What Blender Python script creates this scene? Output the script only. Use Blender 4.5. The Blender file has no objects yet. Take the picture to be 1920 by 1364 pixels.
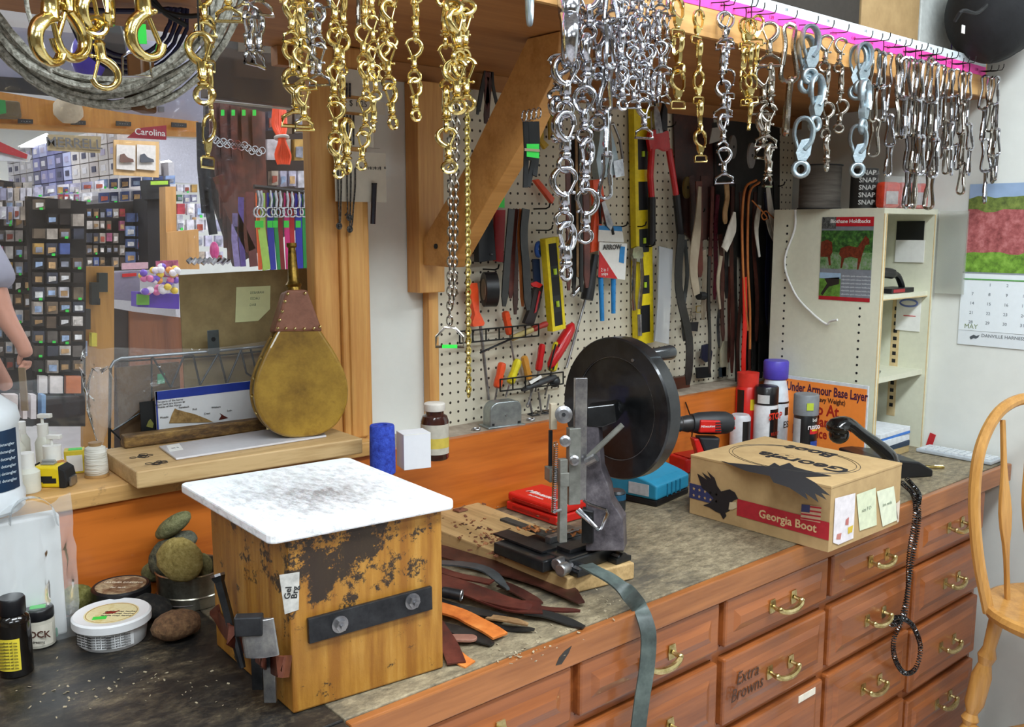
import bpy, bmesh, math, random
from mathutils import Vector as V, Matrix as M, Euler
R = math.radians; PI = math.pi; rnd = random.Random(7)
COL = bpy.context.scene.collection
# ---------------------------------------------------------------- camera model
IW, IH, FPX = 1920, 1364, 1750.0
PITCH, YAW = R(8.2), R(49.2)
CAM = V((0, 0, 1.60))
FW = V((math.cos(YAW)*math.cos(PITCH), math.sin(YAW)*math.cos(PITCH), -math.sin(PITCH)))
RT = V((math.sin(YAW), -math.cos(YAW), 0)); UP = RT.cross(FW)
def ray(u, v): return FW*FPX + RT*(u-IW/2) - UP*(v-IH/2)
def az(u, v, z): d = ray(u, v); return CAM + d*((z-CAM.z)/d.z)
def ay(u, v, y): d = ray(u, v); return CAM + d*(y/d.y)
def ax(u, v, x): d = ray(u, v); return CAM + d*(x/d.x)
# ---------------------------------------------------------------- materials
def lin(h):
    if isinstance(h, str):
        c = [int(h[i:i+2], 16)/255 for i in (0, 2, 4)]
    else: c = list(h)
    return tuple((x/12.92 if x <= .04045 else ((x+.055)/1.055)**2.4) for x in c) + (1,)
_m = {}
def nodemat(name):
    m = bpy.data.materials.new(name); m.use_nodes = True
    nt = m.node_tree; b = nt.nodes['Principled BSDF']
    return m, nt, b
def N(nt, t, **k):
    n = nt.nodes.new(t)
    for a, v in k.items():
        if a.startswith('i_'): n.inputs[a[2:].replace('_', ' ')].default_value = v
        else: setattr(n, a, v)
    return n
def ramp(nt, fac, stops):
    r = N(nt, 'ShaderNodeValToRGB'); el = r.color_ramp.elements
    while len(el) < len(stops): el.new(.5)
    for e, (p, c) in zip(el, stops): e.position = p; e.color = c
    nt.links.new(fac, r.inputs[0]); return r
def bump(nt, b, fac, s=.2, d=.01):
    bp = N(nt, 'ShaderNodeBump', i_Strength=s, i_Distance=d)
    nt.links.new(fac, bp.inputs['Height']); nt.links.new(bp.outputs[0], b.inputs['Normal'])
def mix(nt, fac, a, c):
    mx = N(nt, 'ShaderNodeMix', data_type='RGBA')
    for s, k in ((fac, 0), (a, 6), (c, 7)):
        if hasattr(s, 'links') or hasattr(s, 'is_output'): nt.links.new(s, mx.inputs[k])
        else: mx.inputs[k].default_value = s
    return mx.outputs[2]
def noise(nt, co, scale, detail=4, rough=.6, stretch=None):
    if stretch:
        mp = N(nt, 'ShaderNodeMapping'); mp.inputs['Scale'].default_value = stretch
        nt.links.new(co, mp.inputs[0]); co = mp.outputs[0]
    n = N(nt, 'ShaderNodeTexNoise', i_Scale=scale, i_Detail=detail, i_Roughness=rough)
    nt.links.new(co, n.inputs['Vector']); return n.outputs[0]
def flat(c, rough=.5, metal=0, var=.06, sc=60, bmp=0, alpha=1, trans=0, emit=0, coat=0, spec=.5, ior=1.45):
    key = ('f', c, rough, metal, var, sc, bmp, alpha, trans, emit, coat, spec, ior)
    if key in _m: return _m[key]
    m, nt, b = nodemat('paint_%s' % (c if isinstance(c, str) else 'rgb'))
    C = lin(c)
    if var or bmp:
        tc = N(nt, 'ShaderNodeTexCoord'); f = noise(nt, tc.outputs['Object'], sc)
        if var:
            lo = tuple(max(0, x*(1-var*2)) for x in C[:3])+(1,); hi = tuple(min(1, x*(1+var*1.5)) for x in C[:3])+(1,)
            r = ramp(nt, f, [(.3, lo), (.7, hi)]); nt.links.new(r.outputs[0], b.inputs['Base Color'])
            if emit: nt.links.new(r.outputs[0], b.inputs['Emission Color'])
        if bmp: bump(nt, b, f, bmp, .004)
    if not var: b.inputs['Base Color'].default_value = C
    b.inputs['Roughness'].default_value = rough; b.inputs['Metallic'].default_value = metal
    b.inputs['Alpha'].default_value = alpha; b.inputs['Transmission Weight'].default_value = trans
    b.inputs['Coat Weight'].default_value = coat; b.inputs['Specular IOR Level'].default_value = spec
    b.inputs['IOR'].default_value = ior
    if emit:
        b.inputs['Emission Strength'].default_value = emit
        if not var: b.inputs['Emission Color'].default_value = C
    _m[key] = m; return m
def wood(name, c1, c2, axis='X', sc=1, rough=.45, stain=None, amt=.0, ssc=9, coat=0, lines=1.0, lo=.5, bmp=.15):
    key = ('w', name)
    if key in _m: return _m[key]
    m, nt, b = nodemat(name); tc = N(nt, 'ShaderNodeTexCoord'); o = tc.outputs['Object']
    st = {'X': (1.2, 14, 14), 'Y': (14, 1.2, 14), 'Z': (14, 14, 1.2)}[axis]
    f1 = noise(nt, o, 2.2*sc, 5, .65, st)
    f2 = noise(nt, o, 9*sc, 3, .5, tuple(x*(1 if x < 5 else 1.6) for x in st))
    mx = N(nt, 'ShaderNodeMath', operation='MULTIPLY_ADD'); nt.links.new(f2, mx.inputs[0]); mx.inputs[1].default_value = .35*lines; nt.links.new(f1, mx.inputs[2])
    r = ramp(nt, mx.outputs[0], [(.42, lin(c2)), (.78, lin(c1))])
    col = r.outputs[0]
    if stain:
        f3 = noise(nt, o, ssc, 6, .7)
        rr = ramp(nt, f3, [(lo, (0, 0, 0, 1)), (lo+.12, (amt, amt, amt, 1))])
        col = mix(nt, rr.outputs[0], col, lin(stain))
    nt.links.new(col, b.inputs['Base Color']); bump(nt, b, mx.outputs[0], bmp, .003)
    b.inputs['Roughness'].default_value = rough; b.inputs['Coat Weight'].default_value = coat
    _m[key] = m; return m
def mottle(name, cols, sc=8, detail=8, rough=.6, metal=0, bmp=.2, stretch=None, ro=.7, co='Object', coat=0):
    key = ('t', name)
    if key in _m: return _m[key]
    m, nt, b = nodemat(name); tc = N(nt, 'ShaderNodeTexCoord')
    f = noise(nt, tc.outputs[co], sc, detail, ro, stretch)
    n = len(cols)
    r = ramp(nt, f, [(.32+.36*i/(n-1), lin(c)) for i, c in enumerate(cols)])
    nt.links.new(r.outputs[0], b.inputs['Base Color'])
    if bmp: bump(nt, b, f, bmp, .004)
    b.inputs['Roughness'].default_value = rough; b.inputs['Metallic'].default_value = metal; b.inputs['Coat Weight'].default_value = coat
    _m[key] = m; return m
def film(name, c='ffffff', a=.12, rough=.08):
    key = ('film', name)
    if key in _m: return _m[key]
    m, nt, b = nodemat(name)
    tr = N(nt, 'ShaderNodeBsdfTransparent'); gl = N(nt, 'ShaderNodeBsdfGlossy', i_Roughness=rough); df = N(nt, 'ShaderNodeBsdfDiffuse')
    gl.inputs[0].default_value = (1, 1, 1, 1); df.inputs[0].default_value = lin(c)
    fr = N(nt, 'ShaderNodeFresnel', i_IOR=1.45)
    tc = N(nt, 'ShaderNodeTexCoord'); f = noise(nt, tc.outputs['Object'], 30, 3)
    bp = N(nt, 'ShaderNodeBump', i_Strength=.8 if .03 < a < .12 else (.15 if a > .03 else 0), i_Distance=.004); nt.links.new(f, bp.inputs['Height'])
    nt.links.new(bp.outputs[0], gl.inputs['Normal']); nt.links.new(bp.outputs[0], fr.inputs['Normal'])
    m1 = N(nt, 'ShaderNodeMixShader', i_Fac=a); nt.links.new(tr.outputs[0], m1.inputs[1]); nt.links.new(df.outputs[0], m1.inputs[2])
    m2 = N(nt, 'ShaderNodeMixShader'); nt.links.new(fr.outputs[0], m2.inputs[0]); nt.links.new(m1.outputs[0], m2.inputs[1]); nt.links.new(gl.outputs[0], m2.inputs[2])
    nt.links.new(m2.outputs[0], nt.nodes['Material Output'].inputs[0]); _m[key] = m; return m
BRASS = mottle('polished_brass', ['d6bc70', 'e8d698'], 40, 2, .17, 1, .05)
CHROME = mottle('polished_chrome', ['a2a3aa', 'cdced4'], 40, 2, .12, 1, .05)
NICKEL = mottle('nickel_plate', ['98928a', 'c4beb4'], 40, 2, .17, 1, .05)
GALV = mottle('galvanised_steel', ['93a3ab', 'b4c0c6'], 30, 4, .38, .85, .15)
STEEL = mottle('worn_steel', ['76757a', '9b9a9c', 'b9b8b6'], 24, 6, .33, .9, .12)
DKSTEEL = mottle('dark_steel', ['2a2b2e', '47484b'], 20, 5, .38, .8, .12)
BLACK = flat('17171a', .35); BLACKM = flat('1b1b1c', .7); WHITE = flat('ecebe6', .5, var=.02)
GREENTAG = flat('35d24a', .5, var=.02)
# ---------------------------------------------------------------- mesh builder
def frame(d, upv=V((0, 0, 1))):
    d = V(d).normalized(); s = d.cross(upv)
    if s.length < 1e-4: s = d.cross(V((1, 0, 0)))
    s.normalize(); t = s.cross(d).normalized(); return s, t
class MB:
    def __init__(s): s.b = bmesh.new()
    def face(s, pts): 
        return s.b.faces.new([s.b.verts.new(V(p)) for p in pts])
    def _pv(s, pts): return [s.b.verts.new(V(p)) for p in pts]
    def box(s, x0, x1, y0, y1, z0, z1, m=None):
        P = [V((x, y, z)) for z in (z0, z1) for x, y in ((x0, y0), (x1, y0), (x1, y1), (x0, y1))]
        if m: P = [m @ p for p in P]
        v = s._pv(P)
        for f in ((3, 2, 1, 0), (4, 5, 6, 7), (0, 1, 5, 4), (1, 2, 6, 5), (2, 3, 7, 6), (3, 0, 4, 7)): s.b.faces.new([v[i] for i in f])
        return s
    def prism(s, poly, d0, d1, m=None, top=1.0):
        """poly in local XY, extruded along local Z"""
        c = sum((V((p[0], p[1])) for p in poly), V((0, 0)))/len(poly)
        A = [V((p[0], p[1], d0)) for p in poly]; B = [V((c.x+(p[0]-c.x)*top, c.y+(p[1]-c.y)*top, d1)) for p in poly]
        if m: A = [m @ p for p in A]; B = [m @ p for p in B]
        a, b = s._pv(A), s._pv(B); n = len(poly)
        s.b.faces.new(a[::-1]); s.b.faces.new(b)
        for i in range(n): s.b.faces.new([a[i], a[(i+1) % n], b[(i+1) % n], b[i]])
        return s
    def tube(s, pts, r, n=8, closed=False, flatk=1.0, upv=V((0, 0, 1)), caps=True):
        pts = [V(p) for p in pts]; k = len(pts); rr = r if isinstance(r, (list, tuple)) else [r]*k
        rings = []; ps = None
        for i, p in enumerate(pts):
            if closed: d = pts[(i+1) % k]-pts[i-1]
            else: d = pts[min(i+1, k-1)]-pts[max(i-1, 0)]
            if d.length < 1e-9: d = V((0, 0, 1))
            d.normalize()
            if ps is None: sd, t = frame(d, upv)
            else:
                sd = ps - d*ps.dot(d)
                if sd.length < 1e-6: sd, t = frame(d, upv)
                sd.normalize(); t = sd.cross(d)
            ps = sd
            rings.append(s._pv([p+(sd*math.cos(2*PI*j/n)+t*math.sin(2*PI*j/n)*flatk)*rr[i] for j in range(n)]))
        for i in range(k if closed else k-1):
            a, b = rings[i], rings[(i+1) % k]
            off = 0
            if closed and i == k-1:
                off = min(range(n), key=lambda o: (a[0].co-b[o].co).length)
            for j in range(n): 
                try: s.b.faces.new([a[j], a[(j+1) % n], b[(j+1+off) % n], b[(j+off) % n]])
                except ValueError: pass
        if not closed and caps:
            s.b.faces.new(rings[0][::-1]); s.b.faces.new(rings[-1])
        return s
    def ribbon(s, pts, w, th, side=V((1, 0, 0))):
        """flat strap along pts; w may be list; side = width direction (or list)"""
        pts = [V(p) for p in pts]; k = len(pts); ws = w if isinstance(w, (list, tuple)) else [w]*k
        rings = []
        for i, p in enumerate(pts):
            d = (pts[min(i+1, k-1)]-pts[max(i-1, 0)]).normalized()
            sd = side[i] if isinstance(side, list) else side
            sd = (sd-d*sd.dot(d)).normalized(); t = sd.cross(d)
            h = ws[i]/2
            rings.append(s._pv([p+sd*h+t*th/2, p-sd*h+t*th/2, p-sd*h-t*th/2, p+sd*h-t*th/2]))
        for i in range(k-1):
            a, b = rings[i], rings[i+1]
            for j in range(4): s.b.faces.new([a[j], a[(j+1) % 4], b[(j+1) % 4], b[j]])
        s.b.faces.new(rings[0][::-1]); s.b.faces.new(rings[-1]); return s
    def lathe(s, prof, c=(0, 0, 0), axis=(0, 0, 1), n=24, sx=1, sy=1):
        """prof: (r, h) pairs along axis from c"""
        ax_ = V(axis).normalized(); sd, t = frame(ax_, V((0, 1, 0)) if abs(ax_.z) > .9 else V((0, 0, 1))); c = V(c)
        rings = []
        for r, h in prof:
            if r < 1e-6: rings.append([s.b.verts.new(c+ax_*h)])
            else: rings.append(s._pv([c+ax_*h+(sd*math.cos(2*PI*j/n)*sx+t*math.sin(2*PI*j/n)*sy)*r for j in range(n)]))
        for a, b in zip(rings, rings[1:]):
            for j in range(n):
                p = [a[j % len(a)], a[(j+1) % len(a)], b[(j+1) % len(b)], b[j % len(b)]]
                q = []
                for x in p:
                    if x not in q: q.append(x)
                if len(q) > 2:
                    try: s.b.faces.new(q)
                    except ValueError: pass
        if len(rings[0]) > 1: s.b.faces.new(rings[0][::-1])
        if len(rings[-1]) > 1: s.b.faces.new(rings[-1])
        return s
    def cyl(s, a, b, r, n=16, r2=None):
        a, b = V(a), V(b); d = b-a
        return s.lathe([(r, 0), (r if r2 is None else r2, d.length)], a, d, n)
    def ball(s, c, r, n=12, k=8, sc=(1, 1, 1), m=None, jit=0, seed=0):
        rr = random.Random(seed); g = []
        for i in range(k+1):
            th = PI*i/k
            if i in (0, k): g.append([V((0, 0, math.cos(th)))])
            else: g.append([V((math.sin(th)*math.cos(2*PI*j/n), math.sin(th)*math.sin(2*PI*j/n), math.cos(th))) for j in range(n)])
        g = [[V((p.x*sc[0], p.y*sc[1], p.z*sc[2]))*r*(1+(rr.random()-.5)*jit) for p in ring] for ring in g]
        rings = [s._pv([(m @ p if m else p)+V(c) for p in ring]) for ring in g]
        for a, b in zip(rings, rings[1:]):
            for j in range(n):
                q = []
                for x in (a[j % len(a)], b[j % len(b)], b[(j+1) % len(b)], a[(j+1) % len(a)]):
                    if x not in q: q.append(x)
                if len(q) > 2: s.b.faces.new(q)
        return s
    def torus(s, c, R_, r, axis=(0, 1, 0), n=24, k=8, sx=1, sy=1):
        sd, t = frame(V(axis), V((0, 0, 1)) if abs(V(axis).normalized().z) < .9 else V((0, 1, 0)))
        return s.tube([V(c)+sd*math.cos(2*PI*i/n)*R_*sx+t*math.sin(2*PI*i/n)*R_*sy for i in range(n)], r, k, True, upv=V(axis))
    def grid(s, f, nu, nv, th=None):
        """surface from f(i,j)->point, optional thickness via offset"""
        g = [[s.b.verts.new(V(f(i, j))) for j in range(nv+1)] for i in range(nu+1)]
        for i in range(nu):
            for j in range(nv): s.b.faces.new([g[i][j], g[i+1][j], g[i+1][j+1], g[i][j+1]])
        return s
    def build(s, name, mat, parent=None, loc=None, rot=None, smooth=30, bevel=0, seg=2, sub=0, solid=0, cat=None, label=None, group=None, kind=None, mods=None):
        me = bpy.data.meshes.new(name)
        bmesh.ops.recalc_face_normals(s.b, faces=s.b.faces)
        s.b.to_mesh(me); s.b.free()
        if smooth:
            me.polygons.foreach_set('use_smooth', [True]*len(me.polygons))
            try: me.set_sharp_from_angle(angle=R(smooth))
            except Exception: pass
        me.materials.append(mat)
        o = bpy.data.objects.new(name, me); COL.objects.link(o)
        if parent: o.parent = parent
        if loc is not None: o.location = loc
        if rot is not None: o.rotation_euler = rot
        if solid:
            md = o.modifiers.new('Solid', 'SOLIDIFY'); md.thickness = solid; md.offset = 0
        if bevel:
            md = o.modifiers.new('Bevel', 'BEVEL'); md.width = bevel; md.segments = seg; md.limit_method = 'ANGLE'; md.angle_limit = R(35)
        if sub:
            md = o.modifiers.new('Sub', 'SUBSURF'); md.levels = sub; md.render_levels = sub
        tag(o, label, cat, group, kind); return o
def tag(o, label=None, cat=None, group=None, kind=None):
    if label: o['label'] = label
    if cat: o['category'] = cat
    if group: o['group'] = group
    if kind: o['kind'] = kind
    return o
def T(name, label, cat, loc=(0, 0, 0), rz=0, group=None, rot=None):
    o = bpy.data.objects.new(name, None); COL.objects.link(o); o.location = loc
    o.rotation_euler = rot if rot else (0, 0, rz); o.empty_display_size = .03
    return tag(o, label, cat, group)
def copytree(o, parent=None):
    c = o.copy(); COL.objects.link(c)
    if parent: c.parent = parent
    for ch in list(o.children): copytree(ch, c)
    return c
def rbox(w, d, h, x=0, y=0, z=0): return MB().box(x-w/2, x+w/2, y-d/2, y+d/2, z, z+h)
def arc(cx, cz, r, a0, a1, n=12, y=0, sx=1): return [V((cx+math.cos(R(a0+(a1-a0)*i/n))*r*sx, y, cz+math.sin(R(a0+(a1-a0)*i/n))*r)) for i in range(n+1)]
FACE_XZ = M(((1, 0, 0, 0), (0, 0, -1, 0), (0, 1, 0, 0), (0, 0, 0, 1)))   # poly XY -> world XZ, extrusion towards -Y
def text(body, size, mat, parent, loc, rot=(PI/2, 0, 0), name='lettering', ext=.0002, align='CENTER', sx=1, bold=0, space=1, shear=0):
    cu = bpy.data.curves.new(name, 'FONT'); cu.body = body; cu.size = size; cu.extrude = ext; cu.align_x = align; cu.align_y = 'CENTER'
    cu.offset = bold*size; cu.space_line = .8 if space == 1 else space; cu.resolution_u = 2; cu.shear = shear
    t = bpy.data.objects.new('t', cu); COL.objects.link(t)
    dg = bpy.context.evaluated_depsgraph_get(); me = bpy.data.meshes.new_from_object(t.evaluated_get(dg))
    bpy.data.objects.remove(t); bpy.data.curves.remove(cu)
    me.materials.clear(); me.materials.append(mat)
    o = bpy.data.objects.new(name, me); COL.objects.link(o); o.location = loc; o.rotation_euler = rot; o.scale = (sx, 1, 1)
    if parent: o.parent = parent
    return o
def S(name, mb, mat, **k): return mb.build(name, mat, kind='structure', smooth=0, **k)
def spline(pts, n=6):
    pts = [V(p) for p in pts]; out = []
    P = [pts[0]*2-pts[1]]+pts+[pts[-1]*2-pts[-2]]
    for i in range(1, len(P)-2):
        for k in range(n):
            t = k/n; a, b, c, d = P[i-1], P[i], P[i+1], P[i+2]
            out.append(.5*((2*b)+(c-a)*t+(2*a-5*b+4*c-d)*t*t+(3*b-a-3*c+d)*t*t*t))
    out.append(pts[-1]); return out
def dress(o, **k): return tag(o, **k)
def ad(u, v, d): return CAM + ray(u, v)*(d/FPX)
def zd(u, d, z):
    lo, hi = -4000, 6000
    for _ in range(50):
        m = (lo+hi)/2
        if ad(u, m, d).z > z: lo = m
        else: hi = m
    return ad(u, lo, d)
def plane_hit(u, v, p0, n): d = ray(u, v); n = V(n); return CAM + d*((V(p0)-CAM).dot(n)/d.dot(n))
def wl(t): return tuple(-c for c in t.location)
def W(mb, name, mat, t, **k): return mb.build(name, mat, t, loc=wl(t), **k)   # part given in world coordinates under an unrotated thing
FCAM = R(-40.8)   # turn that makes local +X run along the picture's horizontal
# ================================================================ SETTING
XW, YB, ZC, YL, YF = 2.95, 1.90, .90, 1.754, 1.105      # right wall, pegboard wall, counter top, ledge front, counter front
PLASTER = flat('dfe0da', .8, var=.02, sc=12, bmp=.08)
CEILM = flat('d8d8d6', .9, var=.02)
PINE = wood('pine', 'd9a45e', 'b9793a', 'Z', .8, .45, lines=.8)
PINEX = wood('pine_along', 'e0ae6c', 'c08748', 'X', .7, .5, lines=.8)
PLY = wood('plywood_soffit', 'a8723c', '8a5526', 'X', .5, .6, lines=.6)
FLOORM = mottle('floor_vinyl', ['b9b3b2', 'cfc9c8'], 3, 3, .35, 0, 0)
S('floor', MB().box(-3, 8, -3, 12, -.05, 0), FLOORM)
S('ceiling', MB().box(-3, 8, -3, 12, 2.75, 2.8), CEILM)
S('wall_right', MB().box(XW, XW+.1, -3, YB+.1, 0, 2.75), PLASTER)
S('wall_back', MB().box(1.13, XW, YB, YB+.1, 1.07, 2.75).box(-3, 1.13, YB, YB+.1, 2.25, 2.75).box(-3, XW, YB-.02, YB+.1, 0, 1.07), PLASTER)
S('wall_left', MB().box(-3.1, -3, -3, 12, 0, 2.75), flat('8d8578', .8))
S('wall_rear', MB().box(-3, XW, -3.1, -3, 0, 2.75), flat('7c6c58', .8))
S('wall_shop_far', MB().box(-3, 8, 12, 12.1, 0, 2.75), PLASTER)
S('wall_shop_right', MB().box(8, 8.1, YB, 12, 0, 2.75), PLASTER)
# window_1: frame (jamb, casing) and pane
w = S('window_1', MB().box(1.10, 1.13, YB-.08, YB+.1, 1.132, 1.984).box(.995, 1.055, 1.80, 1.84, 1.132, 1.984).box(1.055, 1.128, 1.792, YB, 1.10, 1.984).box(1.070, 1.112, 1.785, 1.80, 1.132, 1.984), PINE, bevel=.005)
S('glass_pane', MB().box(-1.4, 1.10, YB+.084, YB+.090, 1.132, 2.3), film('window_glass', 'ffffff', .02, .02), parent=w)
# ledge behind the counter
LEDGEW = wood('ledge_board', 'd3a566', 'a87c44', 'X', .9, .55, '5e4a30', .7, 14, lo=.58)
ORANGE = wood('orange_stained_ply', 'cc7028', 'a2501a', 'X', .45, .35, '4b2a14', .5, 40, coat=.2, lo=.66)
S('trim_1', MB().box(-1.4, 1.10, YL-.012, YB+.11, 1.10, 1.132), LEDGEW, bevel=.003)
S('trim_2', MB().box(1.10, XW-.02, YL+.019, YB, 1.085, 1.0985), mottle('ledge_grey', ['8a7c6c', 'b5a898'], 20, 5, .7))
S('wall_ledge_front', MB().box(-1.4, XW, YL, YL+.02, ZC, 1.10).box(-1.4, XW, YL+.02, YB, 1.04, 1.085), ORANGE)
# countertops
TOPM = None
def counter_mats():
    m, nt, b = nodemat('worn_counter_top'); tc = N(nt, 'ShaderNodeTexCoord'); o = tc.outputs['Object']
    f1 = noise(nt, o, 3.2, 9, .72, (.8, 1.6, 1)); f2 = noise(nt, o, 30, 12, .85, (.7, 1.3, 1)); f3 = noise(nt, o, 1.7, 4, .6)
    a = ramp(nt, f2, [(.34, lin('3a342a')), (.5, lin('857860')), (.66, lin('b4a586'))])
    r3 = ramp(nt, f1, [(.50, (0, 0, 0, 1)), (.64, (.8, .8, .8, 1))])
    c = mix(nt, r3.outputs[0], a.outputs[0], lin('3f3c38'))
    nt.links.new(c, b.inputs['Base Color']); b.inputs['Roughness'].default_value = .55; bump(nt, b, f2, .25, .004)
    m2, nt, b = nodemat('black_stained_top'); tc = N(nt, 'ShaderNodeTexCoord'); o = tc.outputs['Object']
    f1 = noise(nt, o, 11, 12, .82, (1, 1.6, 1)); f2 = noise(nt, o, 110, 5, .8)
    a = ramp(nt, f1, [(.38, lin('141416')), (.49, lin('24211e')), (.58, lin('4a4134')), (.68, lin('85775e'))])
    sp = ramp(nt, f2, [(.69, (0, 0, 0, 1)), (.72, (1, 1, 1, 1))])
    c = mix(nt, sp.outputs[0], a.outputs[0], lin('b8b4aa'))
    nt.links.new(c, b.inputs['Base Color']); b.inputs['Roughness'].default_value = .42; bump(nt, b, f1, .25, .004)
    return m, m2
TOPM, BLACKTOP = counter_mats()
REDW = wood('counter_front_wood', 'ab6a38', '7a421a', 'X', .6, .38, '3a2a20', .6, 30, coat=.3, lo=.70)
REDWZ = wood('drawer_wood', 'a05a2a', '703816', 'X', .55, .36, coat=.35)
t = T('countertop', 'long worn brown worktop with orange wood edging, strewn with scraps', 'countertop', (1.7, 1.4, .86))
MB().box(.64, XW, YF+.006, YL, .862, ZC).build('top_board', TOPM, t, loc=(-1.7, -1.4, -.86), smooth=0, bevel=.002)
MB().box(.64, XW-.01, YF-.012, YF+.006, .845, ZC-.002).build('edge_trim', REDW, t, loc=(-1.7, -1.4, -.86), smooth=0, bevel=.003)
t = T('countertop', 'black stained worktop at left under the jars, tubs and sponges', 'countertop', (0, 1.4, .86))
MB().box(-1.4, .638, YF+.006, YL, .862, ZC).build('top_board', BLACKTOP, t, loc=(0, -1.4, -.86), smooth=0, bevel=.002)
MB().box(-1.4, .638, YF+.03, YF+.05, 0, .862).build('front_panel', BLACKTOP, t, loc=(0, -1.4, -.86), smooth=0)
MB().box(-1.4, .638, YF-.014, YF+.006, .80, ZC-.002).build('edge_trim', BLACKTOP, t, loc=(0, -1.4, -.86), smooth=0, bevel=.003)
# drawer units : column limits from the photo
BRH = mottle('antique_brass', ['a8945c', 'dccb98'], 60, 3, .28, 1, .1)
def handle(parent, x, z, y):
    h = MB(); w_ = .041
    for s in (-1, 1):
        h.prism([(-.009, -.015), (.009, -.015), (.012, 0), (.009, .015), (-.009, .015), (-.012, 0)], 0, .003, M.Translation((x+s*w_, y, z)) @ FACE_XZ)
    pts = spline([(x-w_, y-.004, z), (x-w_, y-.022, z-.004), (x-.024, y-.027, z-.010), (x, y-.029, z-.012), (x+.024, y-.027, z-.010), (x+w_, y-.022, z-.004), (x+w_, y-.004, z)], 4)
    h.tube(pts, [.0045+.0025*math.sin(PI*i/(len(pts)-1)) for i in range(len(pts))], 8)
    h.ball((x-w_, y-.022, z-.002), .007).ball((x+w_, y-.022, z-.002), .007)
    return h.build('handle', BRH, parent)
def drawer(parent, x0, x1, z0, z1, y, hz=None, face=True):
    d = MB(); d.box(x0, x1, y-.018, y+.01, z0, z1)
    o = d.build('drawer_front' if face else 'panel', REDWZ, parent, smooth=0, bevel=.006)
    p = MB(); m_ = .028
    A = [(x0+m_, y-.018, z0+m_), (x1-m_, y-.018, z0+m_), (x1-m_, y-.018, z1-m_), (x0+m_, y-.018, z1-m_)]
    k = .016
    if z1-z0 > .1:
        Bq = [(x0+m_+k, y-.024, z0+m_+k), (x1-m_-k, y-.024, z0+m_+k), (x1-m_-k, y-.024, z1-m_-k), (x0+m_+k, y-.024, z1-m_-k)]
        a = p._pv(A); b_ = p._pv(Bq); p.b.faces.new(b_)
        for i in range(4): p.b.faces.new([a[i], a[(i+1) % 4], b_[(i+1) % 4], b_[i]])
        p.build('raised_panel', REDWZ, o, smooth=0)
        yy = y-.024
    else: p.b.free(); yy = y-.018
    handle(o, (x0+x1)/2, (z0+z1)/2 if hz is None else hz, yy)
    return o
def zat(u, v): return ay(u, v, YF).z
def xat(u, v): return ay(u, v, YF).x
def cabinet(x0, x1, rows, label, sides=(0, 0)):
    t = T('drawer_cabinet', label, 'cabinet', ((x0+x1)/2, 1.4, 0), group='drawer cabinets under the worktop')
    ox = (x0+x1)/2; L = (-ox, -1.4, 0)
    c = MB(); c.box(x0, x1, YF+.03, YL, .06, .862)
    c.build('carcass', REDWZ, t, loc=L, smooth=0)
    f = MB(); s_ = .014
    f.box(x0, x0+s_, YF+.012, YF+.03, .06, .862).box(x1-s_, x1, YF+.012, YF+.03, .06, .862)
    zs = [r[1] for r in rows]+[rows[-1][0]]
    f.box(x0+s_, x1-s_, YF+.012, YF+.03, rows[0][1]+.004, .862)
    for (a0, a1), (b0, b1) in zip(rows, rows[1:]): f.box(x0+s_, x1-s_, YF+.012, YF+.03, b1+.003, a0-.003)
    f.box(x0+s_, x1-s_, YF+.012, YF+.03, .06, rows[-1][0]-.004)
    f.build('face_frame', REDWZ, t, loc=L, smooth=0)
    out = []
    for (z0, z1) in rows:
        d = drawer(t, x0+.010, x1-.010, z0, z1, YF+.012); d.location = L; out.append(d)
    return t, out
# photo limits
X = [xat(665, 1345), xat(1072, 1200), xat(1357, 1130), xat(1558, 1060), xat(1712, 1000), xat(1842, 960)]
print('cabinet x', [round(x, 3) for x in X])
def rows_from(u, vs):
    r = [];
    for a, b in vs: r.append((zat(u, b), zat(u, a)))
    return r
# ================================================================ CABINETS
X = [.655, 1.098, 1.522, 1.937, 2.36, 2.79]
R4 = [(.737, .842), (.562, .712), (.370, .540), (.205, .345)]
LBL = ['wide drawer cabinet at the left end, beside the scratched wooden block',
       'drawer cabinet behind the hanging grey leather strap',
       'drawer cabinet with pencil writing on its second drawer',
       'drawer cabinet under the cardboard boot box',
       'drawer cabinet at the right end, next to the oak stool']
LBL[3] = 'drawer cabinet under the boot box with plain brass-handled drawers'
cabs = []
for i in range(5):
    rows = R4 if i < 4 else [(.727, .842), (.548, .700), (.348, .525), (.205, .325)]
    t, ds = cabinet(X[i], X[i+1], rows, LBL[i]); t.pop('group', None) if 'group' in t else None
    t['group'] = 'drawer cabinets under the worktop'; cabs.append((t, ds))
PENCIL = flat('4a3226', .8)
d = cabs[2][1][1]
text('Extra\nBrowns', .042, PENCIL, d, (X[2]+.085, YF+.012-.0255, .642), bold=-.006, sx=.9, shear=.2, name='pencil_writing')
TAPEM = flat('e6dccb', .6)
for (c, r, a, b, zz) in ((2, 2, .30, .37, .527), (2, 2, .02, .08, .523)):
    MB().box(X[c]+a, X[c]+b, YF-.0075, YF-.006, zz-.012, zz+.004).build('tape_label', TAPEM, cabs[c][1][r])
DRIP = flat('35302c', .6)
MB().prism([(-.018, -.012), (-.004, -.014), (.012, .0), (.020, .012), (.004, .008), (-.010, .0)], 0, .0006, M.Translation((1.06, YF-.012, .872)) @ FACE_XZ)\
    .build('stain_mark', DRIP, bpy.data.objects['countertop'], loc=(-1.7, -1.4, -.86))
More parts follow.
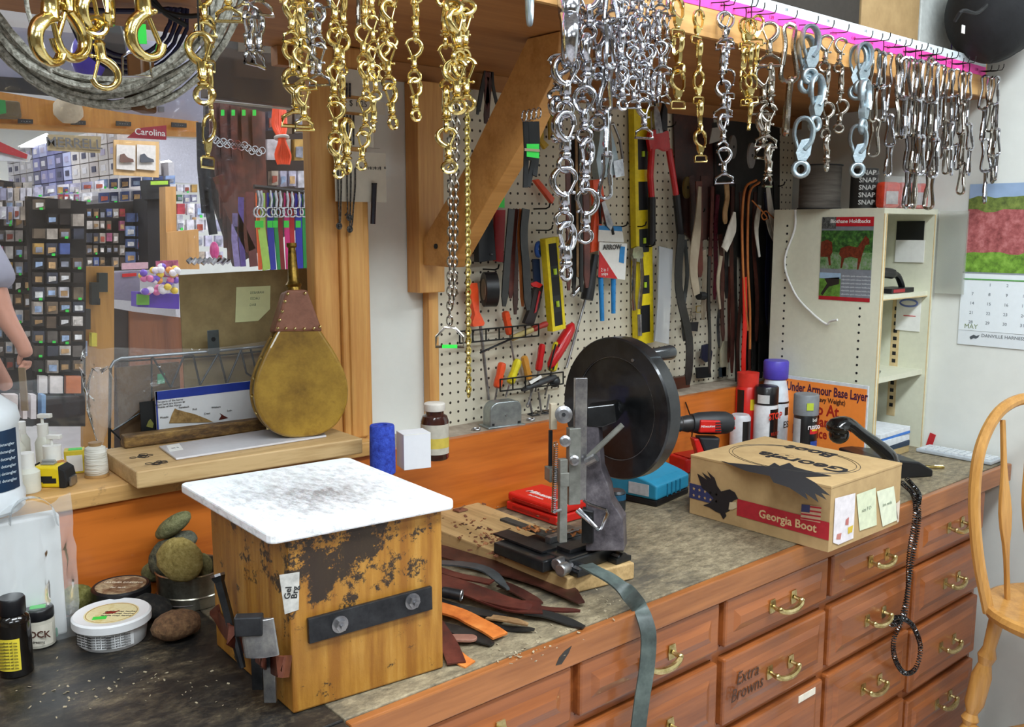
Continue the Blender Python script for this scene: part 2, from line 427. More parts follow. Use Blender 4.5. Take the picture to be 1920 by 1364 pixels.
# ================================================================ SHELF ABOVE + PRICE RAIL
ZS = 1.985
t = T('overhead_shelf', 'plywood shelf above the workbench with a pine front rail', 'shelf', (1.9, 1.55, ZS)); L = (-1.9, -1.55, -ZS)
MB().box(-.6, XW-.01, 1.24, YB-.002, ZS, ZS+.02).build('shelf_board', PLY, t, loc=L, smooth=0)
MB().box(-.6, XW-.06, 1.228, 1.242, 1.985, 2.088).build('front_rail', PINEX, t, loc=L, smooth=0)
MB().box(-.6, XW-.07, 1.2265, 1.228, 2.041, 2.066).build('pink_price_strip', flat('ff4fb4', .6, var=.02), t, loc=L, smooth=0)
ws = MB().box(-.6, XW-.07, 1.2265, 1.228, 2.066, 2.088).build('white_price_strip', flat('e4ecf2', .5, var=.03), t, loc=L, smooth=0)
INK = flat('55606a', .7); INKR = flat('a01860', .7)
for i, x in enumerate([.95+.085*k for k in range(23)]):
    text('%d.%02d' % (1+(i*7) % 5, (i*35) % 90+9), .011, INKR, t, (x-1.9, 1.2262-1.55, 2.053-ZS), name='price_mark')
    if i % 2: text('%d/%d' % (1+(i % 3), 4+(i % 2)*4), .009, INK, t, (x-1.9-.03, 1.2262-1.55, 2.077-ZS), name='price_mark')
# boards of the wall behind (header under the shelf)
S('trim_3', MB().box(.96, XW, YB-.03, YB-.001, 1.945, ZS-.001), PLY)
t = T('wall_stud', 'vertical pine board on the white wall beside the pegboard', 'board', (1.34, 1.88, 1.2)); L = (-1.34, -1.88, -1.2)
b0 = ay(812, 548, 1.86); b1 = ay(772, 300, 1.86)
MB().box(1.30, 1.375, 1.845, YB-.002, b0.z, 1.944).build('board', PINE, t, loc=L, bevel=.002, smooth=0)
MB().box(1.345, 1.375, 1.872, YB-.002, 1.10, b0.z).build('lower_strip', PINE, t, loc=L, bevel=.002, smooth=0)
# diagonal brace from stud up to the shelf front
t = T('diagonal_brace', 'thick diagonal pine brace propping the overhead shelf from the wall', 'brace', (1.42, 1.8, 1.5))
L = (-1.42, -1.8, -1.5)
pr = MB(); x0, x1 = 1.31, 1.352
# polygon in (Y,Z): lower end at wall, upper end at shelf front
poly = [(1.843, 1.515), (1.843, 1.575), (1.68, 1.735), (1.47, 1.983), (1.375, 1.983), (1.384, 1.912), (1.479, 1.783), (1.603, 1.657), (1.735, 1.512)]
mm = M(((0, 0, 1, 0), (1, 0, 0, 0), (0, 1, 0, 0), (0, 0, 0, 1)))
pr.prism(poly, x0, x1, mm); o = pr.build('brace_board', wood('brace_pine', 'c8904e', 'a8702f', 'X', .7, .5), t, loc=L, smooth=0, bevel=.002)
MB().cyl((1.307, 1.79, 1.56), (1.311, 1.79, 1.56), .006).build('screw', DKSTEEL, t, loc=L)
# ================================================================ PEGBOARD
def pegmat():
    m, nt, b = nodemat('pegboard'); tc = N(nt, 'ShaderNodeTexCoord'); sp = N(nt, 'ShaderNodeSeparateXYZ'); nt.links.new(tc.outputs['Object'], sp.inputs[0])
    def fr(s):
        a = N(nt, 'ShaderNodeMath', operation='DIVIDE'); nt.links.new(s, a.inputs[0]); a.inputs[1].default_value = .0254
        c = N(nt, 'ShaderNodeMath', operation='FRACT'); nt.links.new(a.outputs[0], c.inputs[0])
        d_ = N(nt, 'ShaderNodeMath', operation='SUBTRACT'); nt.links.new(c.outputs[0], d_.inputs[0]); d_.inputs[1].default_value = .5
        e = N(nt, 'ShaderNodeMath', operation='POWER'); nt.links.new(d_.outputs[0], e.inputs[0]); e.inputs[1].default_value = 2
        return e.outputs[0]
    s = N(nt, 'ShaderNodeMath', operation='ADD'); nt.links.new(fr(sp.outputs[0]), s.inputs[0]); nt.links.new(fr(sp.outputs[2]), s.inputs[1])
    l = N(nt, 'ShaderNodeMath', operation='LESS_THAN'); nt.links.new(s.outputs[0], l.inputs[0]); l.inputs[1].default_value = .019
    c = mix(nt, l.outputs[0], lin('d3cbb6'), lin('2c2218')); nt.links.new(c, b.inputs['Base Color']); b.inputs['Roughness'].default_value = .6
    return m
PEGM = pegmat(); YP = 1.882
tag(MB().box(0, 1.55, 0, .006, 0, .85).build('pegboard', PEGM, loc=(1.378, YP, 1.096), smooth=0, label='cream perforated pegboard behind all the hanging tools', cat='pegboard'))
tag(MB().box(0, .34, 0, .02, 0, .05).build('wood_strip', wood('dark_red_strip', '5a2d1c', '3f1d10'), loc=(2.02, 1.86, 1.086), smooth=0, bevel=.002, label='dark red-brown wooden strip along the pegboard foot behind the drill', cat='board'))
# ================================================================ BOOKCASE
CREAM = flat('d9d8c2', .55, var=.02); TAN = flat('d2b98a', .6)
BX0, BX1, BY0, BY1, BZ1 = 2.61, 2.945, 1.37, 1.74, 1.645
t = T('bookcase', 'cream open-fronted bookcase standing on the worktop against the right wall', 'bookcase', (2.78, 1.55, ZC)); L = (-2.78, -1.55, -ZC)
MB().box(BX0, BX0+.018, BY0, BY1, ZC, BZ1).build('side_panel', CREAM, t, loc=L, smooth=0)
MB().box(BX1-.018, BX1, BY0, BY1, ZC, BZ1).build('side_panel', CREAM, t, loc=L, smooth=0)
MB().box(BX0, BX1, BY0, BY1, BZ1, BZ1+.016).build('top_panel', CREAM, t, loc=L, smooth=0)
MB().box(BX0+.018, BX1-.018, BY1-.008, BY1, ZC, BZ1).build('back_panel', CREAM, t, loc=L, smooth=0)
for z in (1.405, 1.155): MB().box(BX0+.018, BX1-.018, BY0+.01, BY1-.01, z-.016, z).build('shelf_board', CREAM, t, loc=L, smooth=0)
MB().box(BX0-.0002, BX0+.004, BY0-.002, BY0, ZC, BZ1).box(BX0+.014, BX0+.018, BY0-.002, BY0, ZC, BZ1).box(BX0+.018, BX1, BY0+.008, BY0+.0098, 1.389, 1.392).box(BX1-.018, BX1-.014, BY0-.002, BY0, ZC, BZ1).build('wood_edging', TAN, t, loc=L, smooth=0)
h = MB(); h2 = MB(); h3 = MB()
for i in range(22):
    for yy, lo in ((1.69, 0), (1.43, 0)):
        z = 1.12+i*.0245
        if z < BZ1-.02: (h if yy > 1.6 else h2).cyl((BX0-.0006, yy, z), (BX0+.001, yy, z), .0038, 8)
for i in range(14):
    z = 1.02+i*.0245; h3.box(BX1-.0195, BX1-.018, 1.47, 1.482, z, z+.012)
h.build('pin_holes', BLACKM, t, loc=L, smooth=0); h2.build('pin_holes', BLACKM, t, loc=L, smooth=0); h3.build('track_slots', BLACKM, t, loc=L, smooth=0)
MB().box(BX1-.0188, BX1-.018, 1.462, 1.49, .99, 1.40).build('shelf_track', TAN, t, loc=L, smooth=0)
# ================================================================ CALENDAR on right wall
t = T('wall_calendar', 'May wall calendar with a red field photo hanging on the right wall', 'calendar', (XW-.003, 1.12, 1.48)); 
def wallp(name, y0, y1, z0, z1, mat, dx=0, parent=t): return MB().box(-.001-dx, -dx, y0-1.12, y1-1.12, z0-1.48, z1-1.48).build(name, mat, parent, smooth=0)
y1 = 1.277; y0 = y1-.36
wallp('photo_page', y0, y1, 1.47, 1.735, flat('9fb7d8', .4, var=.1, sc=6))
def hill(z0, z1, mat, s, dx):
    rr = random.Random(s); n = 14
    top = [(y1-1.12-(y1-y0)*i/n, z1-1.48+rr.uniform(-.006, .006)) for i in range(n+1)]
    MB().prism([(p[0], p[1]) for p in top]+[(y0-1.12, z0-1.48), (y1-1.12, z0-1.48)], 0, .0004, M(((0, 0, -1, -dx), (1, 0, 0, 0), (0, 1, 0, 0), (0, 0, 0, 1)))).build('photo_band', mat, t, smooth=0)
hill(1.47, 1.695, mottle('hill_green', ['3e4a22', '6a7a38', '8a9a4a'], 30), 1, .0012)
hill(1.47, 1.655, mottle('field_red', ['7a3838', 'a85a5a', 'c88080'], 40), 2, .0017)
hill(1.47, 1.53, mottle('orchard_green', ['3f5a1e', '6f9a32', '8cb84a'], 40), 3, .0022)
wallp('month_page', y0-.006, y1+.006, 1.29, 1.468, flat('e6ecf0', .5, var=.01))
wallp('green_line', y0, y1, 1.446, 1.450, flat('5aa050', .6), .0012)
wallp('binding', y0-.004, y1+.004, 1.466, 1.471, flat('8a9298', .5), .0012)
wallp('footer_page', y0-.006, y1+.006, 1.245, 1.289, flat('dfe4e8', .5, var=.01))
wallp('small_photo', y1-.31, y1-.255, 1.315, 1.345, flat('6a9440', .6, var=.3, sc=80), .0012)
RW = (PI/2, 0, -PI/2)
INKG = flat('6d747c', .7)
n = 1
for r in range(5):
    for c in range(7):
        if r == 0 and c < 1: continue
        if n <= 31: text(str(n), .013, INKG, t, (-.0014, y1-.03-c*.05-1.12, 1.432-r*.029-1.48), rot=RW, name='date_number')
        n += 1
text('MAY', .02, flat('7b8a60', .7), t, (-.0014, y1-.032-1.12, 1.302-1.48), rot=RW, name='month_name')
text('DANVILLE HARNESS & SADDLERY', .014, flat('50565c', .7), t, (-.0014, y1-.17-1.12, 1.277-1.48), rot=RW, name='footer_text')
MB().prism([(0, 0), (.012, .008), (.02, .004), (.03, .009), (.026, 0), (.02, -.004), (.012, -.003), (.004, -.008)], 0, .0004, M(((0, 0, -1, -.0014), (-1, 0, 0, y1-.03-1.12), (0, 1, 0, 1.27-1.48), (0, 0, 0, 1)))).build('bird_mark', flat('50565c', .7), t, smooth=0)
# ================================================================ OAK STOOL (bow back)
OAK = wood('oak', 'cc9650', 'a87436', 'Z', .9, .35, coat=.3)
t = T('bow_back_stool', 'honey oak bow-back stool at the right edge by the drawers', 'stool', (2.60, .80, 0), R(-20))
seat = MB().lathe([(.02, .575), (.17, .575), (.198, .59), (.205, .605), (.20, .618), (.19, .622), (.12, .612), (.0, .608)], n=40)
seat.build('seat', OAK, t, sub=0)
def turned(p0, p1, name, prof):
    p0, p1 = V(p0), V(p1); d_ = p1-p0; L_ = d_.length
    MB().lathe([(r, h*L_) for r, h in prof], p0, d_, 16).build(name, OAK, t)
LEG = [(.012, 0), (.016, .05), (.018, .25), (.021, .42), (.015, .45), (.023, .48), (.015, .51), (.025, .56), (.026, .7), (.017, .76), (.024, .8), (.016, .84), (.02, 1)]
for sx_ in (-1, 1):
    for sy_ in (-1, 1): turned((sx_*.19, sy_*.17, 0), (sx_*.12, sy_*.11, .58), 'leg', LEG)
ST = [(.009, 0), (.014, .3), (.016, .5), (.014, .7), (.009, 1)]
for sy_ in (-1, 1): turned((-.165, sy_*.148, .2), (.165, sy_*.148, .2), 'stretcher', ST)
for sx_ in (-1, 1): turned((sx_*.16, -.148, .26), (sx_*.16, .148, .26), 'stretcher', ST)
# bow in the plane through the seat rear
pts = [V((-.165, .10, .60)), V((-.19, .125, .75)), V((-.195, .145, .9)), V((-.17, .16, 1.03)), V((-.1, .172, 1.12)), V((0, .175, 1.15)), V((.1, .172, 1.12)), V((.17, .16, 1.03)), V((.195, .145, .9)), V((.19, .125, .75)), V((.165, .10, .60))]
MB().tube(spline(pts, 6), .0155, 10).build('bow', OAK, t)
for k in (-.085, 0, .085):
    zt = 1.15-abs(k)*.5
    p0, p1 = V((k*.9, .12, .6)), V((k, .172, zt-.01)); pp = [p0.lerp(p1, i/12) for i in range(13)]
    MB().ribbon(pp, [.012, .013, .012, .013, .02, .034, .04, .034, .022, .014, .013, .012, .011], .011).build('spindle', OAK, t, smooth=0, bevel=.002)
# ================================================================ HANGING HARDWARE
def hk(pts, r, n=8): return [V((x, 0, z)) for x, z in pts]
_proto = {}
def proto(kind, mat, mname):
    k = (kind, mname)
    if k in _proto: return _proto[k]
    b = MB(); ch = []
    if kind in ('bolt', 'strap'):
        p = spline(hk([(.0, -.44), (-.09, -.37), (-.155, -.26), (-.15, -.14), (-.08, -.055), (.02, -.035), (.11, -.08), (.15, -.165)], 0), 3)
        n = len(p); b.tube(p, [.066-.022*math.sin(PI*.5*i/n)*(1 if i > 4 else .3) for i in range(n)], 8, flatk=.9)
        b.cyl((.045, 0, -.40), (.125, 0, -.175), .022, 8)
        b.lathe([(.03, -.40), (.075, -.42), (.068, -.46), (.062, -.60), (.078, -.63), (.06, -.655), (.045, -.68)][::-1], (0, 0, 0), (0, 0, 1), 10)
        ch.append(('thumb_stud', MB().cyl((.05, 0, -.47), (.105, 0, -.47), .018, 8).ball((.11, 0, -.47), .03, 8, 6)))
        e = MB().lathe([(.03, -.745), (.075, -.735), (.085, -.715), (.065, -.69)], (0, 0, 0), (0, 0, 1), 10)
        if kind == 'bolt': e.torus((0, 0, -.865), .118, .036, (0, 1, 0), 16, 7); ch.append(('swivel_ring', e))
        else:
            q = [(-.06, -.74), (-.20, -.83), (-.225, -.97), (.225, -.97), (.20, -.83), (.06, -.74)]
            e.tube([V((x, 0, z)) for x, z in q], .034, 7, True, upv=V((0, 1, 0))); ch.append(('strap_loop', e))
    elif kind == 'trigger':
        p = spline(hk([(.03, -.50), (-.10, -.42), (-.165, -.28), (-.15, -.12), (-.04, -.03), (.08, -.05), (.15, -.14), (.16, -.24)], 0), 3)
        b.tube(p, [.06]*len(p), 8, flatk=.75)
        b.prism([(-.10, -.42), (.04, -.52), (.10, -.50), (.09, -.62), (.05, -.70), (-.05, -.70), (-.09, -.60)], -.04, .04, FACE_XZ)
        ch.append(('trigger', MB().ribbon([V((.09, 0, -.56)), V((.17, 0, -.42)), V((.175, 0, -.24))], .07, .025, V((0, 1, 0))).ball((.15, 0, -.52), .03, 8, 6)))
        e = MB().lathe([(.05, -.76), (.062, -.73), (.05, -.70)], (0, 0, 0), (0, 0, 1), 10)
        q = [(-.15, -.78), (-.19, -.81), (-.19, -.965), (.19, -.965), (.19, -.81), (.15, -.78)]
        e.tube([V((x, 0, z)) for x, z in q], .03, 7, True, upv=V((0, 1, 0))); ch.append(('strap_loop', e))
    elif kind == 'link':
        q = spline(hk([(.0, -.03), (.07, -.07), (.085, -.15), (.06, -.4), (.12, -.8), (.1, -.93), (0, -.975), (-.1, -.93), (-.12, -.8), (-.06, -.4), (-.085, -.15), (-.07, -.07), (0, -.03)], 0), 3)[:-1]
        b.tube(q, .038, 7, True, upv=V((0, 1, 0)))
        ch.append(('gate_sleeve', MB().cyl((-.105, 0, -.70), (-.075, 0, -.48), .048, 8)))
    elif kind == 'cast':
        p = spline(hk([(.02, -.55), (.10, -.42), (.115, -.22), (.05, -.08), (-.05, -.06), (-.12, -.14), (-.135, -.3), (-.11, -.42)], 0), 3)
        b.tube(p, [.075-.03*i/len(p) for i in range(len(p))], 8, flatk=.6)
        b.prism([(-.03, -.40), (.12, -.36), (.11, -.62), (.06, -.72), (-.05, -.72), (-.09, -.60)], -.045, .045, FACE_XZ)
        ch.append(('gate', MB().cyl((-.05, 0, -.56), (-.12, 0, -.36), .028, 8)))
        ch.append(('eye', MB().torus((0, 0, -.85), .095, .042, (0, 1, 0), 18, 8, sy=1.15)))
    elif kind == 'round':     # heavy swivel snap with big ball joint
        p = spline(hk([(.03, -.50), (-.09, -.44), (-.165, -.32), (-.17, -.18), (-.08, -.06), (.05, -.05), (.135, -.13), (.15, -.23)], 0), 3)
        n = len(p); b.tube(p, [.075-.035*i/n for i in range(n)], 10, flatk=.8)
        b.lathe([(.045, -.66), (.085, -.62), (.075, -.48), (.06, -.42)], (0, 0, 0), (0, 0, 1), 12).cyl((.06, 0, -.45), (.15, 0, -.22), .026, 8)
        ch.append(('thumb_stud', MB().ball((.125, 0, -.43), .034, 8, 6)))
        e = MB().ball((0, 0, -.71), .085, 14, 8).torus((0, 0, -.86), .115, .034, (0, 1, 0), 18, 8); ch.append(('swivel_ring', e))
    nm = {'bolt': 'swivel_bolt_snap', 'strap': 'strap_eye_snap', 'trigger': 'trigger_snap', 'link': 'spring_link', 'cast': 'cast_snap', 'round': 'heavy_swivel_snap'}[kind]
    o = b.build(nm, mat, smooth=50)
    for nme, m_ in ch: m_.build(nme, mat, o, smooth=50)
    _proto[k] = [o, False]; return _proto[k]
ORD = ['lowest', 'second-lowest', 'third-lowest', 'fourth-lowest', 'fifth-lowest', 'sixth-lowest', 'seventh-lowest', 'eighth-lowest', 'ninth-lowest']
MN = {'brass': BRASS, 'chrome': CHROME, 'nickel': NICKEL, 'grey galvanised': GALV}
KN = {'bolt': 'bolt snap', 'strap': 'strap-eye snap', 'trigger': 'trigger snap', 'link': 'spring link', 'cast': 'cast snap', 'round': 'heavy swivel snap'}
RZ0 = R(-40.8)
PEGM_ = flat('1d1b1a', .4, .6)
def hang(u, vt, vb, n, kind, mname, place, y=1.17, rz=None, flip=False, group='snaps hanging from the price rail', peg=True, sway=.15, xs=1.0):
    if u > 1240: y = 1.2264-(1.2264-y)*.55
    a, b = ay(u, vt, y), ay(u, vb, y); tot = a.z-b.z; ov = .13
    L = tot/(n-ov*(n-1)); out = []
    rr = random.Random(int(u*7+vb))
    for i in range(n):
        pr = proto(kind, MN[mname], mname)
        if not pr[1]: o = pr[0]; pr[1] = True
        else: o = copytree(pr[0])
        x = a.x+(b.x-a.x)*i/max(1, n) + rr.uniform(-.03, .03)*L
        base = RZ0 if rz is None else RZ0+R(rz)
        rot = base+(R(75) if i % 2 else 0)*sway/.15*rr.uniform(.6, 1.1) + rr.uniform(-.3, .3)
        z = a.z-i*L*(1-ov)
        if flip: o.location = (x, y, z-L); o.rotation_euler = (PI, rr.uniform(-.12, .12), -rot)
        else: o.location = (x, y, z); o.rotation_euler = (rr.uniform(-.06, .06), rr.uniform(-sway*.5, sway*.5), rot+(PI if rr.random() < .3 else 0))
        o.scale = (L*xs*1.12, L*xs*1.3, L)
        o['label'] = '%s %s %s%s' % (ORD[n-1-i], mname, KN[kind], place) if n > 1 else '%s %s%s' % (mname, KN[kind], place)
        o['category'] = 'snap hook' if kind != 'link' else 'spring link'; o['group'] = group
        out.append(o)
    if peg: pegs.append((a.x, a.z, y, place, mname))
    return out
pegs = []
# -- left brass (close to the lens)
hang(78, -95, 122, 1, 'bolt', 'brass', ' with small thumb stud, leftmost of the close pair inside the rope coil', flip=True, rz=15)
hang(116, -110, 114, 1, 'bolt', 'brass', ' with smooth fat shank, right of the close pair inside the rope coil', y=1.19, flip=True, rz=180)
hang(163, -110, 57, 1, 'bolt', 'brass', ' with open hook, left one above the black straps', flip=True, rz=10)
hang(197, -90, 170, 2, 'bolt', 'brass', ' of the pair hanging before the purple helmet', flip=True, rz=170, sway=.1)
hang(264, -90, 113, 1, 'bolt', 'brass', ' with wide open hook above the chrome dee ring', flip=True, rz=15)
hang(372, 58, 196, 1, 'bolt', 'brass', ' with two open hooks, large, right of the rope coil', rz=0)
hang(378, -120, 68, 2, 'strap', 'brass', ' above the large two-hooked snap', y=1.19)
hang(393, 30, 318, 3, 'trigger', 'brass', ' of the slim string behind the large two-hooked snap', y=1.24, rz=60, xs=.6)
hang(462, -70, 122, 2, 'strap', 'chrome', ' left string before the dark brown panel')
hang(480, -80, 126, 2, 'strap', 'chrome', ' right string before the dark brown panel', y=1.20, rz=30)
hang(424, -60, 42, 1, 'strap', 'brass', ' with a square loop between large snap and chrome pair')
hang(546, -85, 162, 3, 'strap', 'brass', ', left string of the cluster by the window post')
hang(566, -70, 246, 4, 'strap', 'brass', ', longest string of the cluster by the window post', y=1.15)
hang(556, -80, 240, 3, 'strap', 'brass', ', rear string of the cluster by the window post', y=1.21, rz=40)
hang(598, -70, 163, 3, 'strap', 'chrome', ', right of the brass cluster by the window post')
hang(579, -60, 140, 2, 'bolt', 'chrome', ', behind the brass cluster by the window post', y=1.21)
hang(628, -90, 335, 6, 'bolt', 'brass', ' in the long string before the window post', xs=1.1)
hang(640, -90, 215, 4, 'bolt', 'brass', ' in the rear string before the window post', y=1.21, rz=50)
hang(650, 220, 327, 1, 'bolt', 'brass', ' at the tail of the rear string before the post', y=1.2, peg=False, rz=60)
hang(682, -90, 320, 6, 'bolt', 'brass', ' in the longest string over the white thread card')
hang(697, -90, 152, 4, 'bolt', 'brass', ' in the second string over the white thread card', y=1.15)
hang(703, 120, 248, 2, 'bolt', 'brass', ' in the tail of the second string over the card', y=1.15, peg=False, rz=30)
hang(728, -80, 243, 4, 'bolt', 'brass', ' in the third string over the white thread card', y=1.19)
hang(716, -80, 150, 3, 'bolt', 'brass', ' in the rear string over the white thread card', y=1.22, rz=40)
hang(776, -80, 228, 4, 'bolt', 'brass', ' in the lone string before the wall board')
hang(672, -80, 50, 2, 'link', 'nickel', ' of a dull pair behind the brass strings', y=1.25)
hang(836, -80, 326, 5, 'bolt', 'brass', ' in the longest string of the big-ring cluster', xs=1.15)
hang(852, -80, 215, 3, 'bolt', 'brass', ' in the middle string of the big-ring cluster', y=1.15, xs=1.15)
hang(874, -80, 210, 3, 'bolt', 'brass', ' in the right string of the big-ring cluster', y=1.19, xs=1.15)
hang(862, -80, 150, 2, 'bolt', 'brass', ' in the rear string of the big-ring cluster', y=1.22, rz=40, xs=1.2)
# -- chrome centre
hang(1063, -80, 130, 1, 'round', 'chrome', ' with wide jaws, at the head of the longest string', flip=True, xs=1.0)
hang(1062, 100, 528, 4, 'round', 'chrome', ' in the longest string before the diagonal brace', peg=False, xs=1.05, sway=.1)
hang(1048, 100, 270, 2, 'bolt', 'chrome', ' beside the wide jaws of the longest string', y=1.20, peg=False, xs=1.3)
hang(1100, -40, 458, 5, 'round', 'chrome', ' in the second long string by the bolt cutter', y=1.17)
hang(1087, -60, 210, 3, 'bolt', 'chrome', ' between the two longest strings', y=1.2)
CL = 'chrome'
for i, (u, a, b, n, k) in enumerate([(1122, -60, 245, 3, 'bolt'), (1140, -50, 375, 5, 'link'), (1150, -50, 205, 3, 'strap'), (1163, -30, 208, 3, 'bolt'), (1174, -50, 150, 3, 'strap'),
        (1185, -30, 205, 4, 'strap'), (1197, -40, 192, 4, 'bolt'), (1207, -30, 262, 4, 'strap'), (1222, -30, 200, 4, 'strap'), (1237, -40, 198, 4, 'strap'), (1251, -30, 195, 4, 'strap'), (1168, 0, 180, 3, 'strap'), (1215, -10, 190, 4, 'bolt')]):
    NM = ['first', 'second', 'third', 'fourth', 'fifth', 'sixth', 'seventh', 'eighth', 'ninth', 'tenth', 'rightmost', 'rear left', 'rear right'][i]
    hang(u, a, b, n, k, CL, ', %s string of the dense chrome cluster' % NM, y=1.15 if i % 2 else 1.19, rz=(i*37) % 60-30)
# -- right part of the rail
hang(1270, -5, 207, 3, 'trigger', 'brass', ', string at the left end of the visible rail', rz=30)
hang(1311, 18, 306, 5, 'trigger', 'brass', ', long thin string left of the chrome trigger snaps', rz=40, y=1.16)
hang(1357, 20, 346, 5, 'strap', 'chrome', ', long string between two brass strings')
hang(1366, 25, 238, 4, 'trigger', 'chrome', ', shorter string between two brass strings', y=1.19)
hang(1398, 34, 200, 3, 'trigger', 'brass', ', left of the three short square-loop strings')
hang(1408, 34, 246, 4, 'trigger', 'brass', ', middle of the three short square-loop strings', y=1.15)
hang(1421, 28, 140, 2, 'trigger', 'brass', ', right of the three short square-loop strings', y=1.18)
hang(1443, 40, 352, 4, 'strap', 'nickel', ', string ending lowest over the leather bundle')
hang(1432, 120, 300, 2, 'strap', 'nickel', ', twin string beside the one over the leather bundle', y=1.19, peg=False)
hang(1482, 42, 256, 2, 'link', 'nickel', ' of the slim pair left of the cast snaps', xs=1.0)
hang(1522, 42, 160, 1, 'cast', 'grey galvanised', ', topmost over the grey spool', flip=False)
hang(1512, 62, 178, 1, 'cast', 'grey galvanised', ', behind the topmost one over the grey spool', y=1.2, peg=False)
hang(1534, 135, 250, 1, 'cast', 'grey galvanised', ', middle of the string over the grey spool', y=1.16, peg=False, rz=40)
hang(1513, 215, 336, 1, 'cast', 'grey galvanised', ' with big round eye before the grey spool', y=1.16, peg=False)
hang(1551, 64, 322, 4, 'bolt', 'nickel', ', string right of the cast snaps')
hang(1579, 70, 250, 3, 'bolt', 'nickel', ', string ending in a wide ring')
hang(1624, 76, 180, 1, 'cast', 'grey galvanised', ', topmost over the orange bags')
hang(1612, 80, 190, 1, 'cast', 'grey galvanised', ', rear one over the orange bags', y=1.2, peg=False, rz=-20)
hang(1623, 145, 255, 1, 'cast', 'grey galvanised', ', middle one over the orange bags', y=1.16, peg=False, rz=40)
hang(1611, 230, 335, 1, 'cast', 'grey galvanised', ' with round eye before the orange bags', y=1.16, peg=False)
ch_ = [(1642, 90, 295, 3), (1656, 95, 230, 2), (1668, 98, 332, 4), (1686, 100, 262, 2), (1697, 105, 262, 2), (1706, 105, 392, 4), (1716, 110, 392, 4), (1727, 110, 330, 3), (1738, 112, 330, 3), (1746, 106, 394, 4), (1755, 115, 335, 3),
       (1764, 120, 300, 3), (1773, 124, 328, 4), (1784, 128, 330, 4), (1795, 128, 320, 4), (1805, 132, 366, 4), (1817, 134, 330, 4), (1848, 140, 382, 4), (1861, 142, 345, 4), (1870, 142, 340, 4)]
ON = ['first', 'second', 'third', 'fourth', 'fifth', 'sixth', 'seventh', 'eighth', 'ninth', 'tenth', 'eleventh', 'twelfth', 'thirteenth', 'fourteenth', 'fifteenth', 'sixteenth', 'seventeenth', 'first', 'second', 'third']
for i, (u, a, b, n) in enumerate(ch_):
    w = ', %s string right of the cast snaps' % ON[i] if i < 17 else ', %s string at the far right end' % ON[i]
    hang(u, a, b, n, 'link', 'chrome' if i % 3 else 'nickel', w, y=[1.17, 1.14, 1.20][i % 3], rz=(i*53) % 80-40, xs=.95, group='spring links hanging near the right end of the rail')
# pegs of the rail
seen = []
for i, (x, z, y, place, mname) in enumerate(pegs):
    zb = 2.052
    b = MB(); yt = y-.012
    p = [V((x, 1.2264, zb)), V((x, y, zb-.004)), V((x, yt, zb-.004)), V((x, yt-.004, zb+.004)), V((x, yt-.004, zb+.012))]
    b.tube(p, .0012, 6)
    o = b.build('peg_hook', PEGM_, cat='peg', group='wire pegs of the price rail')
    if z < zb-.02: MB().tube([V((x, y, zb-.005)), V((x+.002, y, (z+zb)/2)), V((x, y, z-.012))], .0012, 5).build('drop_wire', PEGM_, o)
    o['label'] = ' '.join(('black wire peg of the %s snap%s' % (mname, place)).split()[:16])
# chains, rings
def chain(name, label, u, vt, vb, y, mat, ll, r, tw=1.0, wid=.55):
    a, b = ay(u[0], vt, y), ay(u[1], vb, y); n = int((a-b).length/(ll*.72)); mb = MB()
    for i in range(n):
        c = a.lerp(b, i/n); an = RZ0+(PI/2 if i % 2 else 0)*tw+(.7 if tw < 1 else 0)
        sd = V((math.cos(an), math.sin(an), 0)); pts = [c+sd*math.cos(2*PI*k/10)*ll*.5*wid+V((0, 0, 1))*math.sin(2*PI*k/10)*ll*.5 for k in range(10)]
        mb.tube(pts, r, 5, True)
    o = mb.build(name, mat, label=label, cat='chain'); return o, a, b
o, a, b = chain('steel_chain', 'silver twisted-link chain ending in a dee ring, hanging before the pegboard', (846, 843), 205, 615, 1.17, NICKEL, .016, .0016)
MB().tube([b+V((math.cos(RZ0)*x, math.sin(RZ0)*x, z)) for x, z in [(-.008, 0), (-.021, -.014), (-.022, -.03), (.022, -.03), (.021, -.014), (.008, 0)]], .0022, 7, True).build('dee_ring', NICKEL, o)
MB().box(-.012, .012, -.0028, .0028, -.002, .003, M.Translation(b+V((0, 0, -.03))) @ M.Rotation(RZ0, 4, 'Z')).build('green_tag', GREENTAG, o)
chain('steel_chain', 'second silver twisted-link chain, just right of the chain with the dee ring', (857, 851), 205, 575, 1.19, NICKEL, .016, .0016)
chain('curb_chain', 'long brass curb chain hanging before the pegboard beside the brace', (876, 879), 205, 748, 1.19, mottle('aged_brass', ['a8924a', 'd8c680'], 60, 2, .25, 1, .05), .011, .0019, .35, .75)
c = ay(993, -10, 1.17)
tag(MB().torus((0, 0, 0), .024, .0045, (math.sin(-RZ0), -math.cos(RZ0), 0), 24, 10, sy=1.9).build('steel_ring', GALV, loc=c), 'plain grey steel oval ring, alone above the diagonal brace', 'ring')
tag(MB().tube([V((0, 0, -.01)), V((0, .03, .03)), V((0, 1.2264-1.17, 2.05-c.z))], .0015, 6).build('hanging_wire', PEGM_, loc=c+V((0, 0, .045))), 'black wire holding the plain grey oval ring above the brace', 'wire')
# dee ring and green tag in the rope coil
c = ay(256, 122, 1.22)
tag(MB().tube([V((math.cos(RZ0)*x, math.sin(RZ0)*x, z)) for x, z in [(-.008, .016), (-.017, .010), (-.018, -.014), (.018, -.014), (.017, .010), (.008, .016)]], .0018, 8, True).build('dee_ring', CHROME, loc=c), 'chrome dee ring hanging under the brass snap inside the rope coil', 'ring')
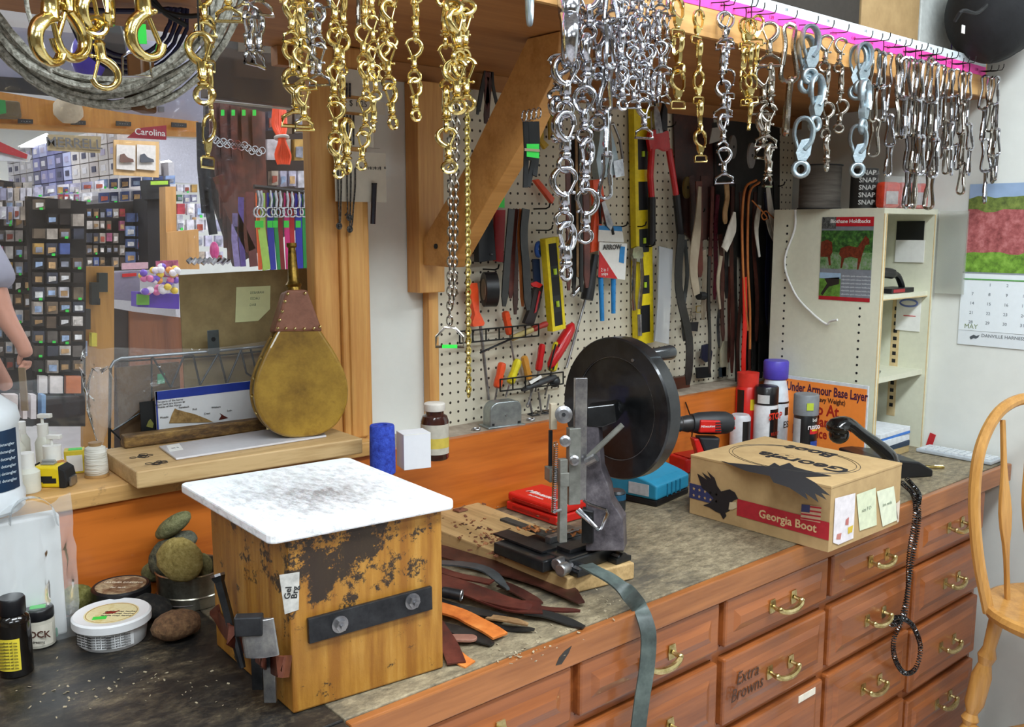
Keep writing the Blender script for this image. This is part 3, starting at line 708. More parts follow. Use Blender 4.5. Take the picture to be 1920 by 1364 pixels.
# rope coil
ROPE = mottle('grey_braided_rope', ['66645a', '9c9a8e', 'c0beb4'], 160, 3, .8, 0, .9, (1, 1, 1), .6)
cc = ay(186, -92, 1.36); mb = MB()
sd = V((math.cos(RZ0), math.sin(RZ0), 0)); nn = V((math.sin(-RZ0), math.cos(RZ0), 0))
rr = random.Random(3)
for k in range(12):
    R_ = .170+.0029*k; off = nn*rr.uniform(-.018, .018); ph = rr.uniform(0, 6); pts = []
    for i in range(72):
        a_ = 2*PI*i/72; r_ = R_+.0035*math.sin(2*a_+ph)+.002*math.sin(7*a_+ph)
        pts.append(cc+off+sd*math.cos(a_)*r_*.95+V((0, 0, 1))*(math.sin(a_)*r_ if math.sin(a_) < 0 else math.sin(a_)*min(r_, 1.968-cc.z-.0005*k))+nn*.006*math.sin(2*a_+ph))
    mb.tube(pts, [.0044+(.0007 if i % 2 else 0) for i in range(72)], 6, True)
o = mb.build('rope_coil', ROPE, label='coil of grey braided rope hanging at the upper left', cat='rope')
cb = ay(268, 158, 1.36)
MB().box(-.012, .012, -.022, .022, -.038, .038, M.Translation(ay(266, 158, 1.36)) @ M.Rotation(RZ0, 4, 'Z')).build('leather_keeper', flat('5a3818', .5), o, bevel=.004)
MB().box(-.015, .015, -.026, .026, -.007, .007, M.Translation(ay(266, 184, 1.36)) @ M.Rotation(RZ0, 4, 'Z')).build('keeper_band', flat('3a2412', .5), o, bevel=.002)
tag(MB().box(-.011, .011, -.001, .001, -.012, .012, M.Rotation(RZ0, 4, 'Z')).build('price_tag', GREENTAG, loc=ay(258, 64, 1.25)), 'small green price tag above the dee ring inside the coil', 'price tag')
tag(MB().tube([ay(40, -60, 1.30), ay(52, 20, 1.31), ay(75, 95, 1.32), ay(95, 135, 1.34)], .003, 6).build('rope_end', ROPE), 'thin loose grey braided rope end crossing inside the rope coil', 'rope')
NAVY = flat('15163a', .6)
cc = ay(235, 14, 1.7); mb = MB()
for k in range(4):
    R_ = .085+.009*k; pts = [cc+nn*(.004*k)+sd*math.cos(2*PI*i/40)*R_*.92+V((0, 0, 1))*math.sin(2*PI*i/40)*(R_*.95 if i > 20 else min(R_*.95, 1.972-cc.z))+sd*rr.uniform(-.002, .002) for i in range(40)]
    mb.tube(pts, .0035, 6, True)
mb.build('cord_coil', NAVY, label='coil of thin navy cord hanging behind the grey rope', cat='cord')
# ================================================================ CHOPPING BLOCK
def blockmat():
    m, nt, b = nodemat('stained_block_wood'); tc = N(nt, 'ShaderNodeTexCoord'); o = tc.outputs['Object']
    f1 = noise(nt, o, 3, 5, .6, (16, 16, 1.4)); f2 = noise(nt, o, 20, 10, .8); f3 = noise(nt, o, 60, 5, .7, (1, 1, .5)); f5 = noise(nt, o, 7, 3, .6)
    base = ramp(nt, f1, [(.38, lin('915c1c')), (.55, lin('ab772c')), (.72, lin('be8e44'))])
    c = mix(nt, ramp(nt, f5, [(.5, (0, 0, 0, 1)), (.7, (.55, .55, .55, 1))]).outputs[0], base.outputs[0], lin('8a5a20'))
    g = N(nt, 'ShaderNodeTexGradient', gradient_type='SPHERICAL'); mp = N(nt, 'ShaderNodeMapping'); mp.inputs['Location'].default_value = (-3.55, -3.48, -9.9); mp.inputs['Scale'].default_value = (5.2, 3, 8.8)
    nt.links.new(o, mp.inputs[0]); nt.links.new(mp.outputs[0], g.inputs[0])
    a = N(nt, 'ShaderNodeMath', operation='MULTIPLY_ADD'); nt.links.new(g.outputs[1], a.inputs[0]); a.inputs[1].default_value = .17; nt.links.new(f2, a.inputs[2])
    k = ramp(nt, a.outputs[0], [(.585, (0, 0, 0, 1)), (.62, (.95, .95, .95, 1))]); c = mix(nt, k.outputs[0], c, lin('231d1a'))
    k2 = ramp(nt, f3, [(.70, (0, 0, 0, 1)), (.74, (.8, .8, .8, 1))]); c = mix(nt, k2.outputs[0], c, lin('3a2a1a'))
    nt.links.new(c, b.inputs['Base Color']); b.inputs['Roughness'].default_value = .45; bump(nt, b, f2, .35, .004); return m
def boardmat():
    m, nt, b = nodemat('scuffed_white_poly'); tc = N(nt, 'ShaderNodeTexCoord'); o = tc.outputs['Object']
    f = noise(nt, o, 60, 8, .8, (1, .45, 1)); f0 = noise(nt, o, 9, 4, .7); g = N(nt, 'ShaderNodeTexGradient', gradient_type='SPHERICAL'); mp = N(nt, 'ShaderNodeMapping'); mp.inputs['Scale'].default_value = (5.2, 4.6, 1); mp.inputs['Location'].default_value = (.05, .1, 0)
    nt.links.new(o, mp.inputs[0]); nt.links.new(mp.outputs[0], g.inputs[0])
    a = N(nt, 'ShaderNodeMath', operation='MULTIPLY_ADD'); nt.links.new(g.outputs[1], a.inputs[0]); a.inputs[1].default_value = .30; nt.links.new(f, a.inputs[2])
    a2 = N(nt, 'ShaderNodeMath', operation='MULTIPLY_ADD'); nt.links.new(f0, a2.inputs[0]); a2.inputs[1].default_value = .25; nt.links.new(a.outputs[0], a2.inputs[2])
    k = ramp(nt, a2.outputs[0], [(.66, (0, 0, 0, 1)), (.98, (.8, .8, .8, 1))])
    c = mix(nt, k.outputs[0], lin('f2f3f6'), lin('4a3f3c')); nt.links.new(c, b.inputs['Base Color']); b.inputs['Roughness'].default_value = .35; b.inputs['Subsurface Weight'].default_value = .1; return m
ZB = 1.166
t = T('chopping_block', 'paint-stained orange wooden block with bolted steel bar on the worktop', 'block', (.72, 1.30, ZC))
A, B, C_, D_ = V((.590, 1.170)), V((.842, 1.144)), V((.862, 1.432)), V((.600, 1.462))
W(MB().prism([A, B, C_, D_], ZC+.001, ZB), 'block', blockmat(), t, smooth=0, bevel=.003)
fn = V((B.y-A.y, -(B.x-A.x), 0)).normalized(); fd = V((B.x-A.x, B.y-A.y, 0)).normalized(); A3 = V((A.x, A.y, ZC))
def onf(u, v, off=0): return plane_hit(u, v, A3+fn*off, fn)
MF = lambda p: M(((fd.x, 0, fn.x, p.x), (fd.y, 0, fn.y, p.y), (fd.z, 1, fn.z, p.z), (0, 0, 0, 1)))
p0 = onf(575, 1182); p1 = onf(806, 1119); e = p1-p0; L_ = e.length; ang = math.atan2(e.z, e.dot(fd))
mb = MB().box(0, L_, -.019, .019, .001, .008, MF(p0) @ M.Rotation(ang, 4, 'Z')); bar = W(mb, 'steel_bar', DKSTEEL, t, smooth=0, bevel=.001)
for u, v in ((637, 1171), (773, 1128)):
    q = onf(u, v, .008); 
    b = MB().cyl(q, q+fn*.002, .013, 20); W(b, 'washer', STEEL, t)
    b = MB().lathe([(.0095, .002), (.0095, .009), (.008, .0095), (0, .0095)], q, fn, 6).cyl(q+fn*.009, q+fn*.015, .004, 10); W(b, 'bolt', STEEL, t, smooth=0)
q = onf(545, 1112, .0006); W(MB().prism([(-.016, .030), (.014, .028), (.011, -.028), (-.010, -.030)], 0, .0005, MF(q)), 'tape_label', flat('b9b6b0', .35, var=.15), t, smooth=0)
lt = text('Gel\nBrg', .013, flat('2a2a2a'), t, (0, 0, 0), name='tape_text', bold=.02)
lt.matrix_local = M.Translation(V(wl(t))) @ MF(q+fn*.0007+fd*.001) @ M.Rotation(R(80), 4, 'Z')
# leather loop strap and the three tools on the block's left face
ln = V((-(D_.y-A.y), (D_.x-A.x), 0)).normalized(); ld = V((D_.x-A.x, D_.y-A.y, 0)).normalized()
if ln.x > 0: ln = -ln
def onl(u, v, off=0): return plane_hit(u, v, A3+ln*off, ln)
BRL = mottle('dark_brown_leather', ['3e1a12', '5a2a1c', '6b3a28'], 30, 4, .45, 0, .2)
pts = [onl(402, 1140, .004), onl(412, 1165, .004), onl(432, 1190, .03), onl(452, 1205, .006), onl(470, 1215, .006), onl(488, 1228, .05), onl(502, 1240, .012), onl(522, 1250, .03), onl(543, 1250, .006)]
W(MB().ribbon(spline(pts, 5), .030, .0035, V((0, 0, 1))), 'holder_strap', BRL, t)
tl = []
def tool(name, label, a, b): 
    o = T(name, label, 'tool', (a+b)/2); return o
a, b = onl(408, 1078, .028), onl(436, 1182, .022); o = tool('leather_punch', 'tall dark steel punch with mushroomed top in the block strap', a, b)
dv = (b-a); W(MB().lathe([(.010, 0), (.0115, .004), (.008, .012), (.0075, dv.length)], a, dv, 4), 'shank', DKSTEEL, o, smooth=0)
W(MB().lathe([(.008, 0), (.006, .05), (.005, .06)], b, dv, 8), 'tip', DKSTEEL, o)
W(MB().cyl(a-dv.normalized()*.001, a+dv.normalized()*.003, .0118, 8), 'struck_end', STEEL, o)
a = onl(482, 1160, .05); b = onl(492, 1225, .05); o = tool('round_knife_punch', 'wide half-round bright steel punch in the middle strap loop', a, b)
dv = (b-a).normalized(); sd_, tt = frame(dv)
W(MB().prism([(math.cos(R(x))*.021, math.sin(R(x))*.015) for x in range(0, 181, 15)]+[(-.02, -.004), (.02, -.004)], 0, .052, M.Translation(a) @ M(((RT.x, ln.x, -dv.x*-1, 0), (RT.y, ln.y, dv.y, 0), (RT.z, ln.z, dv.z, 0), (0, 0, 0, 1)))), 'blade', STEEL, o, smooth=0, bevel=.001)
W(MB().box(-.019, .019, -.009, .009, -.028, .0, M.Translation(a+V((-.012, 0, .008))) @ M.Rotation(R(-35), 4, 'Z')), 'head', DKSTEEL, o, smooth=0, bevel=.002)
W(MB().box(-.008, .008, -.006, .006, -.055, .0, M.Translation(onl(482, 1225, .03)) @ M.Rotation(R(-40), 4, 'Z')), 'shank', DKSTEEL, o, smooth=0, bevel=.001)
a, b = onl(505, 1250, .018), onl(521, 1322, .018); o = tool('flat_punch', 'flat steel punch hanging lowest from the block strap near the corner', a, b)
dv = b-a; W(MB().box(-.009, .009, -.004, .004, -dv.length, 0, M.Translation(a) @ M.Rotation(R(-40), 4, 'Z')), 'shank', STEEL, o, smooth=0, bevel=.001)
W(MB().box(-.006, .006, -.003, .003, -.01, .03, M.Translation(a) @ M.Rotation(R(-40), 4, 'Z')), 'struck_end', DKSTEEL, o, smooth=0)
# white board
cs = [az(u, v, ZB+.016) for u, v in ((336, 906), (505, 1004), (855, 937), (653, 857))]
c = sum(cs, V())/4
pl = [(p-c).xy for p in cs]; po = []
for i, p in enumerate(pl):                         # rounded corners
    a, b = pl[i-1], pl[(i+1) % 4]
    for s in (0, .5, 1):
        q = p.lerp(a, .03)*(1-s)+p.lerp(b, .03)*s; po.append(q*.5+(p*.3+q*.2) if s == .5 else q)
mb = MB().prism(po, -.0155, 0)
tag(mb.build('cutting_board', boardmat(), loc=c, smooth=0, bevel=.003), 'white plastic cutting board, scuffed grey, lying on the wooden block', 'cutting board')
# ================================================================ SMALL THINGS, LEFT
def lathe_thing(name, label, cat, p, parts, n=28, group=None, rz=FCAM):
    t = T(name, label, cat, p, rz, group)
    for nm, prof, mat in parts: MB().lathe(prof, (0, 0, 0), (0, 0, 1), n).build(nm, mat, t, smooth=40)
    return t
def wrap(parent, r, z0, z1, a0, a1, mat, name='label', n=14):
    """curved label on a cylinder; a = degrees, 0 facing the lens (-Y local)"""
    mb = MB(); rows = []
    for z in (z0, z1): rows.append([V((math.sin(R(a0+(a1-a0)*i/n))*r, -math.cos(R(a0+(a1-a0)*i/n))*r, z)) for i in range(n+1)])
    a = mb._pv(rows[0]); b = mb._pv(rows[1])
    for i in range(n): mb.b.faces.new([a[i], a[i+1], b[i+1], b[i]])
    return mb.build(name, mat, parent, smooth=60)
def ltxt(parent, s, size, mat, r, z, a=0, **k): return text(s, size, mat, parent, (math.sin(R(a))*r, -math.cos(R(a))*r, z), rot=(PI/2, 0, R(a)), **k)
INKK = flat('2c2a28', .6)
TUBW = flat('e9e9ea', .4, var=.01); LBLY = mottle('cream_label', ['d8c890', 'e8dcae', 'd2bd7a'], 40, 4, .5, 0, 0)
p = V((.475, 1.600, ZC))
t = lathe_thing('lidded_tub', 'round white plastic tub with cream round label on its lid', 'tub', p, [
    ('body', [(.050, 0), (.053, .003), (.058, .038), (0, .038)], TUBW), ('lid', [(.060, .034), (.064, .036), (.064, .048), (.061, .051), (.056, .0485), (0, .0485)], TUBW)], 40)
MB().lathe([(.044, .0487), (.044, .0492), (0, .0492)], n=36).build('lid_label', LBLY, t)
MB().torus((0, 0, .0492), .041, .0007, (0, 0, 1), 40, 4).build('label_ring', flat('b08a50'), t)
MB().prism([(-.012, 0), (-.004, .008), (.0, .003), (.01, .01), (.006, -.002), (-.006, -.006)], .0493, .0497).build('red_mark', flat('8a2420'), t, smooth=0)
MB().box(-.026, -.004, -.026, -.014, .0494, .0499, M.Rotation(.2, 4, 'Z')).build('green_sticker', GREENTAG, t)
for i in range(3): text('saddle soap leather', .007, INKK, t, (.014, .006-.009*i, .0494), rot=(0, 0, 0), name='lid_text')
o = wrap(t, .0572, .008, .033, -52, 58, flat('dedede', .5), 'side_label')
for i in range(5):
    for a_ in (-28, 2, 32): ltxt(t, 'cleans and softens', .0052, INKK, .0576, .030-.0045*i, a_, name='small_print')
p = zd(219, 1.735, ZC); p.y = min(p.y, 1.698)
t = lathe_thing('lidded_tub', 'white tub with a black-rimmed lid behind the round white tub', 'tub', p, [
    ('body', [(.044, 0), (.047, .04), (0, .04)], TUBW), ('lid', [(.049, .036), (.051, .038), (.051, .055), (.048, .058), (.045, .0565), (0, .0565)], BLACK)], 36)
MB().lathe([(.044, .0567), (.044, .0573), (0, .0573)], n=36).build('lid_label', mottle('brown_label', ['4a3626', '7a6048', 'b8a888', '3a2a1e'], 26, 4, .5, 0, 0), t)
text('LEATHER DRESSING', .008, flat('e6dcc6'), t, (0, .012, .0575), rot=(0, 0, 0), name='lid_text')
text('for tack', .009, flat('e6dcc6'), t, (0, -.012, .0575), rot=(0, 0, 0), name='lid_text')
# black bottle with yellow label
p = az(32, 1262, ZC)
t = lathe_thing('black_bottle', 'black plastic bottle with yellow label at the left edge', 'bottle', p, [
    ('body', [(.022, 0), (.025, .003), (.025, .085), (.023, .095), (.016, .101), (0, .101)], flat('14110f', .15, coat=.5)), ('cap', [(.019, .100), (.020, .102), (.020, .124), (.018, .127), (0, .127)], BLACK)], 30)
wrap(t, .0254, .014, .066, -75, 45, flat('e6d040', .5, var=.03))
for i in range(9): ltxt(t, 'neatsfoot oil use', .0045, INKK, .0257, .061-.0052*i, 5, name='small_print')
p = az(76, 1208, ZC)
t = lathe_thing('glue_jar', 'small jar with white label and black green-tagged lid', 'jar', p, [
    ('body', [(.022, 0), (.0245, .002), (.0245, .045), (.021, .05), (0, .05)], flat('b9b4a6', .15)), ('lid', [(.0235, .048), (.0245, .05), (.0245, .064), (.023, .066), (0, .066)], BLACK)], 30)
wrap(t, .0249, .006, .042, -80, 80, flat('ddd6c6', .5)); ltxt(t, 'STOCK', .016, flat('5a3a30'), .0253, .027, 8, bold=.02, name='label_text'); ltxt(t, 'edge dressing', .006, INKK, .0253, .014, 8, name='label_text')
MB().box(-.012, .012, -.008, .008, .0662, .0668, M.Rotation(.4, 4, 'Z')).build('green_tag', GREENTAG, t)
p = az(72, 1172, ZC)
t = lathe_thing('shallow_tin', 'shallow tin with a pale yellow printed lid behind the small jar', 'tin', p, [
    ('body', [(.031, 0), (.032, .003), (.032, .03), (0, .03)], flat('c8c84a', .4)), ('lid', [(.033, .03), (.0335, .042), (.032, .044), (0, .0435)], flat('cfcf70', .4, var=.12, sc=50))], 30)
MB().torus((0, 0, .0437), .026, .0009, (0, 0, 1), 30, 4).torus((0, 0, .0437), .014, .0007, (0, 0, 1), 24, 4).build('lid_print', flat('4a4a26'), t)
text('WAX', .012, flat('4a4a26'), t, (0, 0, .0442), rot=(0, 0, 0), name='lid_text')
tag(MB().box(-.02, .02, -.015, .015, 0, .03).build('dark_box', BLACKM, loc=az(112, 1150, ZC), rot=(0, 0, -.6), bevel=.003), 'small black box between the yellow tin and the green sponge', 'box')
# sponges and pail
def sponge(name, label, p, r, sc, cols, rot=(0, 0, 0), cat='sponge', mat=None):
    return tag(MB().ball((0, 0, 0), r, 20, 12, sc, jit=.07, seed=int(p[0]*1000)).build(name, mat or mottle('sponge_'+cols[0], cols, 120, 6, .95, 0, 1.0), loc=p, rot=rot, smooth=70), label, cat, 'sponges by the tin pail')
SG = ['4c4a2c', '77734a', '8f8a5c']; SB = ['4a3522', '725237', '8a6a48']; SK = ['2e2c26', '55523f', '6f6b52']
pc = V((.648, 1.682, ZC))
t = T('tin_pail', 'round tin pail holding sponges beside the wooden block', 'pail', pc)
MB().lathe([(.058, 0), (.060, .002), (.062, .022), (.0635, .024), (.062, .026), (.064, .064), (.066, .066), (.064, .068), (.062, .066), (.058, .004), (0, .004)], n=40).build('body', mottle('tinplate', ['6e6a5e', 'a8a494', 'c2bfb0'], 12, 5, .28, .9, .05), t)
MB().tube(arc(-.0, .0, .066, 200, 300, 16), .0012, 5).build('wire_bail', STEEL, t, rot=(-PI/2+.1, 0, -.9), loc=(0, 0, .02))
def at_(u, v, d): return ad(u, v, d)
sponge('round_sponge', 'flat round tan sponge standing upright in the front of the pail', at_(337, 1050, 1.70), .044, (1, .42, .95), ['7b6a34', 'a08c4e', 'b8a468'], (0, 0, FCAM-.1))
sponge('round_sponge', 'round tan sponge behind the upright one in the pail', at_(322, 1050, 1.765), .042, (1, .4, 1), SK, (0, 0, FCAM+.3))
sponge('long_sponge', 'elongated olive sponge tilted on top of the pail pile', at_(325, 985, 1.76), .04, (1.0, .55, .42), ['55573a', '7b7c54', '95946c'], (0, R(-35), FCAM))
sponge('grey_sponge', 'grey sponge just under the tilted top one of the pile', at_(335, 1018, 1.78), .034, (1.1, .7, .6), ['3c3d34', '5f5f50', '76745e'], (0, R(-20), FCAM))
sponge('green_sponge', 'green-tan sponge low at the left inside the pail', at_(288, 1070, 1.80), .026, (1, 1, .8), SG)
sponge('small_sponge', 'small tan sponge at the right inside the pail', at_(380, 1062, 1.74), .022, (.8, .9, 1.1), SG)
p = az(143, 1152, ZC); sponge('green_sponge', 'olive green sponge on the worktop left of the black-rimmed tub', V((p.x, p.y, ZC+.029)), .034, (1.0, .75, .85), ['45441c', '6f6c34', '8a8650'])
p = az(340, 1206, ZC); sponge('brown_sponge', 'brown oval sponge lying on the worktop before the pail', V((p.x, p.y+.02, ZC+.026)), .040, (1.05, .8, .62), SB)
p = az(385, 1165, ZC); sponge('brown_sponge', 'dark brown sponge wedged between the pail and the block', V((.583, 1.535, ZC+.022)), .026, (.75, .9, .8), SB)
p = az(280, 1172, ZC)
sponge('black_applicator', 'dark felt puck applicator tilted on the worktop behind the white tub', V((p.x+.01, p.y+.02, ZC+.026)), .038, (1.05, .75, .5), ['121110', '24221f', '302d28'], (R(10), R(18), FCAM+.1), 'applicator', mottle('black_felt', ['121110', '201e1c', '3a352c'], 80, 4, .9, 0, .6))
# carrier bag
BAGF = film('plastic_bag', 'e8eef0', .25, .15)
t = T('carrier_bag', 'clear plastic carrier bag around a white paper packet at far left', 'bag', (.42, 1.70, ZC))
L = wl(t)
a, b = ay(0, 1100, 1.70), ay(128, 1100, 1.70); top = ay(60, 965, 1.70).z
W(MB().box(a.x-.02, b.x-.012, 1.675, 1.71, ZC+.002, top), 'paper_packet', flat('e4e4e4', .7, var=.02, sc=20, bmp=.3), t, smooth=0, bevel=.004)
W(MB().box(a.x+.01, b.x-.03, 1.668, 1.674, ZC+.004, ZC+.018), 'green_packet', flat('2a8a5c', .4), t, smooth=0)
mb = MB(); rb = random.Random(4)
def bg(i, j):
    x = a.x-.03+(b.x-a.x+.035)*i/16; z = ZC+(top-ZC+.022)*j/12
    return (x+rb.uniform(-.002, .002)*(j > 0), 1.660+.004*math.sin(i*1.3)+rb.uniform(-.004, .004)-.006*math.sin(PI*j/12), z+(.016*abs(math.sin(PI*(i-3)/9)) if j == 12 else 0))
mb.grid(bg, 16, 12); W(mb, 'bag_film', BAGF, t, smooth=60)
hp = [ay(u, v, 1.665) for u, v in ((18, 985), (22, 955), (45, 936), (72, 934), (97, 950), (108, 985))]
W(MB().ribbon(spline(hp, 5), .014, .0008, V((0, 1, 0))), 'bag_handle', film('bag_handle_film', 'dfe4e6', .4, .12), t, smooth=60)
# ================================================================ LEDGE ITEMS
ZL, ZL2 = 1.1325, 1.099
p = zd(-42, 1.56, ZL)
t = lathe_thing('plastic_jug', 'big white plastic jug with dark blue label at the left edge of the ledge', 'jug', p, [
    ('body', [(.066, 0), (.072, .006), (.074, .03), (.070, .04), (.070, .145), (.074, .155), (.070, .175), (.04, .20), (.02, .205), (.02, .23), (0, .23)], flat('dde2e6', .35, var=.01))], 40)
wrap(t, .0712, .042, .143, -100, 95, flat('16324e', .4)); MB().lathe([(.024, .228), (.024, .25), (0, .25)], n=20).build('cap', WHITE, t)
for i in range(6): ltxt(t, 'mane tail detangler', .007, flat('c8d4dc'), .0716, .12-.012*i, 62, name='small_print')
MILK = flat('dcdcd0', .25, var=.02)
def bottle(u, v, lab, name='glue_bottle', r=.018, h=.05, cap=WHITE, body=MILK, d=None, pump=False, caph=.022):
    p = az(u, v, ZL) if d is None else zd(u, d, ZL)
    t = lathe_thing(name, lab, 'bottle', p, [('body', [(r*.95, 0), (r, .003), (r, h*.8), (r*.55, h), (0, h)], body), ('cap', [(r*.62, h*.96), (r*.64, h+caph), (0, h+caph)], cap)], 20)
    if pump:
        MB().cyl((0, 0, h+caph-.001), (0, 0, h+caph+.012), .003, 8).box(-.007, .018, -.006, .006, h+caph+.012, h+caph+.02).build('pump_head', WHITE, t, bevel=.002)
    return t
bottle(53, 905, 'white glue bottle with twist cap beside the yellow tape measure', r=.022, h=.045, d=1.68, caph=.026)
bottle(33, 862, 'small white bottle behind the glue bottle, next to the jug', r=.017, h=.07, d=1.78)
bottle(44, 850, 'white-capped bottle just behind the twist-capped glue bottle', r=.016, h=.072, d=1.84)
bottle(86, 868, 'white pump bottle left of the amber pump bottle', r=.016, h=.072, d=1.82, pump=True)
t = bottle(102, 870, 'amber bottle with a white pump top behind the tape measure', 'pump_bottle', r=.025, h=.045, d=1.74, body=flat('b5762a', .15, coat=.4), caph=.026, pump=True)
# yellow box
p = az(142, 885, ZL); t = T('small_carton', 'yellow and white carton with green tag behind the thread spool', 'box', p, FCAM+.4)
rbox(.036, .03, .045).build('carton', flat('d8c23a', .5), t, smooth=0, bevel=.001)
MB().box(-.014, .014, -.0156, -.015, .004, .036).build('white_panel', WHITE, t, smooth=0); MB().box(-.01, .014, -.01, .008, .0452, .0458).build('green_tag', GREENTAG, t, smooth=0)
# tape measure
p = az(98, 913, ZL); t = T('tape_measure', 'yellow and black tape measure on the ledge edge', 'tape measure', p+V((0, .012, 0)), FCAM+.03)
MB().prism([(-.034, 0), (.034, 0), (.038, .012), (.034, .032), (.018, .040), (-.018, .040), (-.036, .03), (-.038, .012)], -.019, .019, FACE_XZ).build('case', flat('e8cc1e', .35, var=.02), t, smooth=0, bevel=.004)
for s in (-1, 1): MB().prism([(s*.024, -.001), (s*.036, -.001), (s*.0405, .012), (s*.037, .033), (s*.024, .041)], -.0205, .0205, FACE_XZ).build('rubber_grip', BLACKM, t, smooth=0, bevel=.003)
MB().prism([(-.021, .011), (-.004, .011), (-.004, .009), (.020, .009), (.020, .018), (.013, .018), (.013, .022), (-.021, .022)], .0192, .0200, FACE_XZ).build('black_badge', BLACKM, t, smooth=0)
MB().box(-.012, .012, -.008, .008, .040, .044).cyl((-.012, 0, .046), (.012, 0, .046), .003, 8).build('lock_button', flat('9a9a96', .4), t, bevel=.001)
MB().box(.040, .044, -.012, .012, .002, .018).build('end_hook', STEEL, t)
# thread spool
p = az(182, 893, ZL)
t = lathe_thing('thread_spool', 'white waxed thread spool on a wooden core at the plank end', 'thread spool', p, [
    ('thread', [(.0185, .004), (.0215, .008), (.0195, .05), (.018, .056), (.010, .060), (0, .060)], mottle('white_thread', ['c9c7bc', 'e9e8e0'], 180, 2, .8, 0, .8, (.1, .1, 1))),
    ('base', [(.022, 0), (.022, .005), (0, .005)], flat('b08a58')), ('core_top', [(.011, .058), (.012, .066), (0, .066)], flat('a08058'))], 24)
# thick plank overhanging the ledge
t = T('thick_plank', 'thick pale plank with burnt stamps overhanging the left ledge', 'plank', (.79, 1.77, ZL))
PL = wood('pale_plank', 'cfae7c', 'a88350', 'X', 1.2, .6, '4a3826', .7, 22, lo=.64)
q = [az(u, v, 1.166) for u, v in ((255, 885), (680, 822), (606, 796), (203, 850))]; q[2].y = q[3].y = 1.905
W(MB().prism([x.xy for x in q], ZL+.0005, 1.166), 'plank', PL, t, smooth=0, bevel=.003)
for u, v in ((264, 856), (292, 868)):
    c = az(u, v, 1.1665); mb = MB(); rr = random.Random(u)
    for k in range(7): mb.torus(c+V((rr.uniform(-.016, .016), rr.uniform(-.012, .012), 0)), rr.uniform(.004, .009), .0007, (0, 0, 1), 10, 4)
    W(mb, 'burnt_stamp', flat('332a22'), t)




# acrylic ruler
t = T('acrylic_strip', 'long frosted acrylic strip with a white price sticker on the plank', 'ruler', az(455, 825, 1.167))
q = [az(u, v, 1.169) for u, v in ((298, 838), (330, 861), (612, 818), (600, 801), (560, 797))]
W(MB().prism([x.xy for x in q], 1.1665, 1.1705), 'strip', flat('d4d2d6', .25, var=.02, coat=.3), t, smooth=0, bevel=.001)
q = [az(u, v, 1.171) for u, v in ((312, 836), (318, 847), (344, 843), (336, 832))]
W(MB().prism([x.xy for x in q], 1.1706, 1.171), 'price_sticker', WHITE, t, smooth=0)
o = text('|||| ||', .008, INKK, t, az(328, 840, 1.1712)-t.location, rot=(0, 0, 0), name='barcode')
# weathered wooden bar
t = T('weathered_bar', 'dark weathered wooden bar lying on the plank behind the acrylic strip', 'stick', az(380, 815, 1.167))
a0, a1 = az(234, 842, 1.1672), az(536, 802, 1.1672); dd = (a1-a0); n_ = V((-dd.y, dd.x, 0)).normalized()*.030
W(MB().prism([a0.xy, a1.xy, (a1+n_).xy, (a0+n_).xy], 1.1672, 1.192), 'bar', mottle('weathered_wood', ['241a10', '5a4020', '8a6a38', 'b8924e'], 14, 8, .6, 0, .6, (1, 3, 3)), t, smooth=0, bevel=.003)
# info board with a blue top band
t = T('information_board', 'white leaflet with a blue band and horse picture leaning behind the wooden bar', 'leaflet', (.75, 1.912, 1.167))
ln_ = 1.915; p0, p1 = ay(291, 735, ln_), ay(484, 711, ln_); zb = 1.168
W(MB().box(p0.x, p1.x, ln_, ln_+.004, zb, p0.z), 'card', flat('e2e4e6', .5, var=.01), t, smooth=0)
W(MB().box(p0.x, p1.x, ln_-.0008, ln_, p0.z-.018, p0.z).box(p0.x, p0.x+.003, ln_-.0008, ln_, zb, p0.z), 'blue_band', flat('243c9a', .5), t, smooth=0)
def pim(u, v, y=ln_-.001): return ay(u, v, y)
def polyim(pts, y, name, mat, t, th=.0006):
    P = [ay(u, v, y) for u, v in pts]; mb = MB(); a = mb._pv(P); b = mb._pv([p-V((0, th, 0)) for p in P]); n = len(P)
    mb.b.faces.new(a); mb.b.faces.new(b[::-1])
    for i in range(n): mb.b.faces.new([a[i], a[(i+1) % n], b[(i+1) % n], b[i]])
    return W(mb, name, mat, t, smooth=0)
polyim([(317, 794), (322, 778), (328, 766), (331, 768), (345, 772), (365, 777), (388, 786), (400, 792)], ln_-.001, 'horse_picture', mottle('bay_horse', ['6a5230', '9a7a48', 'b89860'], 60), t)
polyim([(410, 788), (415, 780), (412, 775), (420, 780), (428, 784)], ln_-.001, 'picture_detail', flat('5a2018'), t)
for (u, v, s) in ((318, 752, 'The parts of the horse'), (318, 757, 'shown here are known as'), (318, 762, 'Points of the Horse'), (345, 764, 'Forelock'), (365, 768, 'Poll'), (388, 776, 'Crest'), (405, 764, 'Withers'), (430, 770, 'Loin'), (478, 762, 'Dock'), (308, 783, 'Muzzle')):
    text(s, .0062, INKK, t, V(pim(u, v))-t.location+V((0, -.0004, 0)), name='board_text')
t = T('dark_card', 'small black card with gold print left of the blue-banded leaflet', 'card', (.64, 1.872, 1.167))
p0, p1 = ay(262, 755, 1.924), ay(289, 800, 1.924); W(MB().box(p0.x, p1.x+.004, 1.924, 1.927, zb, p0.z), 'card', flat('15181a', .4), t, smooth=0)
polyim([(274, 800), (278, 790), (282, 786), (288, 795), (286, 803)], 1.9235, 'gold_print', flat('7a7a3a'), t)
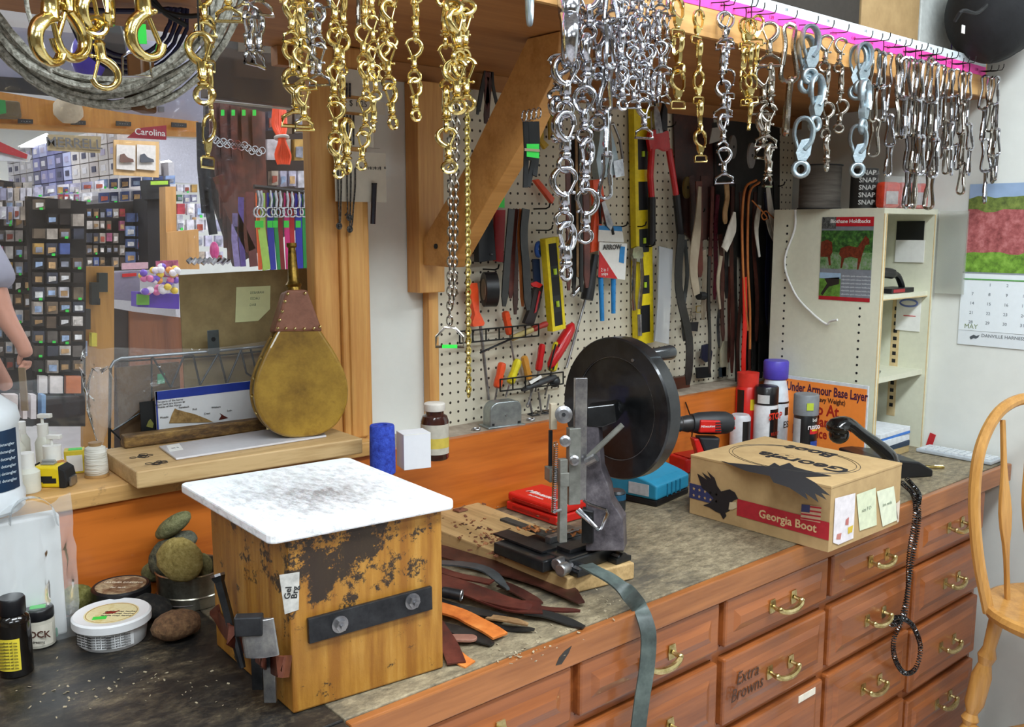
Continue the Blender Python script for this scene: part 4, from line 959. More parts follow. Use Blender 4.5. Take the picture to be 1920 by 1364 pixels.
# cardboard against the glass
CARD = mottle('old_cardboard', ['86744f', '98855c'], 30, 3, .8, 0, .1)
t = T('cardboard_sheet', 'large brown cardboard sheet propped against the window glass behind the rack', 'cardboard', (.95, 1.975, ZL))
yc = 1.975; p0, p1, p2 = ay(335, 516, yc), ay(576, 503, yc), ay(335, 720, yc)
W(MB().prism([(p0.x, ZL+.001), (p1.x, ZL+.001), (p1.x, p1.z), (p0.x, p0.z)], -.002, .002, M.Translation((0, yc, 0)) @ FACE_XZ), 'sheet', CARD, t, smooth=0)
t = T('sticky_note', 'pale yellow sticky note with handwriting stuck on the cardboard sheet', 'note', ay(475, 570, 1.971))
polyim([(443, 539), (507, 536), (506, 580), (484, 602), (441, 605)], 1.972, 'note_sheet', flat('d8dba6', .6, var=.02), t)
for (u, v, s) in ((482, 549, 'HARNESS'), (478, 560, 'LACES'), (474, 572, 'BAG')): text(s, .008, flat('6a7a6a'), t, V(ay(u, v, 1.9708))-t.location, name='handwriting', bold=-.01, sx=-1)
t = T('green_note', 'small green sticker on the brown carton under the wire rack bar', 'sticker', ay(303, 710, 1.966)); polyim([(295, 702), (309, 700), (309, 719), (295, 720)], 1.9645, 'sticker_sheet', flat('5ab88a', .5), t)
t = T('brown_carton', 'dull brown carton standing on the ledge behind the wire rack', 'carton', (.75, 1.89, ZL))
p0, p1 = ay(218, 690, 1.966), ay(337, 675, 1.966)
W(MB().box(p0.x, p1.x-.002, 1.9655, 1.972, ZL+.001, p0.z), 'carton', mottle('dull_carton', ['57422c', '6d5438'], 12, 4, .7, 0, 0), t, smooth=0)
# wire rack
t = T('wire_rack', 'dark wire rack with zigzag bracing standing on the ledge under plastic wrap', 'rack', (.75, 1.872, ZL))
yr = 1.945; WIRE = flat('3b3f42', .35, .7); LW = flat('8a9096', .3, .8)
def A_(u, v, y=yr): return ay(u, v, y)
W(MB().tube([A_(207, 690), A_(214, 678), A_(226, 672), A_(330, 664), A_(400, 659), A_(470, 652), A_(520, 648)], .0032, 8), 'top_rail', LW, t)
W(MB().tube([A_(222, 678, 1.955), A_(400, 668, 1.955), A_(520, 656, 1.955)], .002, 6), 'rear_rail', WIRE, t)
b0 = A_(203, 835); b0.z = ZL+.001
W(MB().tube([A_(207, 690), b0], .0032, 8), 'post', WIRE, t)
zz = [(285, 668), (320, 727), (345, 668), (362, 666), (375, 722), (410, 662), (425, 720), (452, 656), (462, 700), (485, 716), (470, 655)]
for i in range(0, len(zz)-1): W(MB().tube([A_(*zz[i]), A_(*zz[i+1])], .0022, 6), 'brace_wire', WIRE, t)
W(MB().tube([A_(284, 668), A_(285, 800)], .0018, 6), 'brace_wire', WIRE, t)
W(MB().tube([A_(212, 808), A_(262, 775)], .002, 6), 'brace_wire', WIRE, t); W(MB().tube([A_(207, 806), A_(240, 838)], .002, 6), 'brace_wire', WIRE, t)
q0 = A_(400, 640, 1.938); W(MB().box(-.013, .013, -.001, .001, -.028, .024, M.Translation(q0)), 'tab', flat('5e6668', .4, .6), t, bevel=.004)
W(MB().cyl(q0+V((0, -.0012, .004)), q0+V((0, .0012, .004)), .005, 10), 'tab_hole', BLACKM, t)
# plastic wrap over the rack
rb = random.Random(9); mb = MB()
prof = [(150, 668, 700), (160, 650, 760), (190, 655, 805), (230, 652, 800), (290, 655, 740), (350, 655, 730), (420, 652, 725), (470, 645, 720), (520, 636, 700), (545, 625, 690)]
def pw(i, j):
    f = i/24*(len(prof)-1); k = min(int(f), len(prof)-2); u = prof[k][0]+(prof[k+1][0]-prof[k][0])*(f-k)
    v0 = prof[k][1]+(prof[k+1][1]-prof[k][1])*(f-k); v1 = prof[k][2]+(prof[k+1][2]-prof[k][2])*(f-k)
    q = ay(u+rb.uniform(-3, 3)*(0 < j), v0+(v1-v0)*j/12+rb.uniform(-2, 2), 1.935)
    return q+V((0, rb.uniform(-.006, .003), 0))
mb.grid(pw, 24, 12)
def pw2(i, j):
    a = PI*2*i/12; r_ = [.004, .02, .034, .032, .02, .012, .006][j]; c = ay(188, [700, 690, 720, 770, 800, 820, 835][j], 1.90)
    return c+V((math.cos(a)*r_*.8, math.sin(a)*r_*.3, rb.uniform(-.003, .003)))
mb2 = MB(); mb2.grid(pw2, 12, 6)
tag(mb.build('plastic_wrap', film('shrink_film', 'ffffff', .11, .05), smooth=50), 'crumpled clear plastic wrap draped over the wire rack', 'plastic wrap')
tag(mb2.build('plastic_bag', film('shrink_film', 'ffffff', .11, .05), smooth=50), 'clear plastic bag end gathered down behind the thread spool', 'plastic bag')
# bellows
bp = zd(567, 1.965, 1.166); bz = 1.168
t = T('fireplace_bellows', 'large antique golden-brown bellows leaning on the window post', 'bellows', (bp.x, bp.y, bz), 0, rot=(R(-7), 0, FCAM+R(22)))
t.scale = (1.07, 1, 1.03)
prof = [(0, 0), (.035, .004), (.065, .022), (.085, .055), (.091, .09), (.086, .125), (.070, .165), (.048, .205), (.032, .235), (.028, .26)]
out = [(-x, y) for x, y in prof[::-1]]+prof[1:]
BW = mottle('aged_golden_wood', ['6a4c14', '8c6a20', 'a8842e', '7a5418'], 7, 6, .35, 0, .1, coat=.4)
sm2 = [(p.x, p.y) for p in spline([V((x, y, 0)) for x, y in out], 4)]
MB().prism(sm2, .012, .026, FACE_XZ).build('front_board', BW, t, smooth=0, bevel=.006, seg=3)
MB().prism(sm2, -.055, -.045, FACE_XZ).build('rear_board', BW, t, smooth=0, bevel=.003)
sm = spline([V((x, y, 0)) for x, y in out], 3); ins = [(p.x*.955, p.y*.97+.003) for p in sm]
MB().prism(ins, -.046, .013, FACE_XZ).build('leather_gusset', mottle('olive_leather', ['5c4a18', '7c6826', '8e7a34'], 20, 5, .5, 0, .3), t)
st = MB(); i0 = [p for p in sm if p.x < -.02]
for i, p in enumerate(i0[::3]):
    o_ = MB().ball((p.x*1.0-.0005, -.002, p.y), .0032, 8, 6).build('stud', BRASS, t)
MB().prism([(-.048, .215), (.046, .212), (.020, .298), (-.020, .298)], -.052, .030, FACE_XZ, ).build('leather_collar', mottle('brown_collar', ['7a4c38', '94604a'], 30, 4, .55, 0, .2), t, smooth=0, bevel=.006)
for x, z in ((-.04, .222), (-.025, .221), (-.008, .220), (.01, .219), (.028, .219), (.04, .222), (-.036, .238), (-.030, .255), (-.018, .29), (.015, .29), (-.024, .275)): MB().ball((x, -.031, z), .0032, 8, 6).build('stud', BRASS, t)
MB().lathe([(.016, .29), (.013, .305), (.016, .31), (.011, .318), (.009, .36), (.007, .385), (.010, .388), (.010, .395), (0, .395)], (0, .01, 0), n=16).build('nozzle', mottle('old_brass_dark', ['4a3c1c', '8a6e30', '6a5424'], 50, 3, .35, .9, .2), t)
# right ledge part
p = zd(718, 1.93, ZL2)
tag(MB().lathe([(.024, 0), (.0262, .003), (.0265, .05), (.0255, .1), (.024, .103), (.011, .1035), (.010, .09), (0, .09)], n=28).build('bandage_roll', mottle('blue_crepe', ['1d2c86', '2c44b0', '3a56c4'], 80, 3, .85, 0, .5), loc=p), 'standing blue self-adhesive bandage roll on the ledge', 'bandage roll')
p = zd(776, 1.99, ZL2); t = T('white_carton', 'plain small white carton between blue roll and brown jar', 'box', (p.x, p.y, ZL2), FCAM+R(25))
rbox(.060, .05, .076).build('carton', flat('e6e6ea', .6, var=.01), t, smooth=0, bevel=.001)
MB().box(-.03, .03, -.0252, -.025, .074, .0762).build('flap', WHITE, t, smooth=0)
p = zd(816, 2.06, ZL2)
t = lathe_thing('brown_jar', 'dark brown glass jar with white lid and yellow-banded label on the ledge', 'jar', p, [
    ('glass', [(.028, 0), (.031, .004), (.031, .085), (.027, .096), (.020, .100), (.020, .112), (0, .112)], flat('3c201a', .15, coat=.5)), ('lid', [(.0225, .108), (.0235, .110), (.0235, .123), (.021, .125), (0, .125)], flat('ddd6cc', .5))], 28)
wrap(t, .0314, .014, .08, -90, 80, flat('b9b2a4', .6)); wrap(t, .0317, .028, .05, -90, 80, flat('c8b04a', .6), 'yellow_band')
# pencil sharpener
GS = mottle('grey_cast_metal', ['8b9294', 'aab2b2'], 30, 3, .3, .75, .1)
t = T('pencil_sharpener', 'grey metal wall-type pencil sharpener body on the ledge below the tools', 'pencil sharpener', ay(942, 808, 1.80)); t.location.z = ZL2; t.rotation_euler.z = R(-12)
MB().prism([(-.046, 0), (.046, 0), (.046, .046)]+[(math.cos(R(a))*.02+.026, math.sin(R(a))*.02+.046) for a in range(15, 91, 15)]+[(-.02, .066)]+[(math.cos(R(a))*.026-.02, math.sin(R(a))*.026+.04) for a in range(105, 181, 15)], -.02, .02, FACE_XZ).build('housing', GS, t, smooth=30, bevel=.002)
MB().box(-.054, .054, -.026, .03, 0, .004).build('base_plate', GS, t, bevel=.001)
MB().cyl((.0, -.022, .03), (.0, -.0205, .03), .003, 8).build('rivet', STEEL, t); MB().box(-.04, -.034, -.0215, -.02, .006, .012).build('slot', BLACKM, t, smooth=0)
MB().box(.034, .042, -.0215, -.02, .006, .012).build('slot', BLACKM, t, smooth=0)
for (u, v, lb) in ((893, 813, 'bright steel washer piece lying left of the sharpener'), (995, 800, 'bent steel clip lying right of the sharpener')):
    p = ay(u, v, 1.80); p.z = ZL2+.003; tag(MB().torus((0, 0, 0), .010, .002, (0, 0, 1), 14, 6).ball((.01, 0, 0), .004, 8, 6).build('steel_clip', STEEL, loc=p), lb, 'clip')
# thread card on the post: white board with dark laces
t = T('lace_card', 'white display card with dark laces pinned on the window post', 'card', (1.10, 1.782, 1.75))
yk = 1.783
def kb(u0, v0, u1, v1, y, name, mat, th=.002):
    a, b = ay(u0, v0, y), ay(u1, v1, y); return W(MB().box(min(a.x, b.x), max(a.x, b.x), y-th, y, min(a.z, b.z), max(a.z, b.z)), name, mat, t, smooth=0)
CW = flat('cfc8b8', .6, var=.02)
kb(640, 128, 705, 184, yk, 'card_panel', CW); kb(640, 184, 722, 216, yk, 'card_panel', CW); kb(640, 214, 700, 278, yk, 'card_panel', CW); kb(626, 282, 724, 380, yk, 'card_panel', CW)
kb(640, 274, 712, 279, yk-.002, 'card_slot', flat('3a2418'), .001)
text('$ 1.25', .018, INKK, t, V(ay(672, 195, yk-.003))-t.location, name='price', bold=-.01)
text('2 2 2 2 2 2 2', .008, INKK, t, V(ay(700, 316, yk-.003))-t.location, name='price')
LACE = mottle('dark_lace', ['16161a', '3c3a3a', '6a6660'], 220, 1, .7, 0, .6)
for u in (645, 651, 657, 663): W(MB().tube([ay(u, 216, yk-.004), ay(u, 272, yk-.004)], .0018, 6), 'lace', LACE, t)
for u in (640, 646, 652): W(MB().tube([ay(u+4, 156, yk-.004), ay(u+4, 182, yk-.004)], .0024, 6), 'lace', LACE, t)
for k, (u0, u1, v1) in enumerate(((634, 636, 420), (640, 638, 415), (651, 652, 398), (658, 656, 425), (666, 660, 422))):
    W(MB().tube(spline([ay(u0, 316, yk-.004), ay(u0, 350, yk-.005), ay((u0+u1)/2, 385, yk-.006), ay(u1, v1, yk-.006), ay(u1-5, v1+6, yk-.008)], 4), .0018, 6), 'lace', LACE, t)
for u, v in ((636, 424), (655, 408), (656, 430)): W(MB().torus(ay(u, v, yk-.008), .006, .002, (0, 1, 0), 10, 6).ball(ay(u, v, yk-.008), .005, 8, 6), 'knot', LACE, t)
for i in range(9): W(MB().torus(ay(650+9*i, 315, yk-.003), .002, .0007, (0, 1, 0), 8, 4), 'eyelet', DKSTEEL, t)
o = T('dark_pencil', 'flat black carpenter pencil stuck upright on the lower right of the lace card', 'pencil', ay(700, 380, 1.78))
a, b = ay(702, 346, 1.776), ay(699, 420, 1.776); W(MB().tube([a, b], .0055, 6), 'shaft', flat('201e2c', .4), o, smooth=0); W(MB().tube([a+V((0, 0, .0)), a+V((0, 0, .003))], .006, 6), 'end_cap', BLACKM, o)
# ================================================================ MACHINE ON PLANK
LP = wood('machine_plank', 'c4a270', '94774a', 'Y', 1.0, .6, '5a452c', .6, 12, lo=.6)
zp = .936
t = T('machine_plank', 'long pale plank strewn with shavings under the flywheel machine', 'plank', (1.28, 1.45, ZC))
q = [az(u, v, zp) for u, v in ((1063, 1085), (1190, 1055))]
W(MB().prism([q[0].xy, q[1].xy, V((1.388, 1.735)), V((1.185, 1.735))], ZC+.001, zp), 'plank', LP, t, smooth=0, bevel=.003)
t = T('strap_cutting_machine', 'black flywheel strap-cutting machine with steel column, clamped to the plank', 'machine', (1.29, 1.32, zp))
BK = mottle('black_enamel', ['0f1011', '1e1f21', '2b2c2e'], 14, 5, .28, .3, .05, coat=.3)
CI = mottle('purple_grey_casting', ['3b363b', '5a5459', '777074'], 26, 6, .45, .5, .3)
def bx6(name, mat, x0, x1, y0, y1, z0, z1, bev=.002): return W(MB().box(x0, x1, y0, y1, z0, z1), name, mat, t, smooth=0, bevel=bev)
bx6('base', BK, 1.212, 1.372, 1.238, 1.40, zp+.001, zp+.030, .004)
W(MB().box(1.175, 1.215, 1.27, 1.42, zp+.004, zp+.028), 'side_tray', BK, t, smooth=0, bevel=.003)
W(MB().box(1.20, 1.24, 1.30, 1.45, zp+.030, zp+.034), 'feed_table', DKSTEEL, t, smooth=0)
W(MB().box(1.24, 1.36, 1.262, 1.30, zp+.030, zp+.038), 'guide_rail', DKSTEEL, t, smooth=0, bevel=.001)
W(MB().box(1.25, 1.355, 1.33, 1.345, zp+.030, zp+.044), 'guide_rail', STEEL, t, smooth=0, bevel=.001)
W(MB().box(1.26, 1.28, 1.35, 1.50, zp+.036, zp+.041), 'waste_strip', mottle('strip_leather', ['3a3834', '55524c'], 30), t, smooth=0)
for x in (1.237, 1.345):
    W(MB().prism([(-.022, 0), (.022, 0), (.022, .010), (.010, .014), (.004, .020), (-.004, .020), (-.010, .014), (-.022, .010)], -.0, .024, M.Translation((x, 1.238, zp+.001)) @ FACE_XZ), 'clamp_foot', BK, t, smooth=0, bevel=.001)
    W(MB().prism([(-.016, .0205), (.016, .0205), (.010, .023), (-.010, .023)], .002, .020, M.Translation((x, 1.238, zp-.006)) @ FACE_XZ), 'clamp_plate', STEEL, t, smooth=0)
for i, (x, y) in enumerate(((1.19, 1.225), (1.205, 1.252))):
    W(MB().lathe([(.005, 0), (.005, .016), (.0115, .018), (.0125, .022), (.0125, .040), (.010, .042), (0, .042)], (x+.03, y+.012, zp+.020), (-1, -.25, .02), 16), 'clamp_knob', STEEL, t)
def vbar(name, mat, u0, u1, v0, v1, d, dep=.02, rz=0, bev=.001):
    a, b = ad((u0+u1)/2, v0, d), ad((u0+u1)/2, v1, d); w = (u1-u0)*d/FPX/1.12
    b.x, b.y = (a.x+b.x)/2, (a.y+b.y)/2
    return W(MB().box(-w/2, w/2, -dep/2, dep/2, 0, a.z-b.z, M.Translation((b.x, b.y, b.z)) @ M.Rotation(FCAM+R(18)+rz, 4, 'Z')), name, mat, t, smooth=0, bevel=bev)
dM = 1.80
G6 = mottle('grey_machine_paint', ['6a6a64', '7d7d76', '8c8b84'], 30, 4, .4, .4, .1)
vbar('plunger_bar', G6, 1046, 1063, 858, 1020, dM, .014)
vbar('slide_column', G6, 1062, 1088, 800, 948, dM+.01, .018)
vbar('slide_plate', STEEL, 1074, 1101, 706, 942, dM+.005, .010)
vbar('column_block', G6, 1046, 1066, 885, 912, dM-.004, .018)
vbar('side_bracket', G6, 1024, 1044, 876, 902, dM+.03, .03)
vbar('black_rod', BLACK, 1028, 1036, 806, 882, dM+.035, .006)
o = vbar('felt_pad', flat('b8ab94', .9), 1030, 1044, 756, 806, dM+.03, .012)
# casting
def cast(pts, d, dep, name, mat):
    P = [ad(u, v, d) for u, v in pts]; back = FW.copy(); back.z = 0; back.normalize(); back = (back+V((.45, 0, 0))).normalized()*dep
    mb = MB(); a = mb._pv(P); b = mb._pv([p+back for p in P]); n = len(P); mb.b.faces.new(a); mb.b.faces.new(b[::-1])
    for i in range(n): mb.b.faces.new([a[i], a[(i+1) % n], b[(i+1) % n], b[i]])
    return W(mb, name, mat, t, smooth=0, bevel=.002)
cast([(1098, 790), (1122, 800), (1128, 880), (1142, 915), (1146, 940), (1168, 975), (1170, 1034), (1098, 1034)], 1.835, .045, 'frame_casting', CI)
cast([(1090, 955), (1112, 960), (1112, 1020), (1090, 1020)], 1.825, .02, 'throat', BK)
cast([(1100, 764), (1152, 758), (1156, 792), (1130, 802), (1100, 800)], 1.832, .05, 'bearing_arm', BK)
# flywheel: disc whose axle runs along X
wc = ax(1150, 767, 1.375); wr = .146
W(MB().lathe([(.018, 0), (.018, .006), (.105, .006), (.107, .002), (.143, .0), (wr, .004), (wr, .034), (.142, .038), (.10, .036), (0, .036)][0:], wc, (1, 0, 0), 64), 'flywheel', BK, t, smooth=35)
W(MB().torus(wc+V((.004, 0, 0)), .106, .0009, (1, 0, 0), 56, 5), 'wheel_groove', STEEL, t)
W(MB().lathe([(.010, -.003), (.016, -.003), (.018, .004), (.018, .008)], wc, (1, 0, 0), 20), 'hub_collar', STEEL, t)
axd = wc+V((-.085, -.002, 0)); W(MB().cyl(axd, wc+V((.002, 0, 0)), .0085, 16), 'axle', STEEL, t)
hc = wc+V((.036, -.035, .107)); W(MB().lathe([(.006, 0), (.010, .006), (.013, .02), (.0145, .06), (.0155, .085), (.014, .092), (0, .092)], hc, (1, -.1, .03), 18), 'crank_handle', flat('26282a', .25, coat=.3), t)
W(MB().cyl(wc+V((-.0015, -.05, .105)), wc+V((.001, -.05, .105)), .0035, 8), 'wheel_hole', STEEL, t)
for (u, v, r) in ((1057, 778, .017), (1060, 828, .011), (1077, 864, .010)):
    c = ad(u, v, dM-.012); W(MB().lathe([(r, .012), (r, 0), (r*.6, -.002), (r*.6, -.005), (0, -.005)], c, FW, 20), 'boss', STEEL, t); 
W(MB().cyl(ad(1057, 778, dM-.019), ad(1057, 778, dM-.017), .004, 6), 'boss_screw', BLACK, t)
a, b = ad(1042, 830, dM-.02), ad(1038, 962, dM-.02); hx = []
for i in range(38*8): f = i/(38*8); c = a.lerp(b, f); hx.append(c+V((math.cos(2*PI*i/8)*.0042, math.sin(2*PI*i/8)*.0042, 0)))
W(MB().tube(hx, .0011, 5), 'return_spring', CHROME, t)
W(MB().tube([ad(1036, 960, dM-.02), ad(1052, 957, dM-.01)], .003, 8), 'spring_pin', STEEL, t)
W(MB().tube([ad(1103, 858, 1.80), ad(1167, 797, 1.78)], .0055, 10), 'lever_rod', G6, t)
W(MB().tube([ad(1100, 868, 1.80), ad(1118, 858, 1.79)], .009, 10), 'lever_boss', STEEL, t)
W(MB().tube([ad(u, v, 1.78) for u, v in ((1094, 938), (1104, 946), (1136, 957), (1139, 964), (1127, 992), (1122, 994), (1080, 958))], .0032, 8), 'wire_finger', CHROME, t)
W(MB().tube([ad(1118, 990, 1.775), ad(1085, 955, 1.79)], .0035, 8), 'wire_finger', STEEL, t)
# shavings
def bits(name, label, regions, mat, n, parent=None):
    rr = random.Random(11); mb = MB()
    for (pts, z, k, sp) in regions:
        for i in range(k):
            u, v = pts[rr.randrange(len(pts))]; p = az(u+rr.gauss(0, sp), v+rr.gauss(0, sp*.35), z)
            s = rr.uniform(.0012, .0034)*(n or 1); m_ = M.Translation(p+V((0, 0, s*.5))) @ Euler((rr.uniform(-.6, .6), rr.uniform(-.6, .6), rr.uniform(0, 6))).to_matrix().to_4x4()
            mb.box(-s*1.6, s*1.6, -s, s, -s*.3, s*.3, m_)
    return mb.build(name, mat, label=label, cat='shavings', kind='stuff', smooth=0)
SHV = mottle('leather_shavings', ['3c2418', '7a4a30', 'b47a50'], 30, 2, .8, 0, 0)
bits('leather_shavings', 'brown leather shavings scattered over the plank beside the machine', [([(900, 1005), (925, 1020), (950, 1035), (880, 985), (940, 1010)], zp, 110, 22), ([(860, 960), (1000, 990)], zp, 20, 30)], SHV, 0)
bits('leather_shavings', 'orange-brown leather shavings heaped on the machine bed', [([(1110, 1010), (1125, 1018), (1080, 1000)], zp+.04, 60, 9), ([(1000, 993), (1020, 997)], zp+.043, 25, 10)], mottle('orange_shavings', ['4a2814', '8f5226', 'cf8a50'], 40, 2, .8, 0, 0), 0)
bits('sawdust_crumbs', 'small pale crumbs scattered on the worktop before the plank', [([(1120, 1125), (1050, 1190), (1000, 1220), (1100, 1150), (960, 1230)], ZC, 90, 30), ([(300, 1260), (400, 1290), (200, 1300), (100, 1320)], ZC, 70, 60)], flat('a89a80', .9), .5)
t = T('leather_washer', 'small square leather pad with a hole on the plank by the cutting board', 'leather pad', az(863, 958, zp+.001)); MB().box(-.014, .014, -.012, .012, 0, .004).build('pad', mottle('pad_leather', ['6a4030', '8a5a44'], 30), t, smooth=0, bevel=.001)
MB().cyl((0, 0, .0038), (0, 0, .0044), .003, 10).build('hole', BLACK, t)
# red case
RED = flat('d8261e', .38, var=.02)
t = T('red_bit_case', 'red plastic bit case lying behind the plank against the orange panel', 'tool case', (1.54, 1.64, ZC))
W(MB().box(1.478, 1.60, 1.552, 1.735, ZC+.001, ZC+.022), 'lower_shell', RED, t, smooth=0, bevel=.004, seg=3)
W(MB().box(1.480, 1.598, 1.554, 1.733, ZC+.024, ZC+.046), 'lid', RED, t, smooth=0, bevel=.007, seg=3)
for z in (.009, .030): W(MB().box(1.476, 1.479, 1.575, 1.71, ZC+z, ZC+z+.007), 'rib', flat('a81812', .4), t, smooth=0, bevel=.001)
text('Milwaukee', .026, WHITE, t, V((1.525, 1.65, ZC+.0463))-t.location, rot=(0, 0, -PI/2), name='case_logo', bold=.02, shear=.3)
text('Shockwave', .012, WHITE, t, V((1.502, 1.65, ZC+.0463))-t.location, rot=(0, 0, -PI/2), name='case_text')
# teal charger
TEAL = flat('2a86a8', .4, var=.03)
cxy = V((1.774, 1.493)); a_ = V((.985, .17)).normalized(); b_ = V((-.17, .985)).normalized()
cc = cxy+a_*.085+b_*.075; t = T('battery_charger', 'teal battery charger between the flywheel and the boot box', 'charger', (cc.x, cc.y, ZC), math.atan2(a_.y, a_.x))
rbox(.166, .146, .016, z=.001).build('foot', BLACK, t, smooth=0, bevel=.003)
MB().prism([(-.073, .017), (.073, .017), (.073, .075), (.04, .088), (-.05, .064), (-.073, .055)], -.084, .084, M(((0, 0, 1, 0), (1, 0, 0, 0), (0, 1, 0, 0), (0, 0, 0, 1)))).build('housing', TEAL, t, smooth=0, bevel=.006, seg=3)
for i in range(4): MB().box(-.035+i*.022, -.031+i*.022, -.076, -.0725, .018, .052).build('vent_rib', flat('1c6a88', .4), t, smooth=0, bevel=.001)
MB().box(-.055, .06, .0, .062, .075, .0865, M.Rotation(-.0, 4, 'X')).build('battery_slot', flat('23282c', .4), t, smooth=0, bevel=.003)
MB().box(-.0855, -.0842, -.05, .01, .025, .055).build('rating_label', flat('b8bcc0', .4, var=.1), t, smooth=0)
MB().box(-.07, -.0, -.055, -.01, .0655, .0672, M.Rotation(.17, 4, 'X')).build('top_label', flat('8a98a0', .4, var=.2), t, smooth=0)
p = az(1155, 960, ZC); t = T('blue_battery', 'dark blue and black round battery pack between machine and charger', 'battery', p, FCAM)
MB().lathe([(.020, .001), (.024, .006), (.024, .05), (.02, .056), (0, .056)], n=20).build('pack', flat('20282e', .35, coat=.2), t); MB().lathe([(.0245, .034), (.0245, .048)], n=20).build('blue_band', flat('1c5878', .4), t)
# grey-green leather strap running out of the machine
LS = mottle('grey_green_leather', ['2c3230', '4a5450', '66706a'], 9, 5, .5, 0, .15)
pts = [az(1098, 1060, zp+.034), az(1116, 1070, zp+.034), az(1146, 1086, zp+.026), az(1175, 1110, zp+.010), ay(1198, 1138, 1.098), ay(1209, 1162, 1.078), ay(1216, 1195, 1.064), ay(1213, 1250, 1.062), ay(1204, 1310, 1.062), ay(1197, 1364, 1.064), ay(1190, 1430, 1.066)]
P = spline(pts, 5); n = len(P)
MB().ribbon(P, .031, .0035, [V((1, 0, 0)).lerp(V((.93, -.36, 0)), min(1, i/(n*.5))) for i in range(n)]).build('leather_strap', LS, label='grey-green leather strap coming out of the machine and hanging over the edge', cat='strap', smooth=60)
tag(MB().torus(az(1119, 1066, zp+.042), .005, .0008, (0, 0, 1), 12, 4, sx=.6).build('strap_stamp', flat('b8b8ac')), 'small pale round punch mark on the start of the grey-green strap', 'mark') if 0 else None
# leather offcuts
DB = mottle('dark_brown_hide', ['24100c', '3a1a14', '4e2a20'], 14, 5, .42, 0, .15); MR = mottle('maroon_hide', ['341410', '4e2018', '643024'], 14, 5, .45, 0, .15)
BKH = mottle('black_hide', ['101010', '1e1d1c', '2e2c2a'], 20, 5, .4, 0, .15); ORH = mottle('orange_hide', ['a4501c', 'c8702e', 'dc8c48'], 14, 4, .5, 0, .15)
GRH = mottle('grey_hide', ['26282a', '3c4042', '50565a'], 12, 4, .4, 0, .1); TNH = mottle('tan_hide', ['7a5a38', '9a7850', 'b89468'], 20, 4, .7, 0, .2)
def off(name, label, pts, w, mat, z0, z1, th=.003, side=None, tip=True):
    P = [az(u, v, z0+(z1-z0)*i/(len(pts)-1)) for i, (u, v) in enumerate(pts)]; P = spline(P, 4); n = len(P)
    ww = w*1.03e-3
    ws = [ww*(1 if (not tip or i < n*.72) else max(.12, (n-i)/(n*.28))) for i in range(n)]
    d_ = (P[-1]-P[0]).normalized(); sd_ = V((-d_.y, d_.x, 0)).normalized()
    rr = random.Random(int(pts[0][1]*3+w)); P = [p+V((0, 0, .003*math.sin(i*.5+w))) for i, p in enumerate(P)]
    return tag(MB().ribbon(P, ws, th, sd_).build(name, mat, smooth=50), label, 'leather scrap', 'leather offcuts beside the block')
off('leather_offcut', 'broad dark brown leather strip rearmost of the offcut pile', [(800, 1030), (870, 1045), (1028, 1092), (1090, 1134)], 52, DB, .925, .908)
off('leather_offcut', 'broad maroon leather strip in the middle of the offcut pile', [(800, 1085), (880, 1105), (964, 1135), (1015, 1142)], 52, MR, .930, .912, tip=False)
off('leather_offcut', 'pointed blue-grey leather strip on top of the offcut pile', [(800, 1052), (860, 1060), (916, 1072), (953, 1103)], 24, GRH, .938, .925)
off('leather_offcut', 'narrow brown leather strip under the blue-grey pointed one', [(800, 1060), (860, 1078), (922, 1095)], 22, MR, .934, .925, tip=False)
off('leather_offcut', 'black leather strip in front of the broad maroon one', [(800, 1122), (860, 1138), (950, 1160)], 28, BKH, .924, .908)
off('leather_offcut', 'bright orange leather strip with notched end beside the block', [(800, 1135), (860, 1148), (900, 1172), (938, 1196)], 34, ORH, .926, .906, tip=False, th=.004)
off('leather_offcut', 'short maroon leather strip at the pile centre', [(905, 1120), (960, 1138), (998, 1142)], 24, MR, .922, .915, tip=False)
off('leather_offcut', 'black pointed strip sticking out farthest right of the pile', [(985, 1150), (1040, 1158), (1095, 1174)], 26, BKH, .910, .905)
off('leather_offcut', 'thin reddish strip lying above the farthest-right black point', [(990, 1135), (1040, 1142), (1088, 1149)], 16, MR, .917, .91)
off('leather_offcut', 'notched tan rough-side scrap before the maroon strips', [(915, 1155), (950, 1165), (990, 1172)], 18, TNH, .912, .908)
off('leather_offcut', 'dark pointed scrap in front of the notched tan one', [(920, 1172), (960, 1178), (1002, 1184)], 16, BKH, .906, .904)
off('leather_offcut', 'black strip under the orange one, ending in a point', [(800, 1165), (860, 1185), (923, 1211)], 30, BKH, .910, .903)
off('leather_offcut', 'dark brown strip end under the broad maroon strip', [(940, 1098), (980, 1115), (1015, 1130)], 26, DB, .912, .908)
off('leather_offcut', 'brown frayed leather scrap nearest the worktop edge', [(815, 1165), (838, 1205), (856, 1246)], 30, MR, .918, .904, tip=False)
off('leather_offcut', 'orange frayed scrap at the worktop edge beside the block', [(840, 1222), (862, 1236), (882, 1244)], 26, ORH, .906, .904, tip=False)
c = az(866, 1200, .909); tag(MB().prism([(math.cos(R(a))*.012+(.014 if math.cos(R(a)) > 0 else -.014), math.sin(R(a))*.012) for a in range(0, 360, 20)], 0, .005).build('leather_tab', mottle('pink_brown_leather', ['7c5244', '9a6c5a'], 30), loc=c, rot=(0, 0, -.75), bevel=.001), 'oval pink-brown leather tab lying between orange and frayed scraps', 'leather scrap', 'leather offcuts beside the block')
a = az(829, 1110, .932); b = a+V((.022, -.03, -.004)); o = MB().lathe([(.0075, 0), (.0105, .0), (.0105, .035), (.008, .036), (.008, .05), (0, .05)], b, a-b, 18).build('socket', DKSTEEL, label='dark steel tube socket poking out beside the block over the offcuts', cat='tool')
